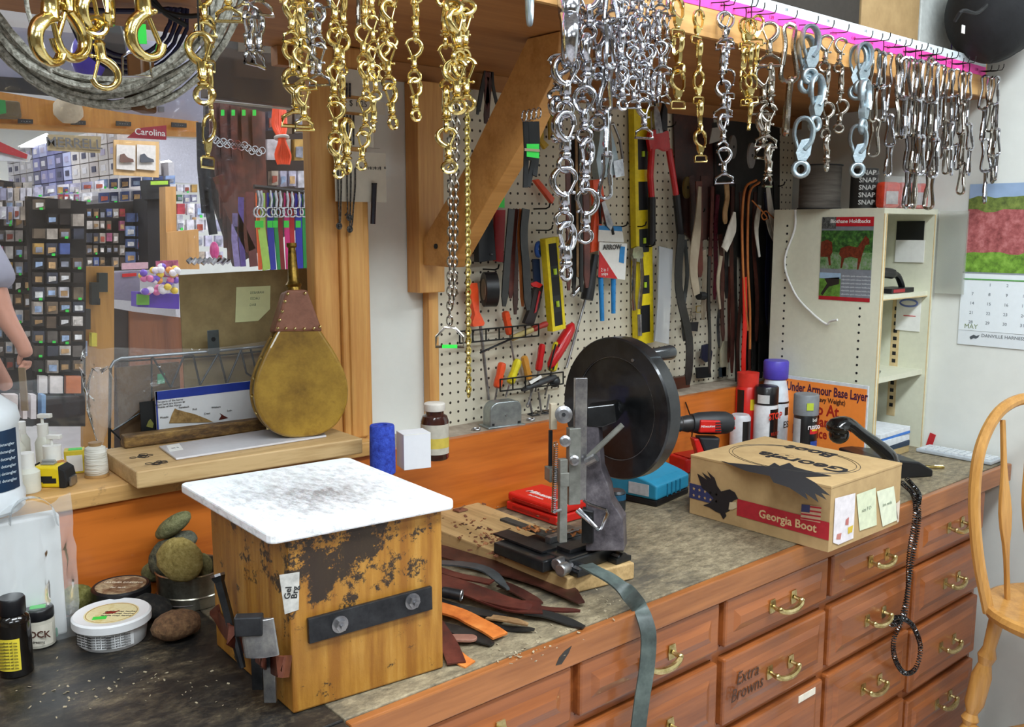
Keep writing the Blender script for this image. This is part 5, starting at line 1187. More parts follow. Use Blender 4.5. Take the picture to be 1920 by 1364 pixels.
MB().cyl(b-(a-b).normalized()*.0004, b+(a-b).normalized()*.0005, .0075, 14).build('bore', BLACKM, o); MB().torus(b, .0092, .0018, a-b, 18, 6).build('rim', STEEL, o)
# ================================================================ BOOT BOX
KR = mottle('kraft_card', ['ae8f62', 'bf9f70'], 18, 3, .7, 0, .05); KE = flat('1e1c20', .6); 
bx0, bx1, by0, by1, bz1 = 1.80, 2.115, 1.030, 1.412, 1.050
t = T('boot_box', 'kraft cardboard boot box printed with black eagles on the worktop', 'shoe box', (1.96, 1.22, ZC))
W(MB().box(bx0+.001, bx1-.001, by0+.001, by1-.001, ZC+.001, bz1-.004), 'box_body', KR, t, smooth=0)
W(MB().box(bx0, bx1, by0, by1, bz1-.006, bz1), 'lid', KR, t, smooth=0, bevel=.001)
def onX(pts, name, mat, off=.0006):
    P = [ax(u, v, bx0-off) for u, v in pts]; mb = MB(); mb.face(P); return W(mb, name, mat, t, smooth=0)
def onZ(pts, name, mat, off=.0006):
    P = [az(u, v, bz1+off) for u, v in pts]; mb = MB(); mb.face(P); return W(mb, name, mat, t, smooth=0)
def onY(pts, name, mat, off=.0006):
    P = [ay(u, v, by0-off) for u, v in pts]; mb = MB(); mb.face(P); return W(mb, name, mat, t, smooth=0)
REDB = flat('b02430', .6)
zf = lambda f: ZC+(bz1-ZC)*f
def faceX(y0, y1, z0, z1, name, mat, off=.0006): mb = MB(); mb.face([(bx0-off, y0, z0), (bx0-off, y1, z0), (bx0-off, y1, z1), (bx0-off, y0, z1)]); return W(mb, name, mat, t, smooth=0)
faceX(by0, 1.27, zf(.19), zf(.46), 'red_band', REDB)
faceX(1.32, by1, zf(.27), zf(.52), 'blue_band', flat('2e3560', .6))
for i in range(10):
    y = 1.33+.017*(i % 5); z = zf(.33+.11*(i//5)); mb = MB(); mb.prism([(math.cos(R(90+36*k))*(.0045 if k % 2 == 0 else .002), math.sin(R(90+36*k))*(.0045 if k % 2 == 0 else .002)) for k in range(10)], 0, .0002, M(((0, 0, -1, bx0-.0008), (1, 0, 0, y), (0, 1, 0, z), (0, 0, 0, 1)))); W(mb, 'star', KR, t, smooth=0)
text('Georgia Boot', .027, flat('d9b98a', .6), t, V((bx0-.0012, 1.135, zf(.315)))-t.location, rot=RW, name='box_lettering', bold=.02)
onX([(1307, 888), (1325, 900), (1316, 886), (1333, 898), (1326, 884), (1340, 897), (1345, 912), (1352, 922), (1368, 918), (1378, 924), (1384, 936), (1377, 938), (1370, 944), (1368, 958), (1360, 962), (1362, 968), (1356, 974), (1350, 963), (1342, 960), (1330, 952), (1318, 948), (1330, 944), (1338, 935), (1328, 925), (1316, 915)], 'eagle_print', KE, .0010)
onX([(1368, 942), (1380, 942), (1382, 952), (1374, 956), (1366, 956)], 'eagle_head', flat('cdbb98', .6), .0012)
fl = [(1503, 946), (1540, 951), (1538, 981), (1501, 974)]; onX(fl, 'flag_print', flat('c8a88a', .6), .0009)
for i in range(4):
    f = i/3.5; onX([(1503-2*f, 947+27*f), (1540-2*f, 952+28*f), (1540-2*f, 955+28*f), (1503-2*f, 950+27*f)], 'flag_stripe', REDB, .0011)
onX([(1503, 946), (1519, 948), (1518, 962), (1502, 960)], 'flag_canton', flat('3a3e66', .6), .0013)
text('Georgia', .068, KE, t, V(az(1503, 866, bz1+.0006))-t.location, rot=(0, 0, PI/2), name='lid_lettering', bold=.03, sx=1.1)
text('Boot', .062, KE, t, V(az(1519, 846, bz1+.0006))-t.location, rot=(0, 0, PI/2), name='lid_lettering', bold=.03, sx=1.1)
c = (az(1500, 872, bz1)); 
for r_ in (.135, .143): W(MB().torus((1.955, 1.225, bz1+.0005), r_, .0007, (0, 0, 1), 60, 4, sx=.82, sy=1.15), 'ring_print', flat('3a352e'), t)
onZ([(1350, 864), (1366, 868), (1440, 875), (1452, 868), (1462, 874), (1480, 868), (1490, 876), (1512, 882), (1560, 893), (1510, 895), (1528, 905), (1557, 930), (1540, 925), (1550, 938), (1528, 926), (1535, 943), (1510, 925), (1515, 938), (1480, 915), (1450, 905), (1443, 893), (1400, 884)], 'eagle_print', KE, .0009)
for pts, m_ in (([(1566, 935), (1604, 925), (1600, 1010), (1572, 1022), (1562, 1018)], flat('e4dcdf', .5)), ([(1606, 928), (1642, 915), (1644, 985), (1612, 996)], flat('dbe0c0', .5)), ([(1644, 922), (1676, 912), (1684, 975), (1655, 988)], flat('e2e6cc', .5)), ([(1680, 945), (1696, 935), (1694, 975), (1682, 980)], flat('d8c8b8', .5))):
    P = [ay(u, v, by0-.0008) for u, v in pts]; P = [V((min(p.x, bx1-.002), p.y, min(max(p.z, ZC+.002), bz1-.004))) for p in P]; mb = MB(); mb.face(P); W(mb, 'paper_note', m_, t, smooth=0)
onY([(1586, 975), (1592, 970), (1591, 985), (1585, 985)], 'note_mark', flat('c0706a'), .0014); onY([(1590, 990), (1600, 985), (1598, 998), (1590, 1002)], 'note_mark', flat('d8b83c'), .0014); onY([(1570, 1002), (1578, 1000), (1576, 1012), (1568, 1012)], 'note_mark', flat('c07a70'), .0014)
text('size 9 D', .013, flat('8a9480'), t, V(ay(1625, 955, by0-.0014))-t.location, name='note_writing', bold=-.01); text('brn wide', .012, flat('8a9480'), t, V(ay(1664, 945, by0-.0014))-t.location, name='note_writing', bold=-.01)
# ================================================================ TOOLS ON THE PEGBOARD
YT = 1.852
def sc_(u, v=500, y=YT): return (ay(u, v, y)-CAM).dot(FW)/FPX
def slab(pts, y=YT, th=.006):
    P = [ay(u, v, y) for u, v in pts]; mb = MB(); a = mb._pv(P); b = mb._pv([p+V((0, th, 0)) for p in P]); n = len(P)
    mb.b.faces.new(a); mb.b.faces.new(b[::-1])
    for i in range(n): mb.b.faces.new([a[i], a[(i+1) % n], b[(i+1) % n], b[i]])
    return mb
def rod(u0, v0, u1, v1, rp, y=YT, n=10, y1=None):
    """turned handle between two picture points; rp = [(frac, radius in px)]"""
    a, b = ay(u0, v0, y), ay(u1, v1, y if y1 is None else y1); s = sc_(u0, v0, y); L_ = (b-a).length
    if not isinstance(rp, list): rp = [(0, rp), (1, rp)]
    return MB().lathe([(r*s, f*L_) for f, r in rp], a, b-a, n)
def wt(name, label, cat, u, v, parts, group=None, y=YT):
    t = T(name, label, cat, ay(u, v, y), group=group)
    for nm, mb, mat in parts: W(mb, nm, mat, t, smooth=40, bevel=.0012 if nm in ('blade', 'frame', 'card', 'body', 'sheath') else 0)
    return t
HND = [(0, .5), (.04, .85), (.2, 1), (.5, .85), (.8, 1), (.95, .9), (1, .5)]
def hnd(k): return [(f, r*k) for f, r in HND]
ORG = flat('f0562a', .35); YEL = flat('e2d22a', .35); AMB = flat('d8963a', .3, coat=.4); REDH = flat('c81e22', .3, coat=.3); BLU = flat('2a86c8', .4)
def driver(label, hu0, hv0, hu1, hv1, r, mat, su, sv, y=YT, g='screwdrivers in the pegboard rack'):
    return wt('screwdriver', label, 'screwdriver', hu0, hv0, [('handle', rod(hu0, hv0, hu1, hv1, hnd(r), y, 8), mat), ('shaft', rod(hu1, hv1, su, sv, 1.8, y, 8), STEEL)], g, y)
driver('orange-handled screwdriver, left one in the lower rack', 942, 680, 932, 728, 8.5, ORG, 928, 752)
driver('yellow-handled screwdriver leaning next to the orange one in the lower rack', 972, 674, 956, 720, 8.5, YEL, 948, 745, y=1.845)
driver('amber wooden-handled screwdriver behind the yellow one', 982, 668, 992, 712, 7.5, AMB, 996, 740, y=1.862)
driver('red clear-handled screwdriver between amber and striped ones', 1017, 645, 1009, 696, 7, REDH, 1004, 735)
t = driver('yellow and black striped screwdriver right in the lower rack', 1046, 642, 1034, 697, 9.5, YEL, 1022, 742, y=1.845)
for k in (-4, 3): W(rod(1046+k, 646, 1034+k, 694, 1.8, 1.832, 6), 'black_stripe', BLACK, t)
driver('orange-red screwdriver hanging in the upper rack beside the tape roll', 947, 584, 956, 628, 8, ORG, 966, 690)
wt('screwdriver', 'big red-handled screwdriver slanting up to the right beside the striped one', 'screwdriver', 1072, 610, [('handle', rod(1074, 607, 1030, 690, [(0, 4), (.1, 10), (.4, 12.5), (.7, 11), (.93, 8), (1, 4)], 1.84), REDH)], 'screwdrivers in the pegboard rack')
wt('steel_rod', 'long grey steel rod behind the red screwdriver and black hammer handle', 'rod', 1095, 575, [('rod', rod(1098, 560, 1062, 690, 2.5, 1.868), STEEL)])
# awl with orange handle
wt('long_awl', 'long steel with bright orange paddle handle at the left of the pegboard', 'awl', 895, 535, [
    ('handle', slab([(880, 532), (895, 531), (897, 545), (899, 585), (909, 606), (907, 611), (888, 613), (886, 605), (891, 590), (884, 560)], 1.84, .014), ORG), ('shaft', rod(901, 612, 916, 750, 3, 1.848), STEEL)])
wt('hand_file', 'file with red and wood handle slanting across the upper rack', 'file', 960, 640, [('handle', rod(998, 618, 1026, 607, hnd(6), 1.83), flat('a03028', .4)), ('ferrule', rod(960, 635, 998, 618, 5.5, 1.83), flat('b8a468', .5)), ('blade', rod(900, 662, 960, 635, 2.5, 1.83, 4), DKSTEEL)])
# black sheathed saw, red file
wt('sheathed_knife', 'black angular saw sheath high on the left of the pegboard', 'sheath', 912, 400, [('sheath', slab([(917, 380), (922, 386), (931, 488), (898, 492), (896, 408)], 1.84, .02), flat('1c1e24', .45)), ('rivet', rod(921, 476, 921, 478, 3, 1.838), STEEL)])
wt('red_file', 'long red flat handle between the black sheath and leather straps', 'file', 938, 440, [('handle', slab([(929, 394), (948, 394), (944, 492), (928, 490)], 1.858, .008), flat('a81c22', .4)), ('tag', slab([(932, 370), (946, 370), (946, 388), (932, 388)], 1.855, .001), GREENTAG)])
t = T('tape_roll', 'black electrical tape roll hanging on a peg behind the straps', 'tape roll', ay(918, 543, 1.83))
c = ay(918, 543, 1.835); W(MB().lathe([(.027, -.016), (.044, -.016), (.044, .016), (.027, .016), (.027, -.016)], c, (.9, -.45, 0), 30), 'roll', flat('1b1b1c', .4), t)
W(MB().lathe([(.0255, -.0162), (.0272, -.0162), (.0272, .0162), (.0255, .0162), (.0255, -.0162)], c, (.9, -.45, 0), 30), 'core', flat('b8b09a', .6), t)
# short spirit level
YELL = flat('e8d020', .4)
def level(label, u0, v0, u1, v1, wp, vials, y, wn, name='spirit_level'):
    s = sc_(u0, v0, y); t = T(name, label, 'spirit level', ay(u0, v0, y)); a, b = ay(u0, v0, y), ay(u1, v1, y); w_ = wp*s/.77; h = a.z-b.z
    mx = (a.x+b.x)/2; sl = (b.x-a.x)/h
    MM = M.Translation((a.x, y, a.z)) @ M.Rotation(-math.atan(sl), 4, 'Y')
    mb = MB(); k = w_*.2
    mb.box(-w_/2, -w_/2+k, -.011, .011, -h, 0, MM).box(w_/2-k, w_/2, -.011, .011, -h, 0, MM); prev = 0
    W(mb, 'frame', YELL, t, smooth=0, bevel=.001)
    z0 = 0
    for f0, f1, kind in vials:
        W(MB().box(-w_/2+k, w_/2-k, -.0095, .0095, -h*f1, -h*f0, MM), {'y': 'web', 'b': 'vial_block', 'g': 'slot'}[kind], {'y': YELL, 'b': flat('26282c', .5), 'g': flat('15161a', .6)}[kind], t, smooth=0)
        if kind == 'b': W(MB().cyl(MM @ V((0, -.012, -h*(f0+f1)/2-.008)), MM @ V((0, -.012, -h*(f0+f1)/2+.008)), .005, 10), 'vial', flat('b8d83a', .2, coat=.5), t)
    return t
level('short yellow torpedo spirit level hanging in the middle of the pegboard', 1030, 446, 1044, 620, 27, [(0, .06, 'y'), (.06, .3, 'g'), (.3, .42, 'b'), (.42, .62, 'g'), (.62, .8, 'b'), (.8, .95, 'g'), (.95, 1, 'y')], 1.83, 0)
level('long yellow spirit level behind the locking pliers', 1199, 205, 1206, 645, 36, [(0, .12, 'y'), (.12, .25, 'b'), (.25, .3, 'y'), (.3, .42, 'g'), (.42, .5, 'y'), (.5, .6, 'b'), (.6, .7, 'y'), (.7, .78, 'b'), (.78, .83, 'y'), (.83, .95, 'g'), (.95, 1, 'y')], 1.862, 0)
wt('yellow_square', 'yellow edge of a carpenter tool high beside the chrome string', 'square', 1022, 230, [('frame', slab([(1012, 185), (1018, 185), (1020, 262), (1030, 272), (1022, 280), (1010, 262)], 1.865, .01), flat('c8a420', .45)), ('blade', slab([(1028, 190), (1038, 190), (1034, 262), (1030, 262)], 1.868, .006), flat('a8881e', .45))])
# bolt cutter
t = T('bolt_cutter', 'red bolt cutter with black grips hanging right of the long level', 'bolt cutter', ay(1235, 280, 1.83))
for pts, nm, mat, th in ((([(1228, 190), (1238, 212), (1244, 250), (1230, 252), (1226, 215)]), 'jaw', STEEL, .01), ([(1246, 192), (1242, 212), (1240, 250), (1252, 246), (1252, 205)], 'jaw', DKSTEEL, .01),
    ([(1220, 245), (1240, 240), (1254, 246), (1258, 282), (1248, 284), (1236, 278), (1220, 284), (1216, 262)], 'head_plate', flat('c41c24', .35, coat=.3), .012)): W(slab(pts, 1.83, th), nm, mat, t, smooth=0, bevel=.0015)
RH = flat('c41c24', .35, coat=.3)
W(MB().tube([ay(u, v, 1.835) for u, v in ((1222, 280), (1219, 330), (1222, 372))], [.010, .0095, .009], 10), 'arm', RH, t)
W(MB().tube([ay(u, v, 1.835) for u, v in ((1254, 280), (1262, 330), (1268, 368))], [.010, .0095, .009], 10), 'arm', RH, t)
W(MB().tube([ay(u, v, 1.835) for u, v in ((1222, 370), (1222, 460))], .0115, 10), 'grip', flat('202024', .5), t)
W(MB().tube([ay(u, v, 1.835) for u, v in ((1268, 366), (1277, 452))], .0115, 10), 'grip', flat('202024', .5), t)
# locking pliers, staple gun, nippers, packaged pliers, hammer
t = wt('locking_pliers', 'chrome locking pliers hanging over the long yellow level', 'pliers', 1196, 470, [
    ('jaw', slab([(1188, 466), (1196, 462), (1205, 464), (1207, 480), (1200, 492), (1190, 490), (1186, 478)], 1.838, .010), NICKEL),
    ('handle', MB().tube([ay(u, v, 1.84) for u, v in ((1190, 485), (1188, 520), (1187, 560), (1189, 582))], .006, 8), NICKEL),
    ('handle', MB().tube([ay(u, v, 1.84) for u, v in ((1202, 485), (1204, 520), (1201, 555), (1199, 580))], .006, 8), NICKEL),
    ('adjusting_screw', rod(1199, 590, 1200, 630, 4, 1.842), STEEL)])
t = wt('staple_gun', 'grey metal staple gun hanging above the packaged pliers', 'staple gun', 1140, 280, [
    ('body', slab([(1126, 235), (1146, 240), (1156, 280), (1160, 300), (1168, 325), (1124, 336), (1118, 300), (1124, 262)], 1.83, .025), GALV),
    ('grip_opening', slab([(1132, 258), (1138, 258), (1146, 282), (1142, 288), (1134, 286), (1130, 270)], 1.829, .001), flat('c02a20', .4)),
    ('lever', MB().tube([ay(u, v, 1.83) for u, v in ((1128, 236), (1150, 232), (1162, 262), (1168, 300))], .004, 8), STEEL), ('head', slab([(1150, 302), (1168, 298), (1171, 330), (1154, 333)], 1.826, .03), CHROME)])
wt('spring_clamp', 'orange clamp arms hanging under the staple gun', 'clamp', 1125, 370, [('arm', slab([(1112, 338), (1128, 336), (1134, 375), (1122, 470), (1108, 474), (1116, 400)], 1.848, .012), ORG), ('arm', slab([(1003, 338), (1010, 336), (1040, 372), (1036, 382)], 1.85, .012), ORG)])
t = wt('tin_snips', 'old steel snips with dark grips hanging above the blue-topped card', 'snips', 1138, 400, [('jaw', slab([(1128, 380), (1134, 376), (1150, 420), (1146, 432), (1138, 424)], 1.836, .008), STEEL), ('handle', MB().tube([ay(u, v, 1.84) for u, v in ((1146, 420), (1150, 440))], .004, 8), DKSTEEL), ('handle', MB().tube([ay(u, v, 1.84) for u, v in ((1124, 384), (1126, 420))], .004, 8), DKSTEEL)])
t = T('packaged_pliers', 'blue-handled pliers on a white and red retail card', 'pliers', ay(1148, 450, 1.835))
W(slab([(1123, 423), (1166, 425), (1170, 455), (1122, 453)], 1.842, .002), 'card', WHITE, t, smooth=0)
W(slab([(1123, 423), (1166, 425), (1167, 434), (1123, 431)], 1.841, .001), 'blue_top', BLU, t, smooth=0)
W(slab([(1124, 454), (1176, 457), (1172, 525), (1122, 520)], 1.836, .003), 'card', WHITE, t, smooth=0)
W(slab([(1124, 470), (1158, 523), (1122, 520)], 1.8345, .001), 'red_corner', flat('c8282c', .5), t, smooth=0)
W(slab([(1163, 462), (1172, 463), (1170, 494), (1161, 492)], 1.8345, .001), 'blue_label', BLU, t, smooth=0)
text('ARROW', .020, INKK, t, V(ay(1148, 464, 1.833))-t.location, name='card_lettering', bold=.02); text('2 in 1\nsnips', .014, WHITE, t, V(ay(1134, 510, 1.833))-t.location, name='card_lettering')
for u0, u1, v1 in ((1124, 1129, 602), (1148, 1150, 588)): W(MB().tube([ay(u0+2, 515, 1.845), ay((u0+u1)/2+1, 555, 1.845), ay(u1, v1, 1.845)], [.0075, .007, .0065], 10), 'handle', BLU, t)
wt('rubber_hammer', 'black hammer grip slanting down left of the packaged pliers', 'hammer', 1105, 520, [('grip', rod(1116, 478, 1100, 562, [(0, 7), (.3, 8), (.8, 12), (1, 12)], 1.835), flat('18181a', .45)), ('shank', rod(1090, 535, 1072, 555, 5, 1.835), CHROME)])
wt('folding_knife', 'dark red and black knife hanging behind the strap bundle', 'knife', 1012, 560, [('handle', slab([(1010, 532), (1019, 536), (1012, 575), (1000, 612), (984, 606), (996, 575), (1002, 545)], 1.845, .012), flat('241a1c', .45)), ('inlay', slab([(1011, 545), (1014, 548), (1006, 585), (1002, 588)], 1.843, .001), flat('a01c26', .4)), ('clip', slab([(995, 532), (1006, 528), (1018, 534), (1012, 540), (1000, 538)], 1.843, .006), REDH)])
t = T('blue_tape_tool', 'blue ring-handled tool hanging left of the torpedo level', 'tool', ay(1011, 470, 1.85)); W(MB().torus(ay(1010, 468, 1.85), .017, .006, (.5, -1, 0), 20, 8), 'ring_handle', flat('1f4f9a', .4), t); W(slab([(1000, 486), (1012, 486), (1016, 560), (1004, 556)], 1.856, .006), 'blade', flat('23324e', .4), t, smooth=0)
# wire racks
def wrack(label, u0, v0, u1, v1, n):
    t = T('wire_rack', label, 'rack', ay(u0, v0, 1.85)); WB = flat('262624', .4, .6)
    for dv in (0, 22):
        for yy in (1.866, 1.815): W(MB().tube([ay(u0, v0+dv, yy), ay(u1, v1+dv, yy)], .0022, 6), 'rail', WB, t)
    for i in range(n):
        f = i/(n-1); u, v = u0+(u1-u0)*f, v0+(v1-v0)*f
        W(MB().tube([ay(u, v, 1.878), ay(u, v, 1.815), ay(u, v+22, 1.815), ay(u, v+22, 1.866)], .002, 6), 'loop', WB, t)
wrack('upper black wire tool rack on the pegboard', 862, 622, 1010, 608, 7)
wrack('lower black wire tool rack above the sharpener', 938, 712, 1056, 698, 6)
wt('caulk_tool', 'dark grey pistol-shaped tool with white label in the lower rack', 'tool', 1015, 710, [('body', rod(978, 732, 1042, 706, [(0, 3), (.1, 5), (.9, 7), (1, 4)], 1.82), flat('3c3e40', .4)), ('label', slab([(992, 716), (1014, 704), (1017, 708), (996, 721)], 1.808, .001), WHITE), ('knob', MB().ball(ay(1040, 716, 1.825), .016, 12, 8), flat('242628', .4))])
for i, (u0, v0, u1, v1) in enumerate(((992, 745, 1000, 790), (1010, 735, 1016, 780), (1030, 740, 1024, 775), (1000, 725, 990, 760))):
    L_ = ['leftmost', 'second', 'third', 'uppermost'][i]
    wt('steel_pin', 'thin steel pin tool hanging low on the pegboard, %s of four' % L_, 'pin tool', u0, v0, [('pin', rod(u0, v0, u1, v1, 2, 1.85), STEEL), ('loop', MB().torus(ay(u1, v1, 1.85), .006, .0018, (0, 1, 0), 12, 6), STEEL)], 'pin tools low on the pegboard')
tag(MB().box(-.04, .03, -.02, .02, 0, .012).box(-.01, .02, -.015, .015, .012, .024).build('buckle_pile', NICKEL, loc=V((1.56, 1.83, ZL2)), bevel=.003), 'small heap of steel buckles on the ledge right of the sharpener', 'buckles') if 0 else None
for i in range(5):
    u = 1000+i*9; p = ay(u, 790-i*2, 1.84); p.z = ZL2+.004+.004*(i % 2)
    tag(MB().tube([V((-.012, -.009, 0)), V((.012, -.009, 0)), V((.012, .009, .002)), V((-.012, .009, .001))], .002, 6, True, upv=V((0, 0, 1))).build('buckle_frame', NICKEL if i % 2 else DKSTEEL, loc=p, rot=(0, 0, i*.7)), 'steel buckle frame on the ledge behind the sharpener, %s from left' % ['first', 'second', 'third', 'fourth', 'fifth'][i], 'buckle', 'buckle frames on the ledge')
# peg hooks in the board
PK = [(880, 392), (1000, 392), (1005, 432), (905, 505), (1180, 425), (1145, 425), (1196, 462), (945, 282), (1235, 240), (1290, 400), (1395, 350), (1440, 350), (1070, 250), (920, 120)]
for i, (u, v) in enumerate(PK):
    a = ay(u, v, 1.884); tag(MB().tube([V((0, 0, 0)), V((0, -.05, .0)), V((0, -.062, .004)), V((0, -.066, .014))], .0022, 6).build('peg_hook', PEGM_, loc=a), 'black wire peg in the pegboard, %s' % ['left of the black sheath', 'over the strap bundle', 'right of the strap bundle', 'through the black tape roll', 'behind the packaged pliers', 'above the retail card', 'holding the locking pliers', 'holding the green-tagged metal', 'holding the bolt cutter', 'at the left of the dark straps', 'in the middle of the dark straps', 'at the right of the dark straps', 'behind the chrome string', 'holding the small dark lace bunch'][i], 'peg', 'wire pegs in the pegboard')
# ---------------------------------------------------------------- straps
SM = {'black': BKH, 'brown': MR, 'dark brown': DB, 'tan': TNH, 'white': mottle('white_hide', ['b0a898', 'd8d2c6', 'eae6dc'], 10, 3, .6, 0, .1), 'beige': mottle('beige_hide', ['8a7c68', 'a89a84'], 10, 3, .6, 0, .1), 'red': flat('d8281e', .4), 'maroon': flat('5a1426', .5, var=.3, sc=120),
      'orange-brown': mottle('saddle_hide', ['a85a26', 'c47a3c'], 12, 3, .5, 0, .1), 'grey': GRH, 'navy': flat('1b1e3c', .5)}
def strap(label, col, pts, w, y=1.84, th=.0035, ws=None, group=None, name='leather_strap', dy=0):
    P = [ay(u, v, y+dy*i/(len(pts)-1)) for i, (u, v) in enumerate(pts)]; s = sc_(pts[0][0], pts[0][1], y); P = spline(P, 4); n = len(P)
    if ws is None: wd = [w*s/.77]*n; wd[-1] *= .45
    else:
        wd = [];
        for i in range(n): f = i/(n-1)*(len(ws)-1); k = min(int(f), len(ws)-2); wd.append((ws[k]+(ws[k+1]-ws[k])*(f-k))*s/.77)
    return tag(MB().ribbon(P, wd, th, V((1, 0, 0))).build(name, SM[col] if isinstance(col, str) else col, smooth=50), label, 'strap', group)
G1 = 'straps bunched on the peg over the tape roll'
for i, (col, u0, u1, vb, w, y) in enumerate([('black', 955, 945, 575, 12, 1.80), ('brown', 963, 957, 560, 9, 1.82), ('dark brown', 968, 966, 590, 9, 1.84), ('orange-brown', 974, 980, 575, 7, 1.81), ('black', 982, 990, 582, 14, 1.795)]):
    strap('%s leather strap, %s in the bunch over the tape roll' % (col, ['leftmost', 'second', 'middle', 'fourth', 'rightmost wide one'][i]), col, [(u0+4, 392), (u0, 440), ((u0+u1)/2, 500), (u1, vb)], w, y, group=G1)
G2 = 'straps hanging behind the longest chrome string'
for i, (col, u0, u1, vb, w, y) in enumerate([('brown', 1064, 1066, 545, 9, 1.74), ('black', 1073, 1076, 552, 8, 1.76), ('tan', 1081, 1083, 520, 6, 1.78), ('black', 1088, 1090, 548, 9, 1.75), ('brown', 1097, 1100, 540, 12, 1.73)]):
    strap('%s strap, %s in the bunch behind the longest chrome string' % (col, ['leftmost', 'second', 'thin middle', 'fourth', 'rightmost'][i]), col, [(u0, 255), (u0+1, 350), (u1, 450), (u1, vb)], w, y, group=G2)
# green-tagged black collars on the brace nail and tagged metal
t = T('collar_bunch', 'bunch of black collars with chrome rings and green tag hanging on the brace', 'collars', ay(995, 230, 1.30))
for i in range(4): W(MB().torus(ay(983+9*i, 218-2*i, 1.31+.008*i), .010, .0014, (1, -.3, 0), 18, 6), 'ring', CHROME, t)
for i, (u0, u1, vb) in enumerate(((985, 985, 352), (994, 992, 300), (1002, 990, 350), (1006, 1002, 330))): W(MB().ribbon([ay(u0, 228, 1.31+.006*i), ay(u0+2, 280, 1.315+.006*i), ay(u1, vb, 1.32)], .011, .003, V((1, 0, 0))), 'strap', BLACKM, t)
W(slab([(988, 270), (1011, 270), (1011, 297), (988, 294)], 1.30, .001), 'green_tag', GREENTAG, t, smooth=0); W(slab([(984, 278), (1012, 280), (1012, 285), (984, 283)], 1.298, .001), 'rubber_band', flat('9a8a70'), t, smooth=0)
wt('tagged_metal_strip', 'thin steel strip with two green tags hanging left of the black collars', 'metal strip', 940, 280, [('strip', slab([(933, 282), (942, 280), (944, 388), (936, 390)], 1.80, .002), NICKEL), ('green_tag', slab([(932, 308), (944, 308), (944, 328), (932, 328)], 1.797, .001), GREENTAG), ('green_tag', slab([(931, 370), (946, 370), (946, 390), (931, 388)], 1.797, .001), GREENTAG)], y=1.80)
for i, (a, b, c) in enumerate((((915, 118), (905, 160), (895, 215)), ((918, 118), (916, 170), (910, 232)), ((922, 120), (924, 160), (934, 205)), ((920, 116), (912, 150), (915, 222)))):
    strap('dark leather lace, %s of the little bunch left of the brace' % ['first', 'second', 'third', 'fourth'][i], ['black', 'dark brown', 'black', 'brown'][i], [a, b, c], [7, 9, 5, 8][i], 1.84, group='small dark lace bunch', name='leather_lace')
# dark strap mass to the right: background hides then straps
for i, (pts, col) in enumerate((([(1262, 190), (1300, 175), (1335, 185), (1345, 330), (1335, 440), (1300, 455), (1270, 420)], 'dark brown'), ([(1335, 230), (1400, 225), (1462, 240), (1462, 400), (1440, 520), (1380, 480), (1340, 430)], 'black'), ([(1385, 440), (1450, 430), (1462, 600), (1440, 700), (1400, 690)], 'black'))):
    P = [ay(u, v, 1.872) for u, v in pts]; mb = MB(); a = mb._pv(P); b = mb._pv([p+V((0, .003, 0)) for p in P]); n = len(P); mb.b.faces.new(a); mb.b.faces.new(b[::-1])
    for k in range(n): mb.b.faces.new([a[k], a[(k+1) % n], b[(k+1) % n], b[k]])
    tag(mb.build('leather_piece', SM[col], smooth=0), ['dark brown leather piece hanging right of the bolt cutter', 'large black leather piece behind the straps by the bookcase', 'lower black leather piece behind the straps by the bookcase'][i], 'leather piece')
G3 = 'straps hanging between bolt cutter and bookcase'
CS = [('black', 1277, 1290, 440, 722, 16), ('grey', 1284, 1283, 450, 640, 7), ('dark brown', 1296, 1300, 330, 470, 12), ('brown', 1310, 1312, 340, 520, 14), ('dark brown', 1322, 1322, 330, 450, 20), ('maroon', 1346, 1340, 365, 562, 8), ('brown', 1336, 1328, 350, 600, 7), ('black', 1330, 1330, 480, 700, 6),
      ('tan', 1362, 1360, 345, 420, 10), ('black', 1366, 1362, 340, 560, 8), ('dark brown', 1374, 1372, 350, 700, 8), ('black', 1382, 1380, 345, 820, 9), ('dark brown', 1388, 1386, 360, 760, 6), ('brown', 1400, 1400, 350, 600, 6), ('black', 1408, 1412, 345, 780, 9), ('dark brown', 1416, 1418, 360, 640, 7), ('black', 1424, 1424, 350, 740, 9), ('navy', 1436, 1440, 360, 610, 9), ('black', 1446, 1446, 400, 680, 9), ('black', 1454, 1456, 340, 690, 10), ('dark brown', 1350, 1356, 440, 640, 8), ('grey', 1352, 1348, 480, 650, 5), ('brown', 1368, 1366, 500, 680, 5), ('black', 1398, 1396, 560, 830, 7), ('brown', 1405, 1408, 620, 830, 5)]
ORDN = ['1st', '2nd', '3rd', '4th', '5th', '6th', '7th', '8th', '9th', '10th', '11th', '12th', '13th', '14th', '15th', '16th', '17th', '18th', '19th', '20th', '21st', '22nd', '23rd', '24th', '25th']
CS.sort(key=lambda c: c[1])
for i, (col, u0, u1, v0, v1, w) in enumerate(CS):
    y = 1.80+.05*((i*7) % 5)/5; k = ((i*13) % 7-3)*1.5
    strap('%s leather strap, %s from the left between bolt cutter and bookcase' % (col, ORDN[i]), col, [(u0, v0), (u0+k, v0+(v1-v0)*.35), (u1-k*.5, v0+(v1-v0)*.7), (u1, v1)], w, y, group=G3)
strap('beige leaf-shaped leather strap hanging right of the plastic sleeve', 'beige', [(1312, 350), (1308, 420), (1300, 500), (1306, 553)], 14, 1.79, ws=[6, 12, 20, 17, 14])
strap('pale leather strip behind the beige leaf-shaped one', 'beige', [(1318, 470), (1322, 520), (1318, 600)], 12, 1.825)
strap('white wide leather tongue in the middle of the dark straps', 'white', [(1377, 398), (1372, 430), (1358, 468)], 14, 1.79, ws=[5, 20, 14])
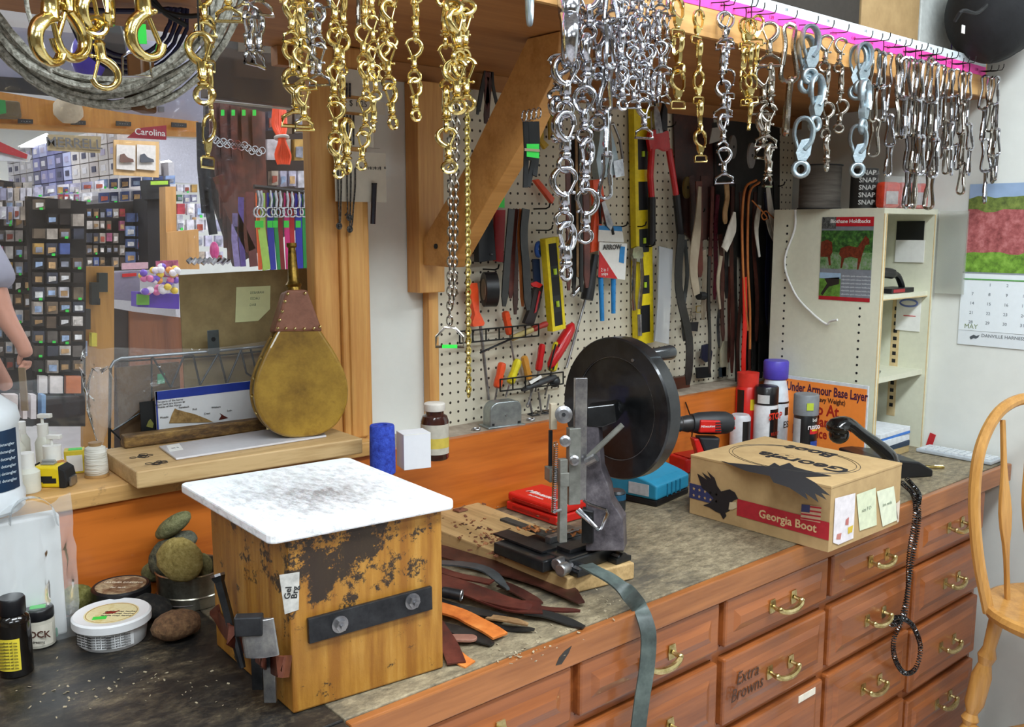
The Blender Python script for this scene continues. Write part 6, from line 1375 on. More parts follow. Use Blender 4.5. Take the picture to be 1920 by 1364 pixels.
strap('narrow white leather sliver right of the tan cords', 'white', [(1424, 385), (1418, 430), (1424, 482)], 10, 1.78, ws=[7, 11, 6, 3])
strap('long white leather tongue at the right end of the straps', 'white', [(1440, 352), (1446, 400), (1452, 430), (1460, 463)], 12, 1.775, ws=[8, 13, 9, 4])
strap('curled white leather piece under the long white tongue', 'white', [(1438, 412), (1446, 435), (1458, 462)], 8, 1.785, ws=[5, 10, 6])
strap('pale crumpled leather strip low among the dark straps', 'beige', [(1352, 480), (1346, 530), (1350, 580)], 8, 1.79, ws=[7, 6, 4])
strap('bright red flat strap hanging low before the dark straps', 'red', [(1396, 520), (1397, 600), (1394, 680), (1396, 800)], 9, 1.775)
for i, (p, lb) in enumerate((([(1418, 338), (1398, 352), (1392, 400), (1392, 470), (1396, 560), (1402, 620)], 'left'), ([(1424, 342), (1406, 360), (1402, 420), (1402, 500), (1406, 580), (1406, 655)], 'right'))):
    tag(MB().tube(spline([ay(u, v, 1.775) for u, v in p], 4), .004, 7).build('tan_leather_lace', SM['orange-brown']), '%s one of two long tan leather cords in front of the dark straps' % lb, 'cord', 'tan leather cords')
tag(MB().tube(spline([ay(u, v, 1.76) for u, v in ((1410, 376), (1428, 395), (1438, 408), (1432, 412), (1428, 404), (1436, 396), (1445, 404), (1455, 412), (1465, 416))], 5), .0022, 6).build('leather_lace', SM['orange-brown']), 'thin orange lace tied in a small loop near the white tongues', 'lace')
# round things among the straps
for (u, v, r, y, lb, mt) in ((1407, 292, .040, 1.80, 'round grey plastic spool disc above the dark straps', flat('8d8a88', .5)), (1372, 276, .036, 1.82, 'smaller grey spool disc left of the large one', flat('76726e', .5)), (1286, 352, .033, 1.84, 'dull golden round disc right of the bolt cutter', flat('5c4c22', .4))):
    o = tag(MB().lathe([(.006, 0), (r, 0), (r, .006), (.006, .006)], (0, 0, 0), (.35, -1, 0), 30).build('spool_disc', mt, loc=ay(u, v, y)), lb, 'disc'); MB().cyl((0, -.008, 0), (0, .004, 0), .005, 12).build('hub', BLACK, o)
tag(slab([(1336, 240), (1358, 238), (1356, 262), (1330, 270)], 1.82, .003).build('paper_slip', flat('9a948c'), smooth=0), 'greyish paper slip above the smaller spool disc', 'paper')
# plastic sleeve with white strips
t = T('plastic_sleeve', 'long clear plastic sleeve holding pale strips, right of the yellow level', 'sleeve', ay(1245, 520, 1.80))
W(slab([(1236, 462), (1262, 468), (1258, 560), (1254, 646), (1228, 640), (1234, 560)], 1.815, .006), 'sleeve', film('sleeve_film', 'dfe2e6', .45, .1), t, smooth=0); W(slab([(1244, 470), (1254, 470), (1250, 640), (1236, 638)], 1.825, .004), 'pale_strip', flat('a8a298', .5), t, smooth=0)
# small clutter below straps
for (pts, m_, lb, nm, ct) in (([(1318, 648), (1328, 645), (1336, 660), (1334, 676), (1324, 680), (1315, 672)], flat('1d2136', .4), 'dark blue spade-shaped guitar-pick piece on the pegboard foot', 'leather_tab', 'tab'), ([(1306, 690), (1332, 688), (1334, 708), (1308, 710)], flat('1a1c1e'), 'black square pad under the dark blue tab', 'square_pad', 'pad'), ([(1350, 690), (1362, 688), (1362, 706), (1350, 708)], flat('1c2830'), 'small dark blue pad right of the black square pad', 'square_pad', 'pad'), ([(1284, 606), (1310, 604), (1308, 622), (1290, 620)], flat('26262a'), 'small black card near the dangling buckles', 'small_card', 'card'), ([(1352, 660), (1358, 640), (1366, 640), (1364, 704), (1354, 706)], flat('b0a890'), 'pale upright strip beside the small blue pad', 'pale_strip', 'strip')):
    tag(slab(pts, 1.85, .006).build(nm, m_, smooth=0), lb, ct)
for i, (u, v) in enumerate(((1292, 585), (1300, 592), (1310, 580), (1294, 598))):
    c = ay(u, v, 1.83); tag(MB().tube([c+V((x, 0, z)) for x, z in ((-.012, .01), (.012, .01), (.012, -.01), (-.012, -.01))], .002, 6, True, upv=V((0, 1, 0))).build('hanging_buckle', NICKEL if i != 2 else BRASS), '%s buckle dangling below the beige leaf-shaped strap' % ['upper left chrome', 'right chrome', 'brass', 'lowest chrome'][i], 'buckle', 'buckles under the beige strap')
tag(rod(1310, 555, 1320, 555, [(0, 8), (1, 8)], 1.81).build('ball_end', BLACKM), 'black knob under the end of the beige leaf-shaped strap', 'knob')
# ================================================================ RIGHT END OF THE WORKTOP
def can(u, d, r, lab, name, parts, h, group=None, z=ZC):
    p = zd(u, d, z); t = T(name, lab, 'can' if 'can' in name else 'bottle', p, FCAM, group)
    k = {2.95: 1.12, 3.02: 1.18, 2.85: 1.12, 3.0: 1.16}.get(d, 1); t.scale = (k, k, k)
    for nm, prof, m_ in parts: MB().lathe(prof, n=28).build(nm, m_, t, smooth=40)
    return t
K18 = flat('18181a', .35, coat=.3)
t = can(1433, 2.95, .0325, 'white and black spray can reading STOP beside the red strap', 'spray_can', [('body', [(.031, 0), (.033, .004), (.033, .135), (.030, .142), (0, .142)], flat('dcdcde', .3)), ('cap', [(.031, .140), (.033, .142), (.033, .188), (.030, .192), (0, .192)], K18)], .19)
wrap(t, .0333, .02, .130, 5, 85, K18); ltxt(t, 'STOP', .026, flat('e8402c', .4), .0337, .110, 36, bold=.03, name='can_lettering', sx=.9); ltxt(t, 'RUST', .014, flat('c83828', .4), .0337, .06, 36, name='can_lettering')
wrap(t, .0333, .146, .17, -60, 0, flat('c8c8c6'), 'barcode_label')
t = can(1449, 3.02, .034, 'tall white spray bottle with purple cap behind the STOP can', 'purple_capped_bottle', [('body', [(.036, 0), (.038, .005), (.038, .13), (.034, .165), (.029, .185), (.027, .195), (0, .195)], flat('dde6ee', .3)), ('cap', [(.031, .192), (.0335, .195), (.0335, .238), (.031, .242), (0, .242)], flat('5a4cc0', .4))], .24)
ltxt(t, 'ES', .026, INKK, .0385, .07, 40, name='bottle_lettering'); wrap(t, .0383, .128, .133, -90, 90, K18, 'black_line'); wrap(t, .0383, .096, .118, 30, 55, K18, 'horse_mark')
t = can(1507, 2.85, .031, 'black spray can with grey cap before the orange sign', 'spray_can', [('body', [(.030, 0), (.0315, .004), (.0315, .125), (.029, .131), (0, .131)], K18), ('cap', [(.0315, .128), (.0335, .13), (.0335, .182), (.031, .185), (0, .185)], flat('7a7e82', .5))], .19)
wrap(t, .0318, .02, .12, -90, -40, flat('b8bcc0')); ltxt(t, 'bel', .014, WHITE, .0320, .118, 30, name='can_lettering'); ltxt(t, 'rusto', .02, flat('e8e0e0'), .0320, .100, 26, bold=.02, name='can_lettering'); wrap(t, .0318, .08, .094, 5, 80, flat('c8242a'), 'red_band'); wrap(t, .0319, .088, .092, 15, 60, flat('e0c030'), 'yellow_band')
wrap(t, .0318, .045, .06, 10, 70, flat('2a4a9a'), 'blue_band'); wrap(t, .0318, .028, .038, 0, 80, flat('c8242a'), 'red_band'); MB().box(-.009, .009, -.0345, -.0335, .145, .165).build('green_sticker', flat('b8c840'), t, smooth=0)
t = can(1386, 2.93, .031, 'white spray can half hidden by the hanging dark straps', 'spray_can', [('body', [(.030, 0), (.0315, .004), (.0315, .12), (.026, .128), (0, .128)], flat('c8c8cc', .35))], .13); wrap(t, .0318, .03, .11, 0, 80, K18)
t = can(1398, 3.0, .03, 'red aerosol with yellow spot behind the hanging straps', 'spray_can', [('body', [(.030, 0), (.0325, .004), (.0325, .17), (.026, .18), (0, .18)], flat('d0261e', .35)), ('cap', [(.028, .178), (.03, .215), (0, .22)], flat('d8382c', .4))], .2)
wrap(t, .0328, .115, .145, 0, 40, flat('e0c828'), 'yellow_spot'); wrap(t, .0328, .05, .17, -70, -30, K18, 'black_print')
p = zd(1427, 2.52, ZC); t = T('white_cup', 'small white cup with a spoon behind the boot box', 'cup', p, FCAM)
MB().lathe([(.024, 0), (.029, .062), (.0275, .062), (.0235, .003), (0, .003)], n=26).build('cup', WHITE, t); MB().tube([V((.01, 0, .01)), V((.024, .0, .075)), V((.028, 0, .082))], .003, 8).build('spoon', K18, t)
# orange sign
t = T('orange_sign', 'orange hand-lettered sale sign leaning on the side of the bookcase', 'sign', (2.585, 1.5, ZC+.001))
sx0 = 2.583; sq = [ax(1472, 706, sx0), ax(1637, 724, sx0)]
sy1, sy0, sz1 = sq[0].y, 1.375, sq[0].z+.004
W(MB().box(sx0, sx0+.006, sy0, sy1, ZC+.002, sz1), 'backing_board', flat('d4d8dc', .5), t, smooth=0)
W(MB().box(sx0-.0008, sx0, sy0+.004, sy1-.002, ZC+.003, sz1-.010), 'orange_face', flat('fb8f3a', .55, var=.02), t, smooth=0)
cy = (sy0+sy1)/2
for s, z, sz, m_, dy, k in (('Under Armour Base Layer', -.034, .040, flat('4a1e3c'), 0, .86), ('(Heavy Weight)', -.062, .022, flat('4a2a1c'), -.01, 1.1), ('Shop At', -.094, .05, flat('a8281c'), .02, 1.1), ('Regular Price', -.132, .044, flat('a8281c'), 0, 1.1), ('Box Price', -.170, .042, flat('a8281c'), .05, 1.0), ('1/2 off', -.205, .038, flat('a8281c'), .07, 1)):
    text(s, sz, m_, t, V((sx0-.0012, cy+dy-.004, sz1+z))-t.location, rot=RW, name='sign_lettering', bold=.025, sx=k*.74)
# bookcase contents
t = T('holdbacks_poster', 'red-topped poster with harnessed horses on the bookcase side', 'poster', (BX0-.001, 1.49, 1.51)); yp0, yp1, zp0, zp1 = 1.40, 1.568, 1.385, 1.636
def pp(f0, f1, g0, g1, name, mat, k=1): 
    y0_, y1_ = yp1-(yp1-yp0)*f0, yp1-(yp1-yp0)*f1; z0_, z1_ = zp1-(zp1-zp0)*g1, zp1-(zp1-zp0)*g0
    return W(MB().box(BX0-.0006-.0006*k, BX0-.0006*k, y1_, y0_, z0_, z1_), name, mat, t, smooth=0)
pp(0, 1, 0, 1, 'sheet', flat('7c8088', .35)); pp(.28, 1, 0, .11, 'title_band', flat('b81c28', .4), 2); pp(0, 1, .955, 1, 'foot_band', flat('a81c28', .4), 2); pp(0, .28, 0, .14, 'grey_photo', flat('5a5c5a', .5, var=.5, sc=120), 2)
pp(0, 1, .16, .42, 'leafy_photo', mottle('leaf_print', ['1a2a16', '2f5a26', '5a8a3a'], 90, 4, .4, 0, 0), 2); pp(0, 1, .42, .62, 'grass_photo', mottle('grass_print', ['2f5a26', '6a8a5a', '8a9088'], 60, 3, .4, 0, 0), 2); pp(0, .42, .68, .955, 'field_photo', flat('5f8a34', .4, var=.3, sc=60), 2); pp(0, .42, .67, .74, 'sky_photo', flat('9ab4cc', .4), 3)
def ppoly(pts, name, mat, k=4):
    P = [V((BX0-.0006*k, yp1-(yp1-yp0)*f, zp1-(zp1-zp0)*g)) for f, g in pts]; mb = MB(); mb.face(P); return W(mb, name, mat, t, smooth=0)
BAY = flat('6a2c18', .4, var=.25, sc=120)
ppoly([(.40, .37), (.55, .34), (.72, .36), (.80, .28), (.86, .22), (.93, .26), (.94, .32), (.87, .33), (.82, .44), (.80, .50), (.76, .62), (.73, .62), (.74, .49), (.60, .47), (.48, .49), (.44, .61), (.41, .61), (.42, .48), (.37, .44)], 'horse_print', BAY)
ppoly([(0, .30), (.12, .27), (.22, .30), (.24, .42), (.20, .47), (.22, .58), (.18, .58), (.15, .48), (.0, .48)], 'horse_print', BAY); ppoly([(.1, .74), (.4, .72), (.4, .8), (.2, .84), (.08, .95), (.04, .93), (.16, .80)], 'cart_print', flat('2a2420'))
text('Biothane Holdbacks', .016, WHITE, t, V((BX0-.0022, 1.475, zp1-.013))-t.location, rot=RW, name='poster_title', bold=.02)
for i in range(6): text('adjustable quick release holdbacks', .0068, flat('c8ccd0'), t, V((BX0-.0016, 1.447, 1.460-.011*i))-t.location, rot=RW, name='poster_text')
def inb(u, v): return ay(u, v, BY0+.06)
t = T('black_jug', 'black shiny bottles and strap on the upper bookcase shelf', 'bundle', (2.70, 1.46, 1.4055)); 
W(MB().ball((2.672, 1.44, 1.446), .036, 14, 10, (1, 1, 1.0)), 'black_pouch', flat('1a1a1e', .3), t); W(MB().tube(spline([V((2.69, 1.42, 1.47)), V((2.76, 1.42, 1.465)), V((2.81, 1.42, 1.455)), V((2.85, 1.42, 1.41))], 4), [.016]*6+[.010]*6+[.006]*1, 8), 'black_strap', flat('141416', .4), t)
t = T('black_book', 'thin black and red box at the front of the upper bookcase shelf', 'box', (2.79, 1.41, 1.4055)); W(MB().box(2.72, 2.86, 1.39, 1.46, 1.406, 1.420), 'case', flat('1c1a1c', .4), t, smooth=0, bevel=.001); W(MB().box(2.73, 2.80, 1.389, 1.39, 1.408, 1.418), 'red_print', flat('a82a30', .4), t, smooth=0)
t = T('hanging_pad', 'black-topped small note pad hung inside the upper bookcase compartment', 'note pad', (2.925, 1.43, 1.60)); xx = BX1-.020
W(MB().box(xx-.002, xx, 1.40, 1.49, 1.565, 1.625), 'black_header', K18, t, smooth=0); W(MB().box(xx-.003, xx-.001, 1.395, 1.49, 1.495, 1.565), 'white_sheet', WHITE, t, smooth=0)
t = T('printed_slip', 'white printed slip hung in the middle bookcase compartment', 'slip', (2.925, 1.43, 1.34)); W(MB().box(xx-.002, xx, 1.395, 1.475, 1.275, 1.385), 'sheet', WHITE, t, smooth=0); W(MB().torus((xx-.0025, 1.435, 1.365), .022, .003, (1, 0, 0), 20, 4, sx=1.3, sy=.5), 'blue_print', flat('6a7ab8', .5), t); W(MB().box(xx-.0028, xx-.002, 1.41, 1.45, 1.322, 1.325), 'red_line', flat('c05050'), t, smooth=0)
t = T('framed_label', 'narrow tan frame standing inside the middle bookcase compartment', 'frame', (2.66, 1.60, 1.156)); W(MB().box(2.64, 2.70, 1.70, 1.708, 1.165, 1.37), 'frame', TAN, t, smooth=0, bevel=.001); W(MB().box(2.65, 2.69, 1.698, 1.70, 1.18, 1.36), 'panel', CREAM, t, smooth=0); W(MB().box(2.658, 2.68, 1.697, 1.698, 1.28, 1.33), 'brown_print', flat('6a5a40'), t, smooth=0)
tag(MB().cyl((0, 0, 0), (.03, .01, 0), .004, 8).build('small_tube', GREYP if 'GREYP' in globals() else STEEL, loc=(2.72, 1.42, 1.160)), 'tiny grey tube lying on the lower bookcase shelf', 'tube')
t = T('paper_stack', 'stack of white and blue binders in the bottom of the bookcase', 'binders', (2.78, 1.45, ZC+.001)); 
for i, (c, h, r_, nm) in enumerate((('b8a070', .022, .05, 'book'), ('2c3c50', .016, -.03, 'book'), ('dfe4ea', .022, .1, 'binder'), ('3c7ad0', .008, .0, 'blue_binder'), ('e4e6ea', .014, .05, 'papers'))):
    z = ZC+.001+sum([.022, .016, .022, .008, .014][:i]); W(MB().box(-.105, .09, -.11, .12, 0, h, M.Translation((2.752, 1.475, z)) @ M.Rotation(r_*.4, 4, 'Z')), nm, flat(c, .5), t, smooth=0, bevel=.001)
# on top of the bookcase
ZT = BZ1+.0165
p = zd(1530, 3.0, ZT); p = V((2.68, 1.62, ZT))
t = T('twine_spool', 'wide grey twine spool standing on top of the bookcase', 'spool', (2.64, 1.60, ZT)); MB().lathe([(.062, .003), (.062, .130), (0, .130)], n=30).build('twine', mottle('grey_twine', ['4a4540', '6a645c'], 60, 3, .9, 0, .4, (.1, .1, 1)), t); MB().lathe([(.066, 0), (.066, .003), (0, .003)], n=30).build('flange', BLACKM, t); MB().lathe([(.066, .130), (.066, .134), (0, .134)], n=30).build('flange', BLACKM, t)
t = T('lettered_drum', 'dark drum with rows of white lettering next to the twine spool', 'drum', (2.705, 1.49, ZT), FCAM); MB().lathe([(.040, 0), (.040, .12), (0, .12)], n=26).build('body', flat('2a2826', .5), t)
for k in range(5): ltxt(t, 'SNAP', .02, flat('b8b8b4'), .0405, .018+.022*k, -8, name='drum_lettering', bold=.02); ltxt(t, 'USA', .018, flat('8a8a88'), .0405, .018+.022*k, 32, name='drum_lettering')
OB = mottle('orange_blaze', ['b82c16', 'e8482a', 'ee5a38'], 14, 4, .5, 0, .2)
for i, (x, y, lb) in enumerate(((2.71, 1.415, 'left'), (2.785, 1.40, 'middle, folded'), (2.86, 1.40, 'right'))):
    t = T('bagged_orange_item', '%s one of three clear bags of orange gear on the bookcase' % lb, 'bag', (x, y, ZT), FCAM+.4, 'orange bags on the bookcase')
    MB().box(-.034, .034, -.02, .02, .001, .078).build('orange_gear', OB, t, bevel=.012, seg=3); MB().box(-.026, .02, -.0215, -.0205, .012, .05).build('white_label', flat('c8c2c0', .5, var=.1), t, smooth=0)
    rb = random.Random(i); g = MB(); g.grid(lambda a, b: (-.038+.076*a/8, -.0245+rb.uniform(-.0015, .0015), .002+.092*b/6), 8, 6); g.build('bag_film', film('shrink_film', 'ffffff', .11, .05), t, smooth=50)
    if i == 2: MB().box(-.045, -.028, -.028, -.027, .052, .062).build('green_tag', GREENTAG, t, smooth=0)
tag(MB().tube(spline([V((2.603, 1.66, 1.66)), V((2.602, 1.68, 1.55)), ax(1471, 492, 2.603), ax(1490, 550, 2.60), ax(1520, 585, 2.60), ax(1549, 610, 2.595), ax(1556, 605, 2.59), ax(1570, 600, 2.58)], 5), [.003]*24+[.005]*12, 8).build('zip_tie', flat('e4e4e0', .4)) if 0 else MB().tube(spline([V((2.603, 1.66, 1.66)), ax(1490, 430, 2.603), ax(1471, 492, 2.603), ax(1490, 550, 2.60), ax(1520, 585, 2.60), ax(1549, 608, 2.595), ax(1556, 603, 2.59), ax(1570, 600, 2.58)], 5), .0035, 8).build('curly_tie', flat('e4e4e0', .4)), 'white plastic tie curling down the bookcase side', 'cord')
t = T('clear_sleeve', 'clear plastic sheet hung on the wall edge beside the bookcase', 'sleeve', (2.94, 1.34, 1.5)); W(MB().box(2.935, 2.938, 1.27, 1.36, 1.40, 1.655), 'film', film('sleeve2', 'd8dcd0', .25, .15), t, smooth=0)
# phone
PB = flat('0f1011', .12, coat=.6)
t = T('desk_telephone', 'black desk telephone base behind the boot box', 'telephone', (2.55, 1.30, ZC), FCAM+R(12))
MB().prism([(-.10, 0), (.105, 0), (.105, .020), (.06, .045), (-.06, .062), (-.10, .060)], -.075, .085, FACE_XZ).build('base', flat('1b1c1e', .35), t, smooth=0, bevel=.005)
for i in range(3):
    for j in range(4): MB().box(.02+.017*i, .032+.017*i, -.06+.018*j, -.048+.018*j, .033-.007*i, .047-.007*i).build('key', flat('2c2e30', .4), t, smooth=0, bevel=.001)
hs = T('phone_handset', 'glossy black telephone handset resting on the phone base', 'telephone handset', (2.55, 1.30, ZC+.06))
P = [ad(u, v, 2.52) for u, v in ((1568, 812), (1572, 800), (1592, 795), (1618, 815), (1645, 835), (1668, 856), (1676, 872))]; P = spline(P, 4)
W(MB().tube(P, [.024, .029, .032, .033, .032, .029, .026, .024, .022, .021, .020, .020, .020, .020, .021, .022, .023, .024, .024, .025, .025, .024, .022, .019, .015], 14, flatk=.75), 'handle', PB, hs)
W(MB().ball(ad(1573, 815, 2.53), .027, 16, 10, (1.05, 1, .95)), 'earpiece', PB, hs); W(MB().ball(ad(1668, 868, 2.53), .026, 16, 10, (1.1, 1, .7)), 'mouthpiece', PB, hs)
def coil(pts, r, pitch, wr, name, label):
    P = spline(pts, 8); out = []; ph = 0
    for i in range(len(P)-1):
        a, b = P[i], P[i+1]; d_ = b-a; L_ = d_.length
        if L_ < 1e-6: continue
        s_, t_ = frame(d_, V((0, 1, 0))); k = max(1, int(L_/pitch*8))
        for j in range(k):
            c = a.lerp(b, j/k); out.append(c+(s_*math.cos(ph)+t_*math.sin(ph))*r); ph += 2*PI/8
    return tag(MB().tube(out, wr, 5).build(name, PB, label=label, cat='cord'))
yc = 1.068
c0 = [az(1690, 905, ZC+.025), az(1712, 928, ZC+.014)]
coil(c0+[ay(u, v, yc) for u, v in ((1716, 965), (1705, 1040), (1703, 1100), (1697, 1150), (1688, 1165), (1672, 1172), (1676, 1160), (1692, 1160), (1712, 1175), (1726, 1215), (1716, 1255), (1695, 1262), (1678, 1235), (1676, 1200), (1688, 1168), (1700, 1120), (1712, 1040), (1722, 985), (1722, 945))]+[az(1722, 925, ZC+.013), az(1700, 898, ZC+.03)], .0056, .0066, .0015, 'coiled_cord', 'black coiled telephone cord looping down over the drawers')
t = T('keyboard', 'light grey flat keyboard lying on the worktop against the right wall', 'keyboard', (2.893, 1.235, ZC+.001), R(90)); MB().box(-.115, .115, -.038, .038, 0, .012).build('case', flat('b4bac0', .5), t, bevel=.003)
for j in range(4):
    for i in range(11): MB().box(-.108+.0196*i, -.092+.0196*i, -.032+.0165*j, -.018+.0165*j, .012, .0155).build('key', flat('d4d8dc', .5), t, smooth=0)
t = T('gold_pen', 'short gold pen lying on the worktop end', 'pen', az(1742, 876, ZC+.004)); a, b = az(1716, 874, ZC+.005), az(1768, 877, ZC+.005); W(MB().lathe([(.001, 0), (.004, .012), (.0045, .05), (.0045, .075), (.003, .08)], a, b-a, 10), 'barrel', BRASS, t); W(MB().tube([b-(b-a)*.3+V((0, 0, .005)), b+V((0, 0, .005))], .001, 5), 'clip', BRASS, t)
tag(MB().face([(0, 0, 0), (.0, -.03, .0), (.0, -.018, .06), (0, .002, .045)]) and (lambda m: m)(MB().box(0, .001, -.02, .0, 0, .05)).build('red_leaflet', flat('c02a30'), loc=(2.945, 1.362, ZC+.002), rot=(.25, 0, 0)), 'small red and white leaflet edge between bookcase and right wall', 'leaflet')
# drill
p = zd(1322, 2.58, ZC+.0); t = T('cordless_drill', 'red and black cordless drill standing behind the boot box', 'drill', p, FCAM+R(12))
RD = flat('c8231e', .35); GD = flat('2a2b2e', .5)
MB().box(-.035, .045, -.03, .03, 0, .045).build('battery', GD, t, bevel=.006)
MB().prism([(-.015, .045), (.04, .045), (.030, .10), (.034, .135), (-.03, .14), (-.012, .10)], -.018, .018, FACE_XZ).build('handle', GD, t, smooth=0, bevel=.006)
MB().prism([(-.03, .05), (-.012, .05), (-.008, .09), (-.028, .135), (-.044, .135), (-.030, .09)], -.015, .015, FACE_XZ).build('trigger_guard', RD, t, smooth=0, bevel=.004)
MB().lathe([(.0, 0), (.024, .004), (.031, .02), (.032, .06), (.030, .10), (.026, .115), (.026, .12), (0, .12)], (.075, 0, .172), (-1, 0, .03), 22).build('motor_housing', GD, t)
MB().prism([(-.035, .155), (.03, .152), (.026, .186), (-.032, .19)], -.033, .033, FACE_XZ).build('red_shell', RD, t, smooth=0, bevel=.004)
text('Milwaukee', .0095, WHITE, t, (-.012, -.0335, .172), name='drill_lettering', shear=.2)
for i in range(4): MB().box(.010, .028, -.0345, -.033, .158+.007*i, .161+.007*i).build('vent', GD, t, smooth=0)
MB().lathe([(.022, 0), (.024, .012), (.020, .03), (.022, .034), (.016, .05), (.008, .058), (0, .058)], (-.045, 0, .1745), (-1, 0, .02), 20).build('chuck', flat('4a4848', .35, .6), t)
for k in range(4): MB().ball((.073, math.cos(k*PI/2+.7)*.018, .172+math.sin(k*PI/2+.7)*.018), .005, 8, 6).build('red_cap', RD, t)
p = zd(1308, 2.75, ZC); t = T('red_tool_box', 'flat red box on the worktop beside the teal charger', 'box', p, FCAM+R(30)); rbox(.14, .08, .045, y=.01).build('box', RD, t, bevel=.006); MB().box(-.06, .06, -.032, .04, .045, .048).build('lid_panel', flat('b01c18', .4), t, bevel=.001)
p = zd(1368, 2.72, ZC); t = T('red_ribbed_case', 'translucent red ribbed case behind the boot box', 'case', p, FCAM+R(20)); rbox(.09, .07, .05).build('box', flat('c82a2c', .3, coat=.4), t, bevel=.005)
for i in range(5): MB().box(-.04+.018*i, -.032+.018*i, -.036, .036, .05, .056).build('rib', flat('d83a38', .3), t, bevel=.001)
tag(MB().tube(spline([V((2.2, 1.75, 1.085)), V((2.21, 1.73, 1.02)), V((2.2, 1.72, .96)), V((2.23, 1.70, .91))], 5), .0022, 6).build('black_wire', PB), 'thin black wire hanging down the orange panel behind the drill', 'wire')
# on top of the overhead shelf
ZO = 2.006
def shelfbox(name, label, u0, u1, y0, y1, z1, mat, cat='box'):
    a, b = ay(u0, 60, y0).x, ay(u1, 60, y0).x; t = T(name, label, cat, ((a+b)/2, (y0+y1)/2, ZO)); W(MB().box(a, b, y0, y1, ZO+.001, z1), 'body', mat, t, smooth=0, bevel=.003); return t, a, b
shelfbox('dark_carton', 'dark brown carton on the overhead shelf left of the kraft carton', 1446, 1610, 1.32, 1.6, 2.34, flat('3a342e', .7))
t, a, b = shelfbox('kraft_carton', 'plain kraft carton on the overhead shelf', 1614, 1722, 1.32, 1.55, 2.33, KR)
t, a, b = shelfbox('white_carton', 'white box with purple edge on the overhead shelf beside the black bag', 1725, 1786, 1.32, 1.50, 2.32, flat('d4d8d4', .5)); W(MB().box(b-.004, b+.001, 1.319, 1.32, ZO+.001, 2.32), 'purple_edge', flat('6a4ab0'), t, smooth=0)
tag(MB().box(-.008, .008, -.1, .1, 0, .3).build('white_strip', WHITE, loc=(ay(1506, 10, 1.34).x, 1.45, ZO+.001)), 'narrow white strip standing at the dark carton', 'strip')
t = T('black_bag', 'black fabric bag slumped on the right end of the overhead shelf', 'bag', (2.72, 1.42, ZO)); rb = random.Random(2)
mb = MB(); mb.ball((2.78, 1.175, 2.20), 1, 26, 14, (.125, .125, .14), jit=.05, seed=5); o = W(mb, 'body', flat('141417', .75, var=.2, sc=20, bmp=.5), t, sub=1)
c = ay(1806, 55, 1.12); W(MB().box(-.008, .008, -.001, .001, -.010, .010, M.Translation(c)), 'white_tag', WHITE, t, smooth=0); W(MB().tube(spline([ay(1790, 40, 1.13), ay(1805, 20, 1.11), ay(1830, 25, 1.1), ay(1850, 10, 1.1)], 4), .005, 6), 'strap', BLACKM, t)
# black bag overhanging right
W(MB().ball((2.85, 1.17, 2.185), 1, 18, 12, (.085, .1, .10), jit=.05, seed=8), 'side_pocket', flat('141417', .75, var=.2, sc=20, bmp=.5), t)
# ================================================================ THE SHOP BEHIND THE GLASS
def sl(pts, y, th): # slab in world XZ at depth y
    P = [ay(u, v, y) for u, v in pts]; mb = MB(); a = mb._pv(P); b = mb._pv([p+V((0, th, 0)) for p in P]); n = len(P)
    mb.b.faces.new(a); mb.b.faces.new(b[::-1])
    for i in range(n): mb.b.faces.new([a[i], a[(i+1) % n], b[(i+1) % n], b[i]])
    return mb
S('trim_4', sl([(-60, 168), (0, 172), (240, 213), (372, 228), (372, 257), (0, 240), (-60, 238)], 5.0, .05), wood('orange_pine', 'd8963c', 'b87426', 'Z', .6, .5))
S('trim_5', sl([(-60, 228), (372, 248), (372, 257), (0, 240), (-60, 237)], 4.98, .03), wood('orange_pine_rail', 'c88a3a', 'a86c26', 'X', .6, .5))
S('wall_shop_upper', sl([(-80, 40), (392, 88), (392, 232), (240, 215), (0, 150), (-80, 140)], 5.06, .04), flat('9a9aac', .7, var=.02))
S('trim_6', sl([(-60, 140), (140, 152), (140, 168), (100, 180), (-60, 165)], 5.03, .02), flat('2a2a2c', .6))
S('wall_shop_white', sl([(298, 258), (380, 262), (372, 345), (298, 340)], 9.5, .05), flat('d8d8e4', .8))
for i, (u, v, r) in enumerate(((118, 50, 3), (145, 100, 3), (303, 205, 5), (312, 318, 5))):
    if i > 1: S('trim_%d' % (7+i), sl([(u-r, v-r), (u+r, v-r), (u+r, v+r), (u-r, v+r)], 5.04 if i == 2 else 9.4, .01), flat('6a6a70'))
# small black plates on the valance
for i, u in enumerate((48, 147, 232, 336)):
    v = 226+.05*u*.5; t = T('black_plate', '%s black name plate on the orange pine valance' % ['leftmost', 'second', 'third', 'rightmost'][i], 'plate', ay(u, v, 4.97), group='black plates on the pine valance')
    W(sl([(u-14, v-5), (u+14, v-3), (u+14, v+5), (u-14, v+4)], 4.96, .01), 'plate', flat('1c1c1e', .4), t, smooth=0); text('PLATE' if 0 else '- - - -', .02, flat('b0b0b0'), t, V(ay(u, v, 4.955))-t.location, name='plate_print')
tag(sl([(-10, 186), (38, 190), (42, 222), (-10, 220)], 4.9, .08).build('stuffed_pouch', flat('6a5a44', .9), smooth=0, bevel=.01), 'grey-brown furry pouch hanging on the left of the valance', 'pouch')
tag(sl([(-8, 186), (10, 188), (12, 212), (-8, 216)], 4.85, .02).build('green_tag', flat('1f8a3c'), smooth=0), 'green tag on the furry pouch at the far left', 'tag')
tag(MB().ball(ay(128, 207, 4.9), .07, 12, 8, (1, .7, .9), jit=.1).build('fur_tail', flat('b8a890', .95)), 'pale furry ball hanging on the valance', 'fur')
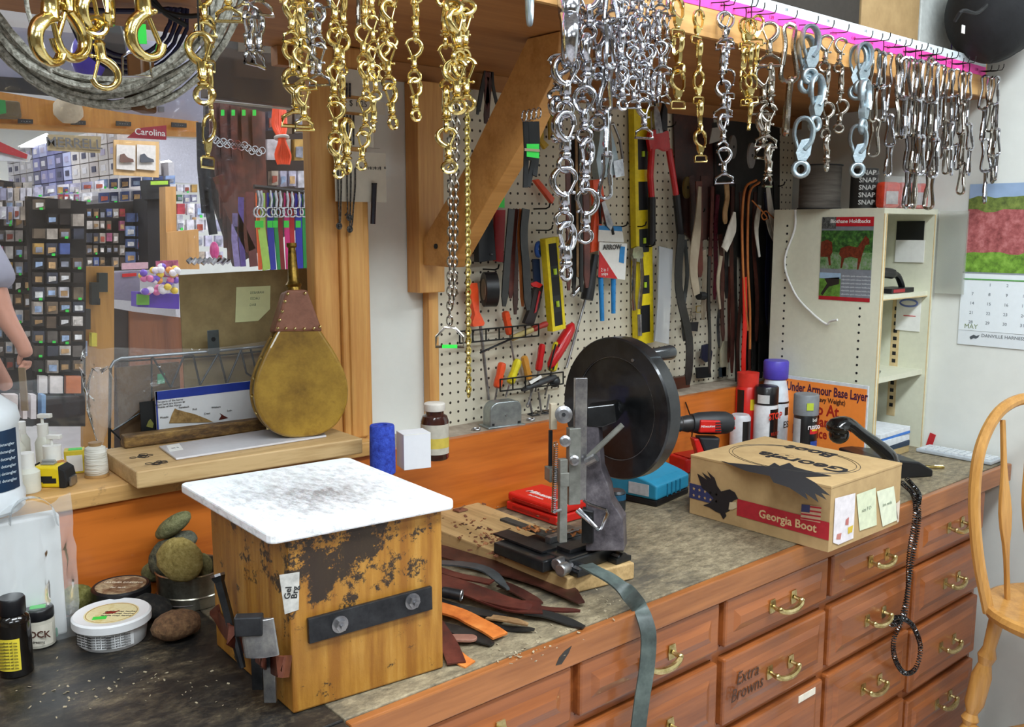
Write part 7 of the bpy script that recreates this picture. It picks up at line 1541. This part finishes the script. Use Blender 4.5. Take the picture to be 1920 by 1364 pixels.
# dark header panel
t = T('dark_header_panel', 'large dark brown panel hanging at the top behind the chrome pair', 'panel', ay(480, 100, 2.7)); W(sl([(392, 4), (640, 14), (640, 208), (392, 180)], 2.7, .06), 'panel', flat('33261c', .7, var=.05), t, smooth=0)
for (u0, u1) in ((447, 514), (516, 545)): W(sl([(u0, 64), (u1, 68), (u1, 100), (u0, 96)], 2.69, .008), 'tan_label', flat('6a5a44'), t, smooth=0)
W(sl([(486, 78), (497, 70), (508, 79), (497, 88)], 2.68, .005), 'diamond_mark', flat('2a2018'), t, smooth=0)
S('trim_12', sl([(396, 188), (640, 212), (640, 216), (396, 191)], 2.72, .01), flat('8a8478'))
# purple helmet and black straps behind the rope
c = ay(196, 112, 2.5); t = T('riding_helmet', 'purple riding helmet with black straps hanging behind the brass snaps', 'helmet', c)
MB().ball((0, 0, 0), .078, 20, 14, (1, 1, 1.05)).build('shell', flat('3a2aa0', .3, coat=.4), t)
MB().ribbon(spline([V((-.02, -.08, .10)), V((-.005, -.09, .04)), V((.0, -.088, -.03)), V((-.02, -.07, -.08))], 4), .05, .01, V((.76, -.65, 0))).build('black_strap', BLACKM, t)
MB().ball((.03, -.02, .12), .05, 12, 8, (.9, .7, 1.0), jit=.1).build('black_padding', BLACKM, t); MB().ball((.01, -.055, -.05), .035, 12, 8, (1, .6, 1.2), jit=.1).build('black_padding', BLACKM, t)
for i, (p) in enumerate(([(262, -20), (300, 18), (345, 30), (385, 28)], [(280, -10), (310, 25), (350, 48)])):
    tag(MB().tube([ay(u, v, 1.45) for u, v in spline([V((a, b, 0)) for a, b in p], 3) and [(q.x, q.y) for q in spline([V((a, b, 0)) for a, b in p], 3)]], .004, 6).build('black_cable', BLACKM), '%s black cable crossing behind the rope coil' % ['upper', 'lower'][i], 'cable')
# signs
def sign(name, label, pts, y, mat, txt=None, ts=.1, tm=None, sub=None):
    t = T(name, label, 'sign', ay(pts[0][0], pts[0][1], y)); W(sl(pts, y, .02), 'board', mat, t, smooth=0)
    if txt: cu = sum(p[0] for p in pts)/len(pts); cv = sum(p[1] for p in pts)/len(pts); text(txt, ts, tm, t, V(ay(cu, cv, y-.03))-t.location, name='sign_lettering', bold=.01)
    return t
sign('merrell_sign'.replace('merrell', 'shoe_brand'), 'tan hanging sign lettered in grey below the pine valance', [(90, 252), (190, 256), (188, 287), (90, 282)], 6.6, flat('b4a078'), 'MERRELL', .088, flat('6a6a6c'))
sign('red_sign', 'red sail-shaped sign hanging at the end of the pine valance', [(240, 258), (262, 240), (312, 235), (312, 262)], 4.9, flat('a82438'), 'Carolina', .045, WHITE)
t = sign('shoe_poster', 'pine board with two shoe pictures below the valance', [(214, 262), (298, 266), (298, 333), (214, 328)], 6.1, wood('light_pine_board', 'd8b078', 'c09458', 'Z', .5))
for k, (u0, c_) in enumerate(((219, '6a4a40'), (257, '4a4c54'))):
    W(sl([(u0, 271), (u0+35, 273), (u0+35, 320), (u0, 317)], 6.08, .01), 'picture', flat('d8d0c8'), t, smooth=0)
    W(sl([(u0+6, 302), (u0+7, 290), (u0+14, 288), (u0+20, 295), (u0+31, 299), (u0+32, 304), (u0+8, 305)], 6.06, .008), 'shoe_print', flat(c_), t, smooth=0)
t = sign('red_white_sign', 'white sign with red swoosh at the far left under the valance', [(-40, 252), (60, 292), (55, 304), (-40, 300)], 4.6, flat('d8dade')); W(sl([(-30, 258), (0, 266), (52, 290), (50, 298), (0, 285), (-30, 280)], 4.58, .008), 'red_swoosh', flat('b82834'), t, smooth=0)
# fluorescent fixtures seen in the shop
EM = flat('ffffff', .5, var=0, emit=6)
for i, (u0, v0, u1, v1, y) in enumerate(((40, 250, 96, 276, 8.5), (297, 300, 325, 308, 9.2))):
    t = T('ceiling_light', ['bright ceiling light under the valance at left', 'small bright ceiling light behind the shoe pictures'][i], 'ceiling light', ay(u0, v0, y)); W(sl([(u0, v1-3), (u1-8, v0), (u1, v0+6), (u1-4, v1)], y, .1), 'diffuser', EM, t, smooth=0); W(sl([(u0-2, v1-2), (u1, v1-1), (u1, v1+1), (u0-2, v1+1)], y+.01, .1), 'housing', WHITE, t, smooth=0)
# ---------------------------------------------------------------- merchandise
PAL = {'dark': ['2a2220', '4a3c32', '1c1c20', '5c544e', '8a8078', 'a89c90', '5a4838', '6a5a4a', '3a3c48', 'c8c0b8'], 'light': ['c8c4cc', 'b4b0c4', 'd8d4dc', '9a98b0', 'e0dce4', 'b8a898'], 'blue': ['3a4a7a', '6a80b0', '8aa0c8', '2a3050', '50608a'], 'warm': ['a87848', 'c8a070', '8a5a34', 'd8c0a0', '705038'], 'brite': ['a83a44', 'b8b0b4', '4a7a5a', '4a5a90', 'b08a4a', 'a85a78', 'c8c4c8']}
RNK = ['first', 'second', 'third', 'fourth', 'fifth', 'sixth', 'seventh', 'eighth', 'ninth', 'tenth', 'eleventh', 'twelfth', 'thirteenth', 'fourteenth']
def packs(u0, u1, v0, v1, nc, nr, y, pal, where, seed, skew=0, fill=.86, dep=.05, nm='hanging_pack', cat='package', gtag=.25, grp=None, hook=True):
    rr = random.Random(seed); cw = (u1-u0)/nc; rh = (v1-v0)/nr
    for r in range(nr):
        for c in range(nc):
            if rr.random() < .07: continue
            a = u0+cw*c+cw*(1-fill)/2+rr.uniform(-.04, .04)*cw; b = a+cw*fill*rr.uniform(.8, 1.0); top = v0+rh*r+rh*(1-fill)/2+skew*(c/nc); bot = top+rh*fill*rr.uniform(.72, 1)
            col = rr.choice(PAL[pal] if rr.random() < (.93 if pal != 'brite' else .5) else PAL['brite']); yy = y-dep
            o = sl([(a, top), (b, top+skew/nc*.8), (b, bot+skew/nc*.8), (a, bot)], yy, dep*.6).build(nm, flat(col, .35, var=.25, sc=25), smooth=0)
            kids = 0
            m_ = (a+b)/2; lc = rr.choice(['e8e4e0', 'a88458', '8a8c98', 'd8d0c8', '9ab0d0', 'a04a3a', 'c8a070'])
            if rr.random() < .75: 
                w = sl([(a+(b-a)*.15, top+(bot-top)*.35), (b-(b-a)*.15, top+(bot-top)*.35), (b-(b-a)*.15, bot-(bot-top)*rr.uniform(.1, .35)), (a+(b-a)*.15, bot-(bot-top)*.15)], yy-.006, .004).build('print_panel', flat(lc, .4, var=.25, sc=40), o, smooth=0)
            if rr.random() < gtag: sl([(m_, bot-rh*.12), (m_+cw*.25, bot-rh*.12), (m_+cw*.25, bot+rh*.04), (m_, bot+rh*.04)], yy-.012, .004).build('green_tag', GREENTAG, o, smooth=0)
            CN = {'dark': 'dark', 'light': 'pale', 'blue': 'bluish', 'warm': 'brown-toned', 'brite': 'bright'}[pal]
            tag(o, '%s pack, %s in the %s row of %s' % (CN, RNK[c], RNK[r], where), cat, grp or 'packs on '+where)
def panel(name, label, pts, y, mat, th=.03, cat='display panel'): return tag(sl(pts, y, th).build(name, mat, smooth=0), label, cat)
DKP = flat('1c1513', .7)
panel('black_rack_panel', 'tall black display rack at the left beyond the glass', [(52, 368), (162, 378), (160, 800), (70, 800)], 4.4, DKP, .05)
packs(62, 160, 372, 702, 4, 12, 4.38, 'dark', 'the left tall black rack', 1)
for i, (u0, u1, c_) in enumerate(((73, 89, 'ece4e0'), (94, 118, 'f0e6e0'), (124, 152, 'c8703c'))): tag(sl([(u0, 705), (u1, 706), (u1, 738), (u0, 738)], 4.34, .03).build('hanging_card', flat(c_, .4), smooth=0), '%s card low on the left tall black rack' % ['narrow white', 'wide white', 'orange-brown'][i], 'card')
panel('second_rack_panel', 'dark display rack at the very left behind the person', [(-60, 330), (58, 345), (62, 800), (-60, 800)], 4.7, flat('241c1a', .7), .05)
packs(-8, 62, 340, 700, 4, 12, 4.66, 'dark', 'the far-left rack', 3)
packs(2, 62, 350, 420, 5, 2, 4.5, 'light', 'the top of the far-left rack', 4)
for i, (u0, u1, c_) in enumerate(((8, 34, 'e8dcd8'), (43, 51, 'e8dcd8'), (58, 68, 'e4dcdc'), (78, 86, '7aa0c8'))): tag(sl([(u0, 741), (u1, 741), (u1, 786), (u0, 786)], 4.2, .06).build('upright_box', flat(c_), smooth=0), '%s upright box at the foot of the left racks' % ['wide white', 'narrow white left', 'narrow white right', 'pale blue'][i], 'box')
tag(sl([(-20, 740), (150, 745), (150, 775), (60, 800), (-20, 800)], 4.3, .2).build('rack_plinth', flat('201a1c'), smooth=0), 'dark base of the display racks beyond the glass', 'rack base')
panel('goods_wall', 'dark slatted panel full of packaged goods right of the left racks', [(146, 385), (316, 372), (312, 505), (150, 510)], 6.2, DKP)
packs(150, 236, 390, 504, 7, 5, 6.15, 'dark', 'the middle goods panel, left half', 5)
packs(236, 276, 398, 495, 2, 4, 6.12, 'blue', 'the middle goods panel, right half', 6)
packs(185, 330, 335, 385, 7, 2, 6.3, 'blue', 'the blue-package row', 7, skew=-8)
tag(sl([(276, 372), (312, 370), (312, 500), (278, 500)], 5.9, .25).build('black_column', flat('17151a', .6), smooth=0), 'plain black column display right of the blue packages', 'display column')
tag(sl([(273, 338), (318, 337), (318, 372), (276, 374)], 5.85, .1).build('yellow_edged_card', flat('1c1c20'), smooth=0), 'black header card above the black column display', 'card')
tag(sl([(283, 340), (315, 339), (315, 346), (283, 347)], 5.8, .01).build('green_header', flat('9ac03a'), smooth=0), 'green strip on the black header card', 'strip')
packs(62, 200, 350, 392, 6, 2, 6.0, 'light', 'the shelf row below the shoe boxes', 8, skew=-14, nm='small_box', cat='box')
packs(110, 150, 350, 378, 4, 2, 5.8, 'brite', 'the red display above the black rack', 9, nm='small_box', cat='box')
# shoe boxes on a depth-wise shelf wall
X0 = 2.15
def on_x(u, v, x=X0): return ax(u, v, x)
tag(MB().box(X0+.3, X0+.34, 6.4, 9.6, 0, 2.05).build('shelf_wall', flat('c8c4c8'), smooth=0), 'white shelving wall carrying the shoe boxes in the far shop', 'shelving')
for z in (1.86, ): tag(MB().box(X0-.02, X0+.3, 6.4, 9.6, z-.03, z).build('long_shelf', flat('d0ccd0'), smooth=0), 'long white shelf under the shoe boxes', 'shelf')
rr = random.Random(12); cols = [['a8a4a8', '8c8890', 'c4c0c4'], ['8a8ac0', 'a4a8d8', 'c8ccf0', '5a5a80'], ['d8d0cc', 'e4dcd8', 'ccc0bc']]
n = 0
for k in range(14):
    y = 9.4-k*.21
    for r in range(4):
        z = 1.862+r*.105
        if z > 2.3: continue
        c_ = rr.choice(cols[0 if k < 4 else 1 if k < 9 else 2]); o = MB().box(X0, X0+.28, y-.19, y, z, z+.098).build('shoe_box', flat(c_, .5), smooth=0)
        MB().box(X0-.004, X0, y-.14, y-.05, z+.03, z+.07).build('end_label', flat(rr.choice(['e8e4e8', '3a3a5a', 'b8b0d0'])), o, smooth=0)
        tag(o, 'shoe box, %s from the far end in the %s row on the white shelf' % (RNK[k], RNK[r]), 'shoe box', 'shoe boxes on the white shelf')
# pine end panel, checkout counter
t = T('pine_end_panel', 'pine end panel with black goods right of the tall black rack', 'panel', ay(180, 660, 4.8)); W(sl([(156, 500), (214, 500), (214, 840), (156, 840)], 4.8, .04), 'panel', wood('amber_pine', 'b8843c', '946428', 'Z', .5), t, smooth=0)
for i, (u0, v0, u1, v1) in enumerate(((172, 530, 186, 572), (186, 512, 202, 548), (160, 580, 170, 618), (178, 560, 188, 572), (172, 625, 182, 650), (155, 640, 164, 668))): tag(sl([(u0, v0), (u1, v0), (u1, v1), (u0, v1)], 4.74, .04).build('small_pack', flat(['20221e', '262c28', '2c2a28', '1c1c1c', 'd8c84a', '8a92a8'][i]), smooth=0), '%s small pack hanging on the pine end panel' % RNK[i], 'package', 'packs on the pine end panel')
t = T('checkout_counter', 'reddish wooden checkout counter with dark top beyond the glass', 'counter', ay(270, 700, 5.2))
W(sl([(243, 584), (348, 597), (348, 860), (243, 860)], 5.2, .03), 'front_panel', wood('reddish_counter', '8a5230', '6a3a20', 'Z', .5), t, smooth=0)
ca, cb, cc_, cd = az(208, 571, .99), az(350, 596, .99), az(420, 575, .99), az(250, 556, .99)
W(MB().prism([p.xy for p in (ca, cb, cc_, cd)], .965, .99), 'counter_top', flat('6a6478', .25), t, smooth=0); W(sl([(212, 578), (246, 584), (246, 860), (212, 860)], 5.22, .03), 'dark_side', flat('2c1c16'), t, smooth=0)
t = T('acrylic_bin', 'clear purple-tinted acrylic bin with red pen on the checkout counter', 'bin', ay(236, 560, 5.4)); W(sl([(212, 512), (262, 508), (262, 566), (214, 562)], 5.4, .12), 'bin', flat('8c8798', .3), t, smooth=0); W(sl([(230, 514), (256, 512), (256, 518), (230, 520)], 5.38, .01), 'red_item', flat('d02424'), t, smooth=0); W(sl([(230, 494), (278, 492), (278, 504), (230, 506)], 5.42, .02), 'pink_label', flat('d8b0b8'), t, smooth=0)
t = T('candy_stand', 'small stand with a bright header on the checkout counter', 'stand', ay(300, 575, 5.1)); W(sl([(258, 548), (336, 552), (336, 580), (258, 576)], 5.1, .1), 'tray', flat('5a3aa8', .4), t, smooth=0); W(sl([(294, 490), (334, 488), (336, 520), (296, 520)], 5.12, .02), 'header', flat('c86a8a', .4, var=.3, sc=30), t, smooth=0); W(sl([(258, 552), (280, 554), (280, 572), (258, 572)], 5.08, .02), 'green_box', flat('6aa83a'), t, smooth=0)
rr = random.Random(5)
for i in range(40):
    u, v = 262+rr.uniform(0, 70), 500+rr.uniform(0, 48); cn, ch_x = rr.choice([('white', 'e8e4e8'), ('pink', 'e07aa8'), ('yellow', 'e8c84a'), ('white', 'f0e8ec'), ('orange', 'e89a4a'), ('purple', '7a5ac0')])
    tag(MB().ball((0, 0, 0), .021, 10, 8, (1, 1, .9)).build('lollipop', flat(ch_x, .3), loc=ay(u, v, 5.0+rr.uniform(0, .08))), '%s wrapped sweet on the candy stand of the checkout counter' % cn, 'sweet', '%s sweets on the candy stand' % cn)
tag(sl([(310, 350), (330, 350), (332, 500), (312, 500)], 5.6, .1).build('pine_post', wood('pine_post', 'c8965a', 'a87840', 'Z', .5), smooth=0), 'pine post standing behind the candy stand', 'post')
tag(sl([(312, 436), (372, 430), (374, 505), (314, 505)], 5.55, .04).build('pine_board', wood('pine_post', 'c8965a', 'a87840', 'Z', .5), smooth=0), 'pine board at the foot of the pine post', 'board')
packs(318, 372, 345, 440, 4, 5, 6.4, 'light', 'the grey goods wall by the pine post', 14)
packs(332, 420, 380, 500, 5, 4, 5.9, 'light', 'the pale goods wall behind the halters', 15)
tag(MB().ball(ay(402, 470, 4.6), .03, 10, 8, (.8, .8, 1.5)).build('pink_bulb', flat('d04a8a', .4)), 'bright pink oblong item behind the halters', 'ornament')
for i in range(9): tag(MB().tube([ay(352+9*i, 492+(i % 2)*3, 3.4), ay(360+9*i, 486, 3.4)], .010, 8).build('chrome_bit', CHROME), 'chrome bit, %s from left above the cardboard sheet' % RNK[i], 'bit', 'chrome bits above the cardboard')
# bridles and leashes
BRS = mottle('shop_bridle_leather', ['2c120c', '4a2016', '6a3424'], 12, 3, .5, 0, 0)
tag(sl([(385, 190), (640, 214), (640, 380), (440, 500), (385, 330)], 3.5, .02).build('dark_backdrop', flat('241a18'), smooth=0), 'dark backdrop board behind the hanging bridles', 'board')
for i in range(15):
    u = 398+i*6.6; vb = 500-abs(i-6)*7 if i > 3 else 300+i*55
    o = MB().ribbon([ay(u, 190+i*1.4, 3.30+.02*(i % 3)), ay(u+2, 300, 3.30), ay(u+4+i*.5, min(vb, 505), 3.32)], [.026, .022, .014][0:3], .008, V((1, 0, 0))).build('bridle_strap', BRS, label='dark brown bridle strap, %s from the left beyond the glass' % (RNK+['fifteenth'])[i], cat='bridle', group='bridle straps beyond the glass')
    MB().tube(arc(0, 0, .012, 0, 350, 10), .003, 5, True).build('buckle', CHROME, o, loc=ay(u+1, 258+i*1.6+(i*31) % 9, 3.27))
    if i % 3 == 0: sl([(u-3, 206), (u+3, 206), (u+3, 217), (u-3, 217)], 3.26, .003).build('green_tag', GREENTAG, o, smooth=0)
for i, (u0, u1, v0, v1, w, c_) in enumerate(((376, 386, 230, 400, .03, '1c1c22'), (384, 400, 300, 440, .03, '1a1e24'), (408, 470, 330, 470, .04, '5a2c1e'), (452, 456, 370, 500, .02, '5a4a90'), (468, 476, 360, 500, .03, '6a3838'), (440, 445, 400, 500, .02, '8a7ab0'))):
    tag(MB().ribbon([ay(u0, v0, 3.2), ay((u0+u1)/2-3, (v0+v1)/2, 3.2), ay(u1, v1, 3.2)], w, .006, V((1, 0, 0))).build('halter_strap', flat(c_, .5, var=.15), smooth=40), ['black halter strap at the left edge of the bridles', 'second black strap beside the bridles', 'wide brown strap slanting below the bridles', 'violet strap hanging low left of the leashes', 'dull red strap left of the leashes', 'pale lilac strap low beside the violet one'][i], 'strap')
t = T('orange_rope_bundle', 'bright orange folded rope bundle hanging right of the bridles', 'rope', ay(530, 240, 3.1))
for i in range(6): W(MB().tube(spline([ay(516+i*3, 195, 3.1+.01*i), ay(514+i*4, 235, 3.1), ay(526+i, 262, 3.08), ay(519+i*4.5, 290, 3.1), ay(524+i*3, 308, 3.1)], 4), .009, 6), 'rope_strand', flat('e8481e', .6), t)
W(MB().torus(ay(528, 258, 3.09), .022, .006, (0, .2, 1), 16, 6), 'band', flat('b8b0a8'), t)
LC = [('lime green', 'b8e06a', 489, 500, 12), ('bright blue', '2c38b0', 506, 512, 9), ('green', '1f9a50', 516, 524, 6), ('dark red', '8a1c28', 524, 530, 7), ('hot pink', 'e8308a', 537, 541, 7), ('red', 'c82430', 546, 550, 7), ('royal blue', '2c38b8', 559, 562, 10), ('emerald green', '1a9a4a', 569, 572, 6), ('orange', 'e8602a', 483, 488, 5)]
for i, (nm, c_, u0, u1, w) in enumerate(LC):
    s = (ay(u0, 400, 2.9)-CAM).dot(FW)/FPX
    o = MB().ribbon([ay(u0, 362, 2.9), ay(u0+1, 430, 2.9), ay(u1, 506, 2.92)], w*s/.77, .006, V((1, 0, 0))).build('dog_leash', flat(c_, .5), label='%s webbing leash hanging in front of the cardboard top' % nm, cat='leash', group='coloured webbing leashes')
    MB().tube(arc(0, 0, .016, 0, 340, 12), .0035, 5, True).build('leash_ring', CHROME, o, loc=ay(u0+1, 398, 2.88)); MB().tube([ay(u0, 358, 2.9), ay(u0+3, 375, 2.89), ay(u0+1, 392, 2.89)], .006, 6).build('leash_clip', CHROME, o)
    if i % 2 == 0 or i == 1: sl([(u0-4, 414), (u0+5, 414), (u0+5, 427), (u0-4, 427)], 2.87, .003).build('green_tag', GREENTAG, o, smooth=0)
tag(MB().tube([ay(476, 350, 2.9), ay(580, 362, 2.9)], .008, 6).build('leash_bar', BLACKM), 'black bar that holds the coloured leashes', 'bar')
packs(508, 575, 318, 355, 4, 1, 3.4, 'light', 'the pale shelf above the leashes', 16, gtag=0, nm='small_box', cat='box')
packs(500, 575, 205, 310, 3, 2, 3.45, 'dark', 'the dark goods behind the orange rope', 17, gtag=0)
# ---------------------------------------------------------------- person at the left edge
t = T('person', 'person in grey t-shirt and cap at the far left beyond the glass, arm hanging', 'person', (0, 0, 0))
dP = 3.45; def_ = lambda u, v, d=dP: ad(u, v, d)
pc_ = def_(-112, 560, 3.5); t.location = (pc_.x, pc_.y, 0)
def skin(name, pts, edges, radii, mat, parent, root=0, sub=2):
    me = bpy.data.meshes.new(name); me.from_pydata([tuple(V(p)) for p in pts], edges, []); o = bpy.data.objects.new(name, me); COL.objects.link(o); o.parent = parent; o.location = wl(t)
    md = o.modifiers.new('Skin', 'SKIN'); md.use_smooth_shade = True
    for i, r in enumerate(radii): me.skin_vertices[0].data[i].radius = (r, r) if not isinstance(r, tuple) else r
    me.skin_vertices[0].data[root].use_root = True
    ms = o.modifiers.new('Sub', 'SUBSURF'); ms.levels = sub; ms.render_levels = sub
    me.materials.append(mat); return o
SKIN = flat('b8826c', .55, var=.04); fx = RT.copy(); fwd = V((FW.x, FW.y, 0)).normalized()
def Q(x, y, z): return V((pc_.x, pc_.y, 0))+fx*x+fwd*y+V((0, 0, z))
el, wr = def_(8, 592), def_(46, 652); sh = def_(-34, 478)
hand = def_(50, 672)
hp = [Q(0, 0, .95), Q(0, 0, 1.12), Q(0, 0, 1.30), Q(0, 0, 1.44), Q(0, 0, 1.52), Q(.02, 0, 1.60), sh, el, wr, hand, Q(-.02, .2, 1.44), Q(-.02, .26, 1.15), Q(.1, .24, .95), Q(0, -.09, .88), Q(.0, -.10, .48), Q(-.02, -.1, .08), Q(.1, -.1, .03), Q(0, .1, .88), Q(0, .1, .48), Q(-.02, .1, .08), Q(.1, .1, .03)]
he = [(0, 1), (1, 2), (2, 3), (3, 4), (4, 5), (3, 6), (6, 7), (7, 8), (8, 9), (3, 10), (10, 11), (11, 12), (0, 13), (13, 14), (14, 15), (15, 16), (0, 17), (17, 18), (18, 19), (19, 20)]
hr = [.09, .10, .13, .11, .055, .06, .055, .038, .026, .03, .06, .045, .03, .085, .058, .042, .035, .085, .058, .042, .035]
skin('body', hp, he, hr, SKIN, t)
W(MB().ball(Q(.03, 0, 1.655), .1, 20, 14, (.95, .8, 1.2)), 'head', SKIN, t)
W(MB().ball(Q(.125, 0, 1.64), .018, 8, 6, (1, .7, 1.2)), 'nose', SKIN, t); W(MB().ball(Q(.03, -.085, 1.65), .022, 8, 6, (.7, .4, 1.2)), 'ear', SKIN, t); W(MB().ball(Q(.0, 0, 1.67), .1, 16, 10, (.9, .82, 1.0)), 'hair', flat('4a3a2a', .8), t)
W(MB().ball(Q(.108, -.032, 1.668), .010, 8, 6), 'eye', flat('e8e4e0'), t); W(MB().ball(Q(.115, 0, 1.595), .012, 8, 6, (.6, 1.5, .5)), 'mouth', flat('9a5048'), t)
W(MB().ball(Q(.02, 0, 1.715), .108, 18, 10, (1, .85, .72)), 'cap', flat('8a92a0', .8), t); W(MB().prism([(0, -.08), (.10, -.07), (.15, 0), (.10, .07), (0, .08)], 0, .008, M.Translation(Q(.07, 0, 1.685)) @ M(((fx.x, fwd.x, 0, 0), (fx.y, fwd.y, 0, 0), (0, 0, 1, 0), (0, 0, 0, 1)))), 'cap_brim', flat('8a92a0', .8), t, smooth=0, bevel=.003)
SHM = flat('8f8e9c', .85, var=.05, sc=10, bmp=.2)
skin('t_shirt', [Q(0, 0, .84), Q(0, 0, 1.12), Q(0, 0, 1.30), Q(0, 0, 1.46), sh+V((0, 0, .01)), def_(8, 545), Q(-.02, .21, 1.45), Q(-.02, .24, 1.30)], [(0, 1), (1, 2), (2, 3), (3, 4), (4, 5), (3, 6), (6, 7)], [.15, .155, .175, .135, .085, .062, .08, .07], SHM, t)
skin('trousers', [Q(0, 0, .98), Q(0, 0, .90), Q(0, -.09, .72), Q(0, -.10, .48), Q(-.02, -.1, .1), Q(0, .09, .72), Q(0, .1, .48), Q(-.02, .1, .1)], [(0, 1), (1, 2), (2, 3), (3, 4), (1, 5), (5, 6), (6, 7)], [.125, .13, .09, .08, .07, .09, .08, .07], flat('3a3640', .8), t)
# fingers, holding a thin strip
for i, (du, dv, dd) in enumerate(((-14, 20, 0), (-8, 24, .012), (-2, 25, .024), (4, 22, .036))):
    a = def_(48+i*2.5, 676, dP+dd*.6); m1 = def_(48+du*.35+i*1.5, 676+dv*.5, dP+dd*.6); e_ = def_(44+du*.6, 676+dv*.8-i, dP-.02+dd*.5)
    skin('finger', [a, m1, e_], [(0, 1), (1, 2)], [.011, .0095, .008], SKIN, t, sub=1)
skin('thumb', [def_(40, 664), def_(36, 676), def_(37, 686)], [(0, 1), (1, 2)], [.012, .010, .009], SKIN, t, sub=1)
tag(MB().box(-.012, .012, -.004, .004, -.16, .0).build('tan_strip', flat('7a6448', .6), loc=def_(41, 690, dP-.03), rot=(0, 0, FCAM)), 'thin tan strip held in the hand of the person at left', 'strip')
# ================================================================ CAMERA, LIGHT
cam = bpy.data.cameras.new('camera'); cam.sensor_width = 36; cam.lens = 36*FPX/IW; cam.clip_start = .02
co = bpy.data.objects.new('camera', cam); COL.objects.link(co); co.location = CAM
co.matrix_world = M(((RT.x, UP.x, -FW.x, CAM.x), (RT.y, UP.y, -FW.y, CAM.y), (RT.z, UP.z, -FW.z, CAM.z), (0, 0, 0, 1)))
bpy.context.scene.camera = co
def area(loc, sx, sy, pw, col=(1, .97, .92), rot=(0, 0, 0), shape='RECTANGLE'):
    l = bpy.data.lights.new('tube_light', 'AREA'); l.shape = shape; l.size = sx; l.size_y = sy; l.energy = pw; l.color = col
    o = bpy.data.objects.new('tube_light', l); COL.objects.link(o); o.location = loc; o.rotation_euler = rot; return o
for x, y, p in ((.4, .2, 30), (1.9, .3, 30), (-.9, -.9, 22), (1.2, -1.2, 22), (-1, 1.0, 14)): area((x, y, 2.70), 1.2, .3, p, (.85, .945, 1))
for x in (0.5, 2.5, 4.8, 6.8):
    for y in (3, 5.2, 7.5, 10): area((x, y, 2.70), 1.2, .5, 20, (.86, .93, 1))
w_ = bpy.data.worlds.new('world'); bpy.context.scene.world = w_; w_.use_nodes = True
w_.node_tree.nodes['Background'].inputs[0].default_value = (.9, .95, 1, 1); w_.node_tree.nodes['Background'].inputs[1].default_value = .3
sc = bpy.context.scene; sc.view_settings.view_transform = 'Standard'; sc.view_settings.look = 'None'; sc.view_settings.gamma = 1; sc.view_settings.use_curve_mapping = False
sc.view_settings.exposure = 0.5
sc.cycles.max_bounces = 8; sc.cycles.transparent_max_bounces = 16; sc.cycles.use_denoising = True
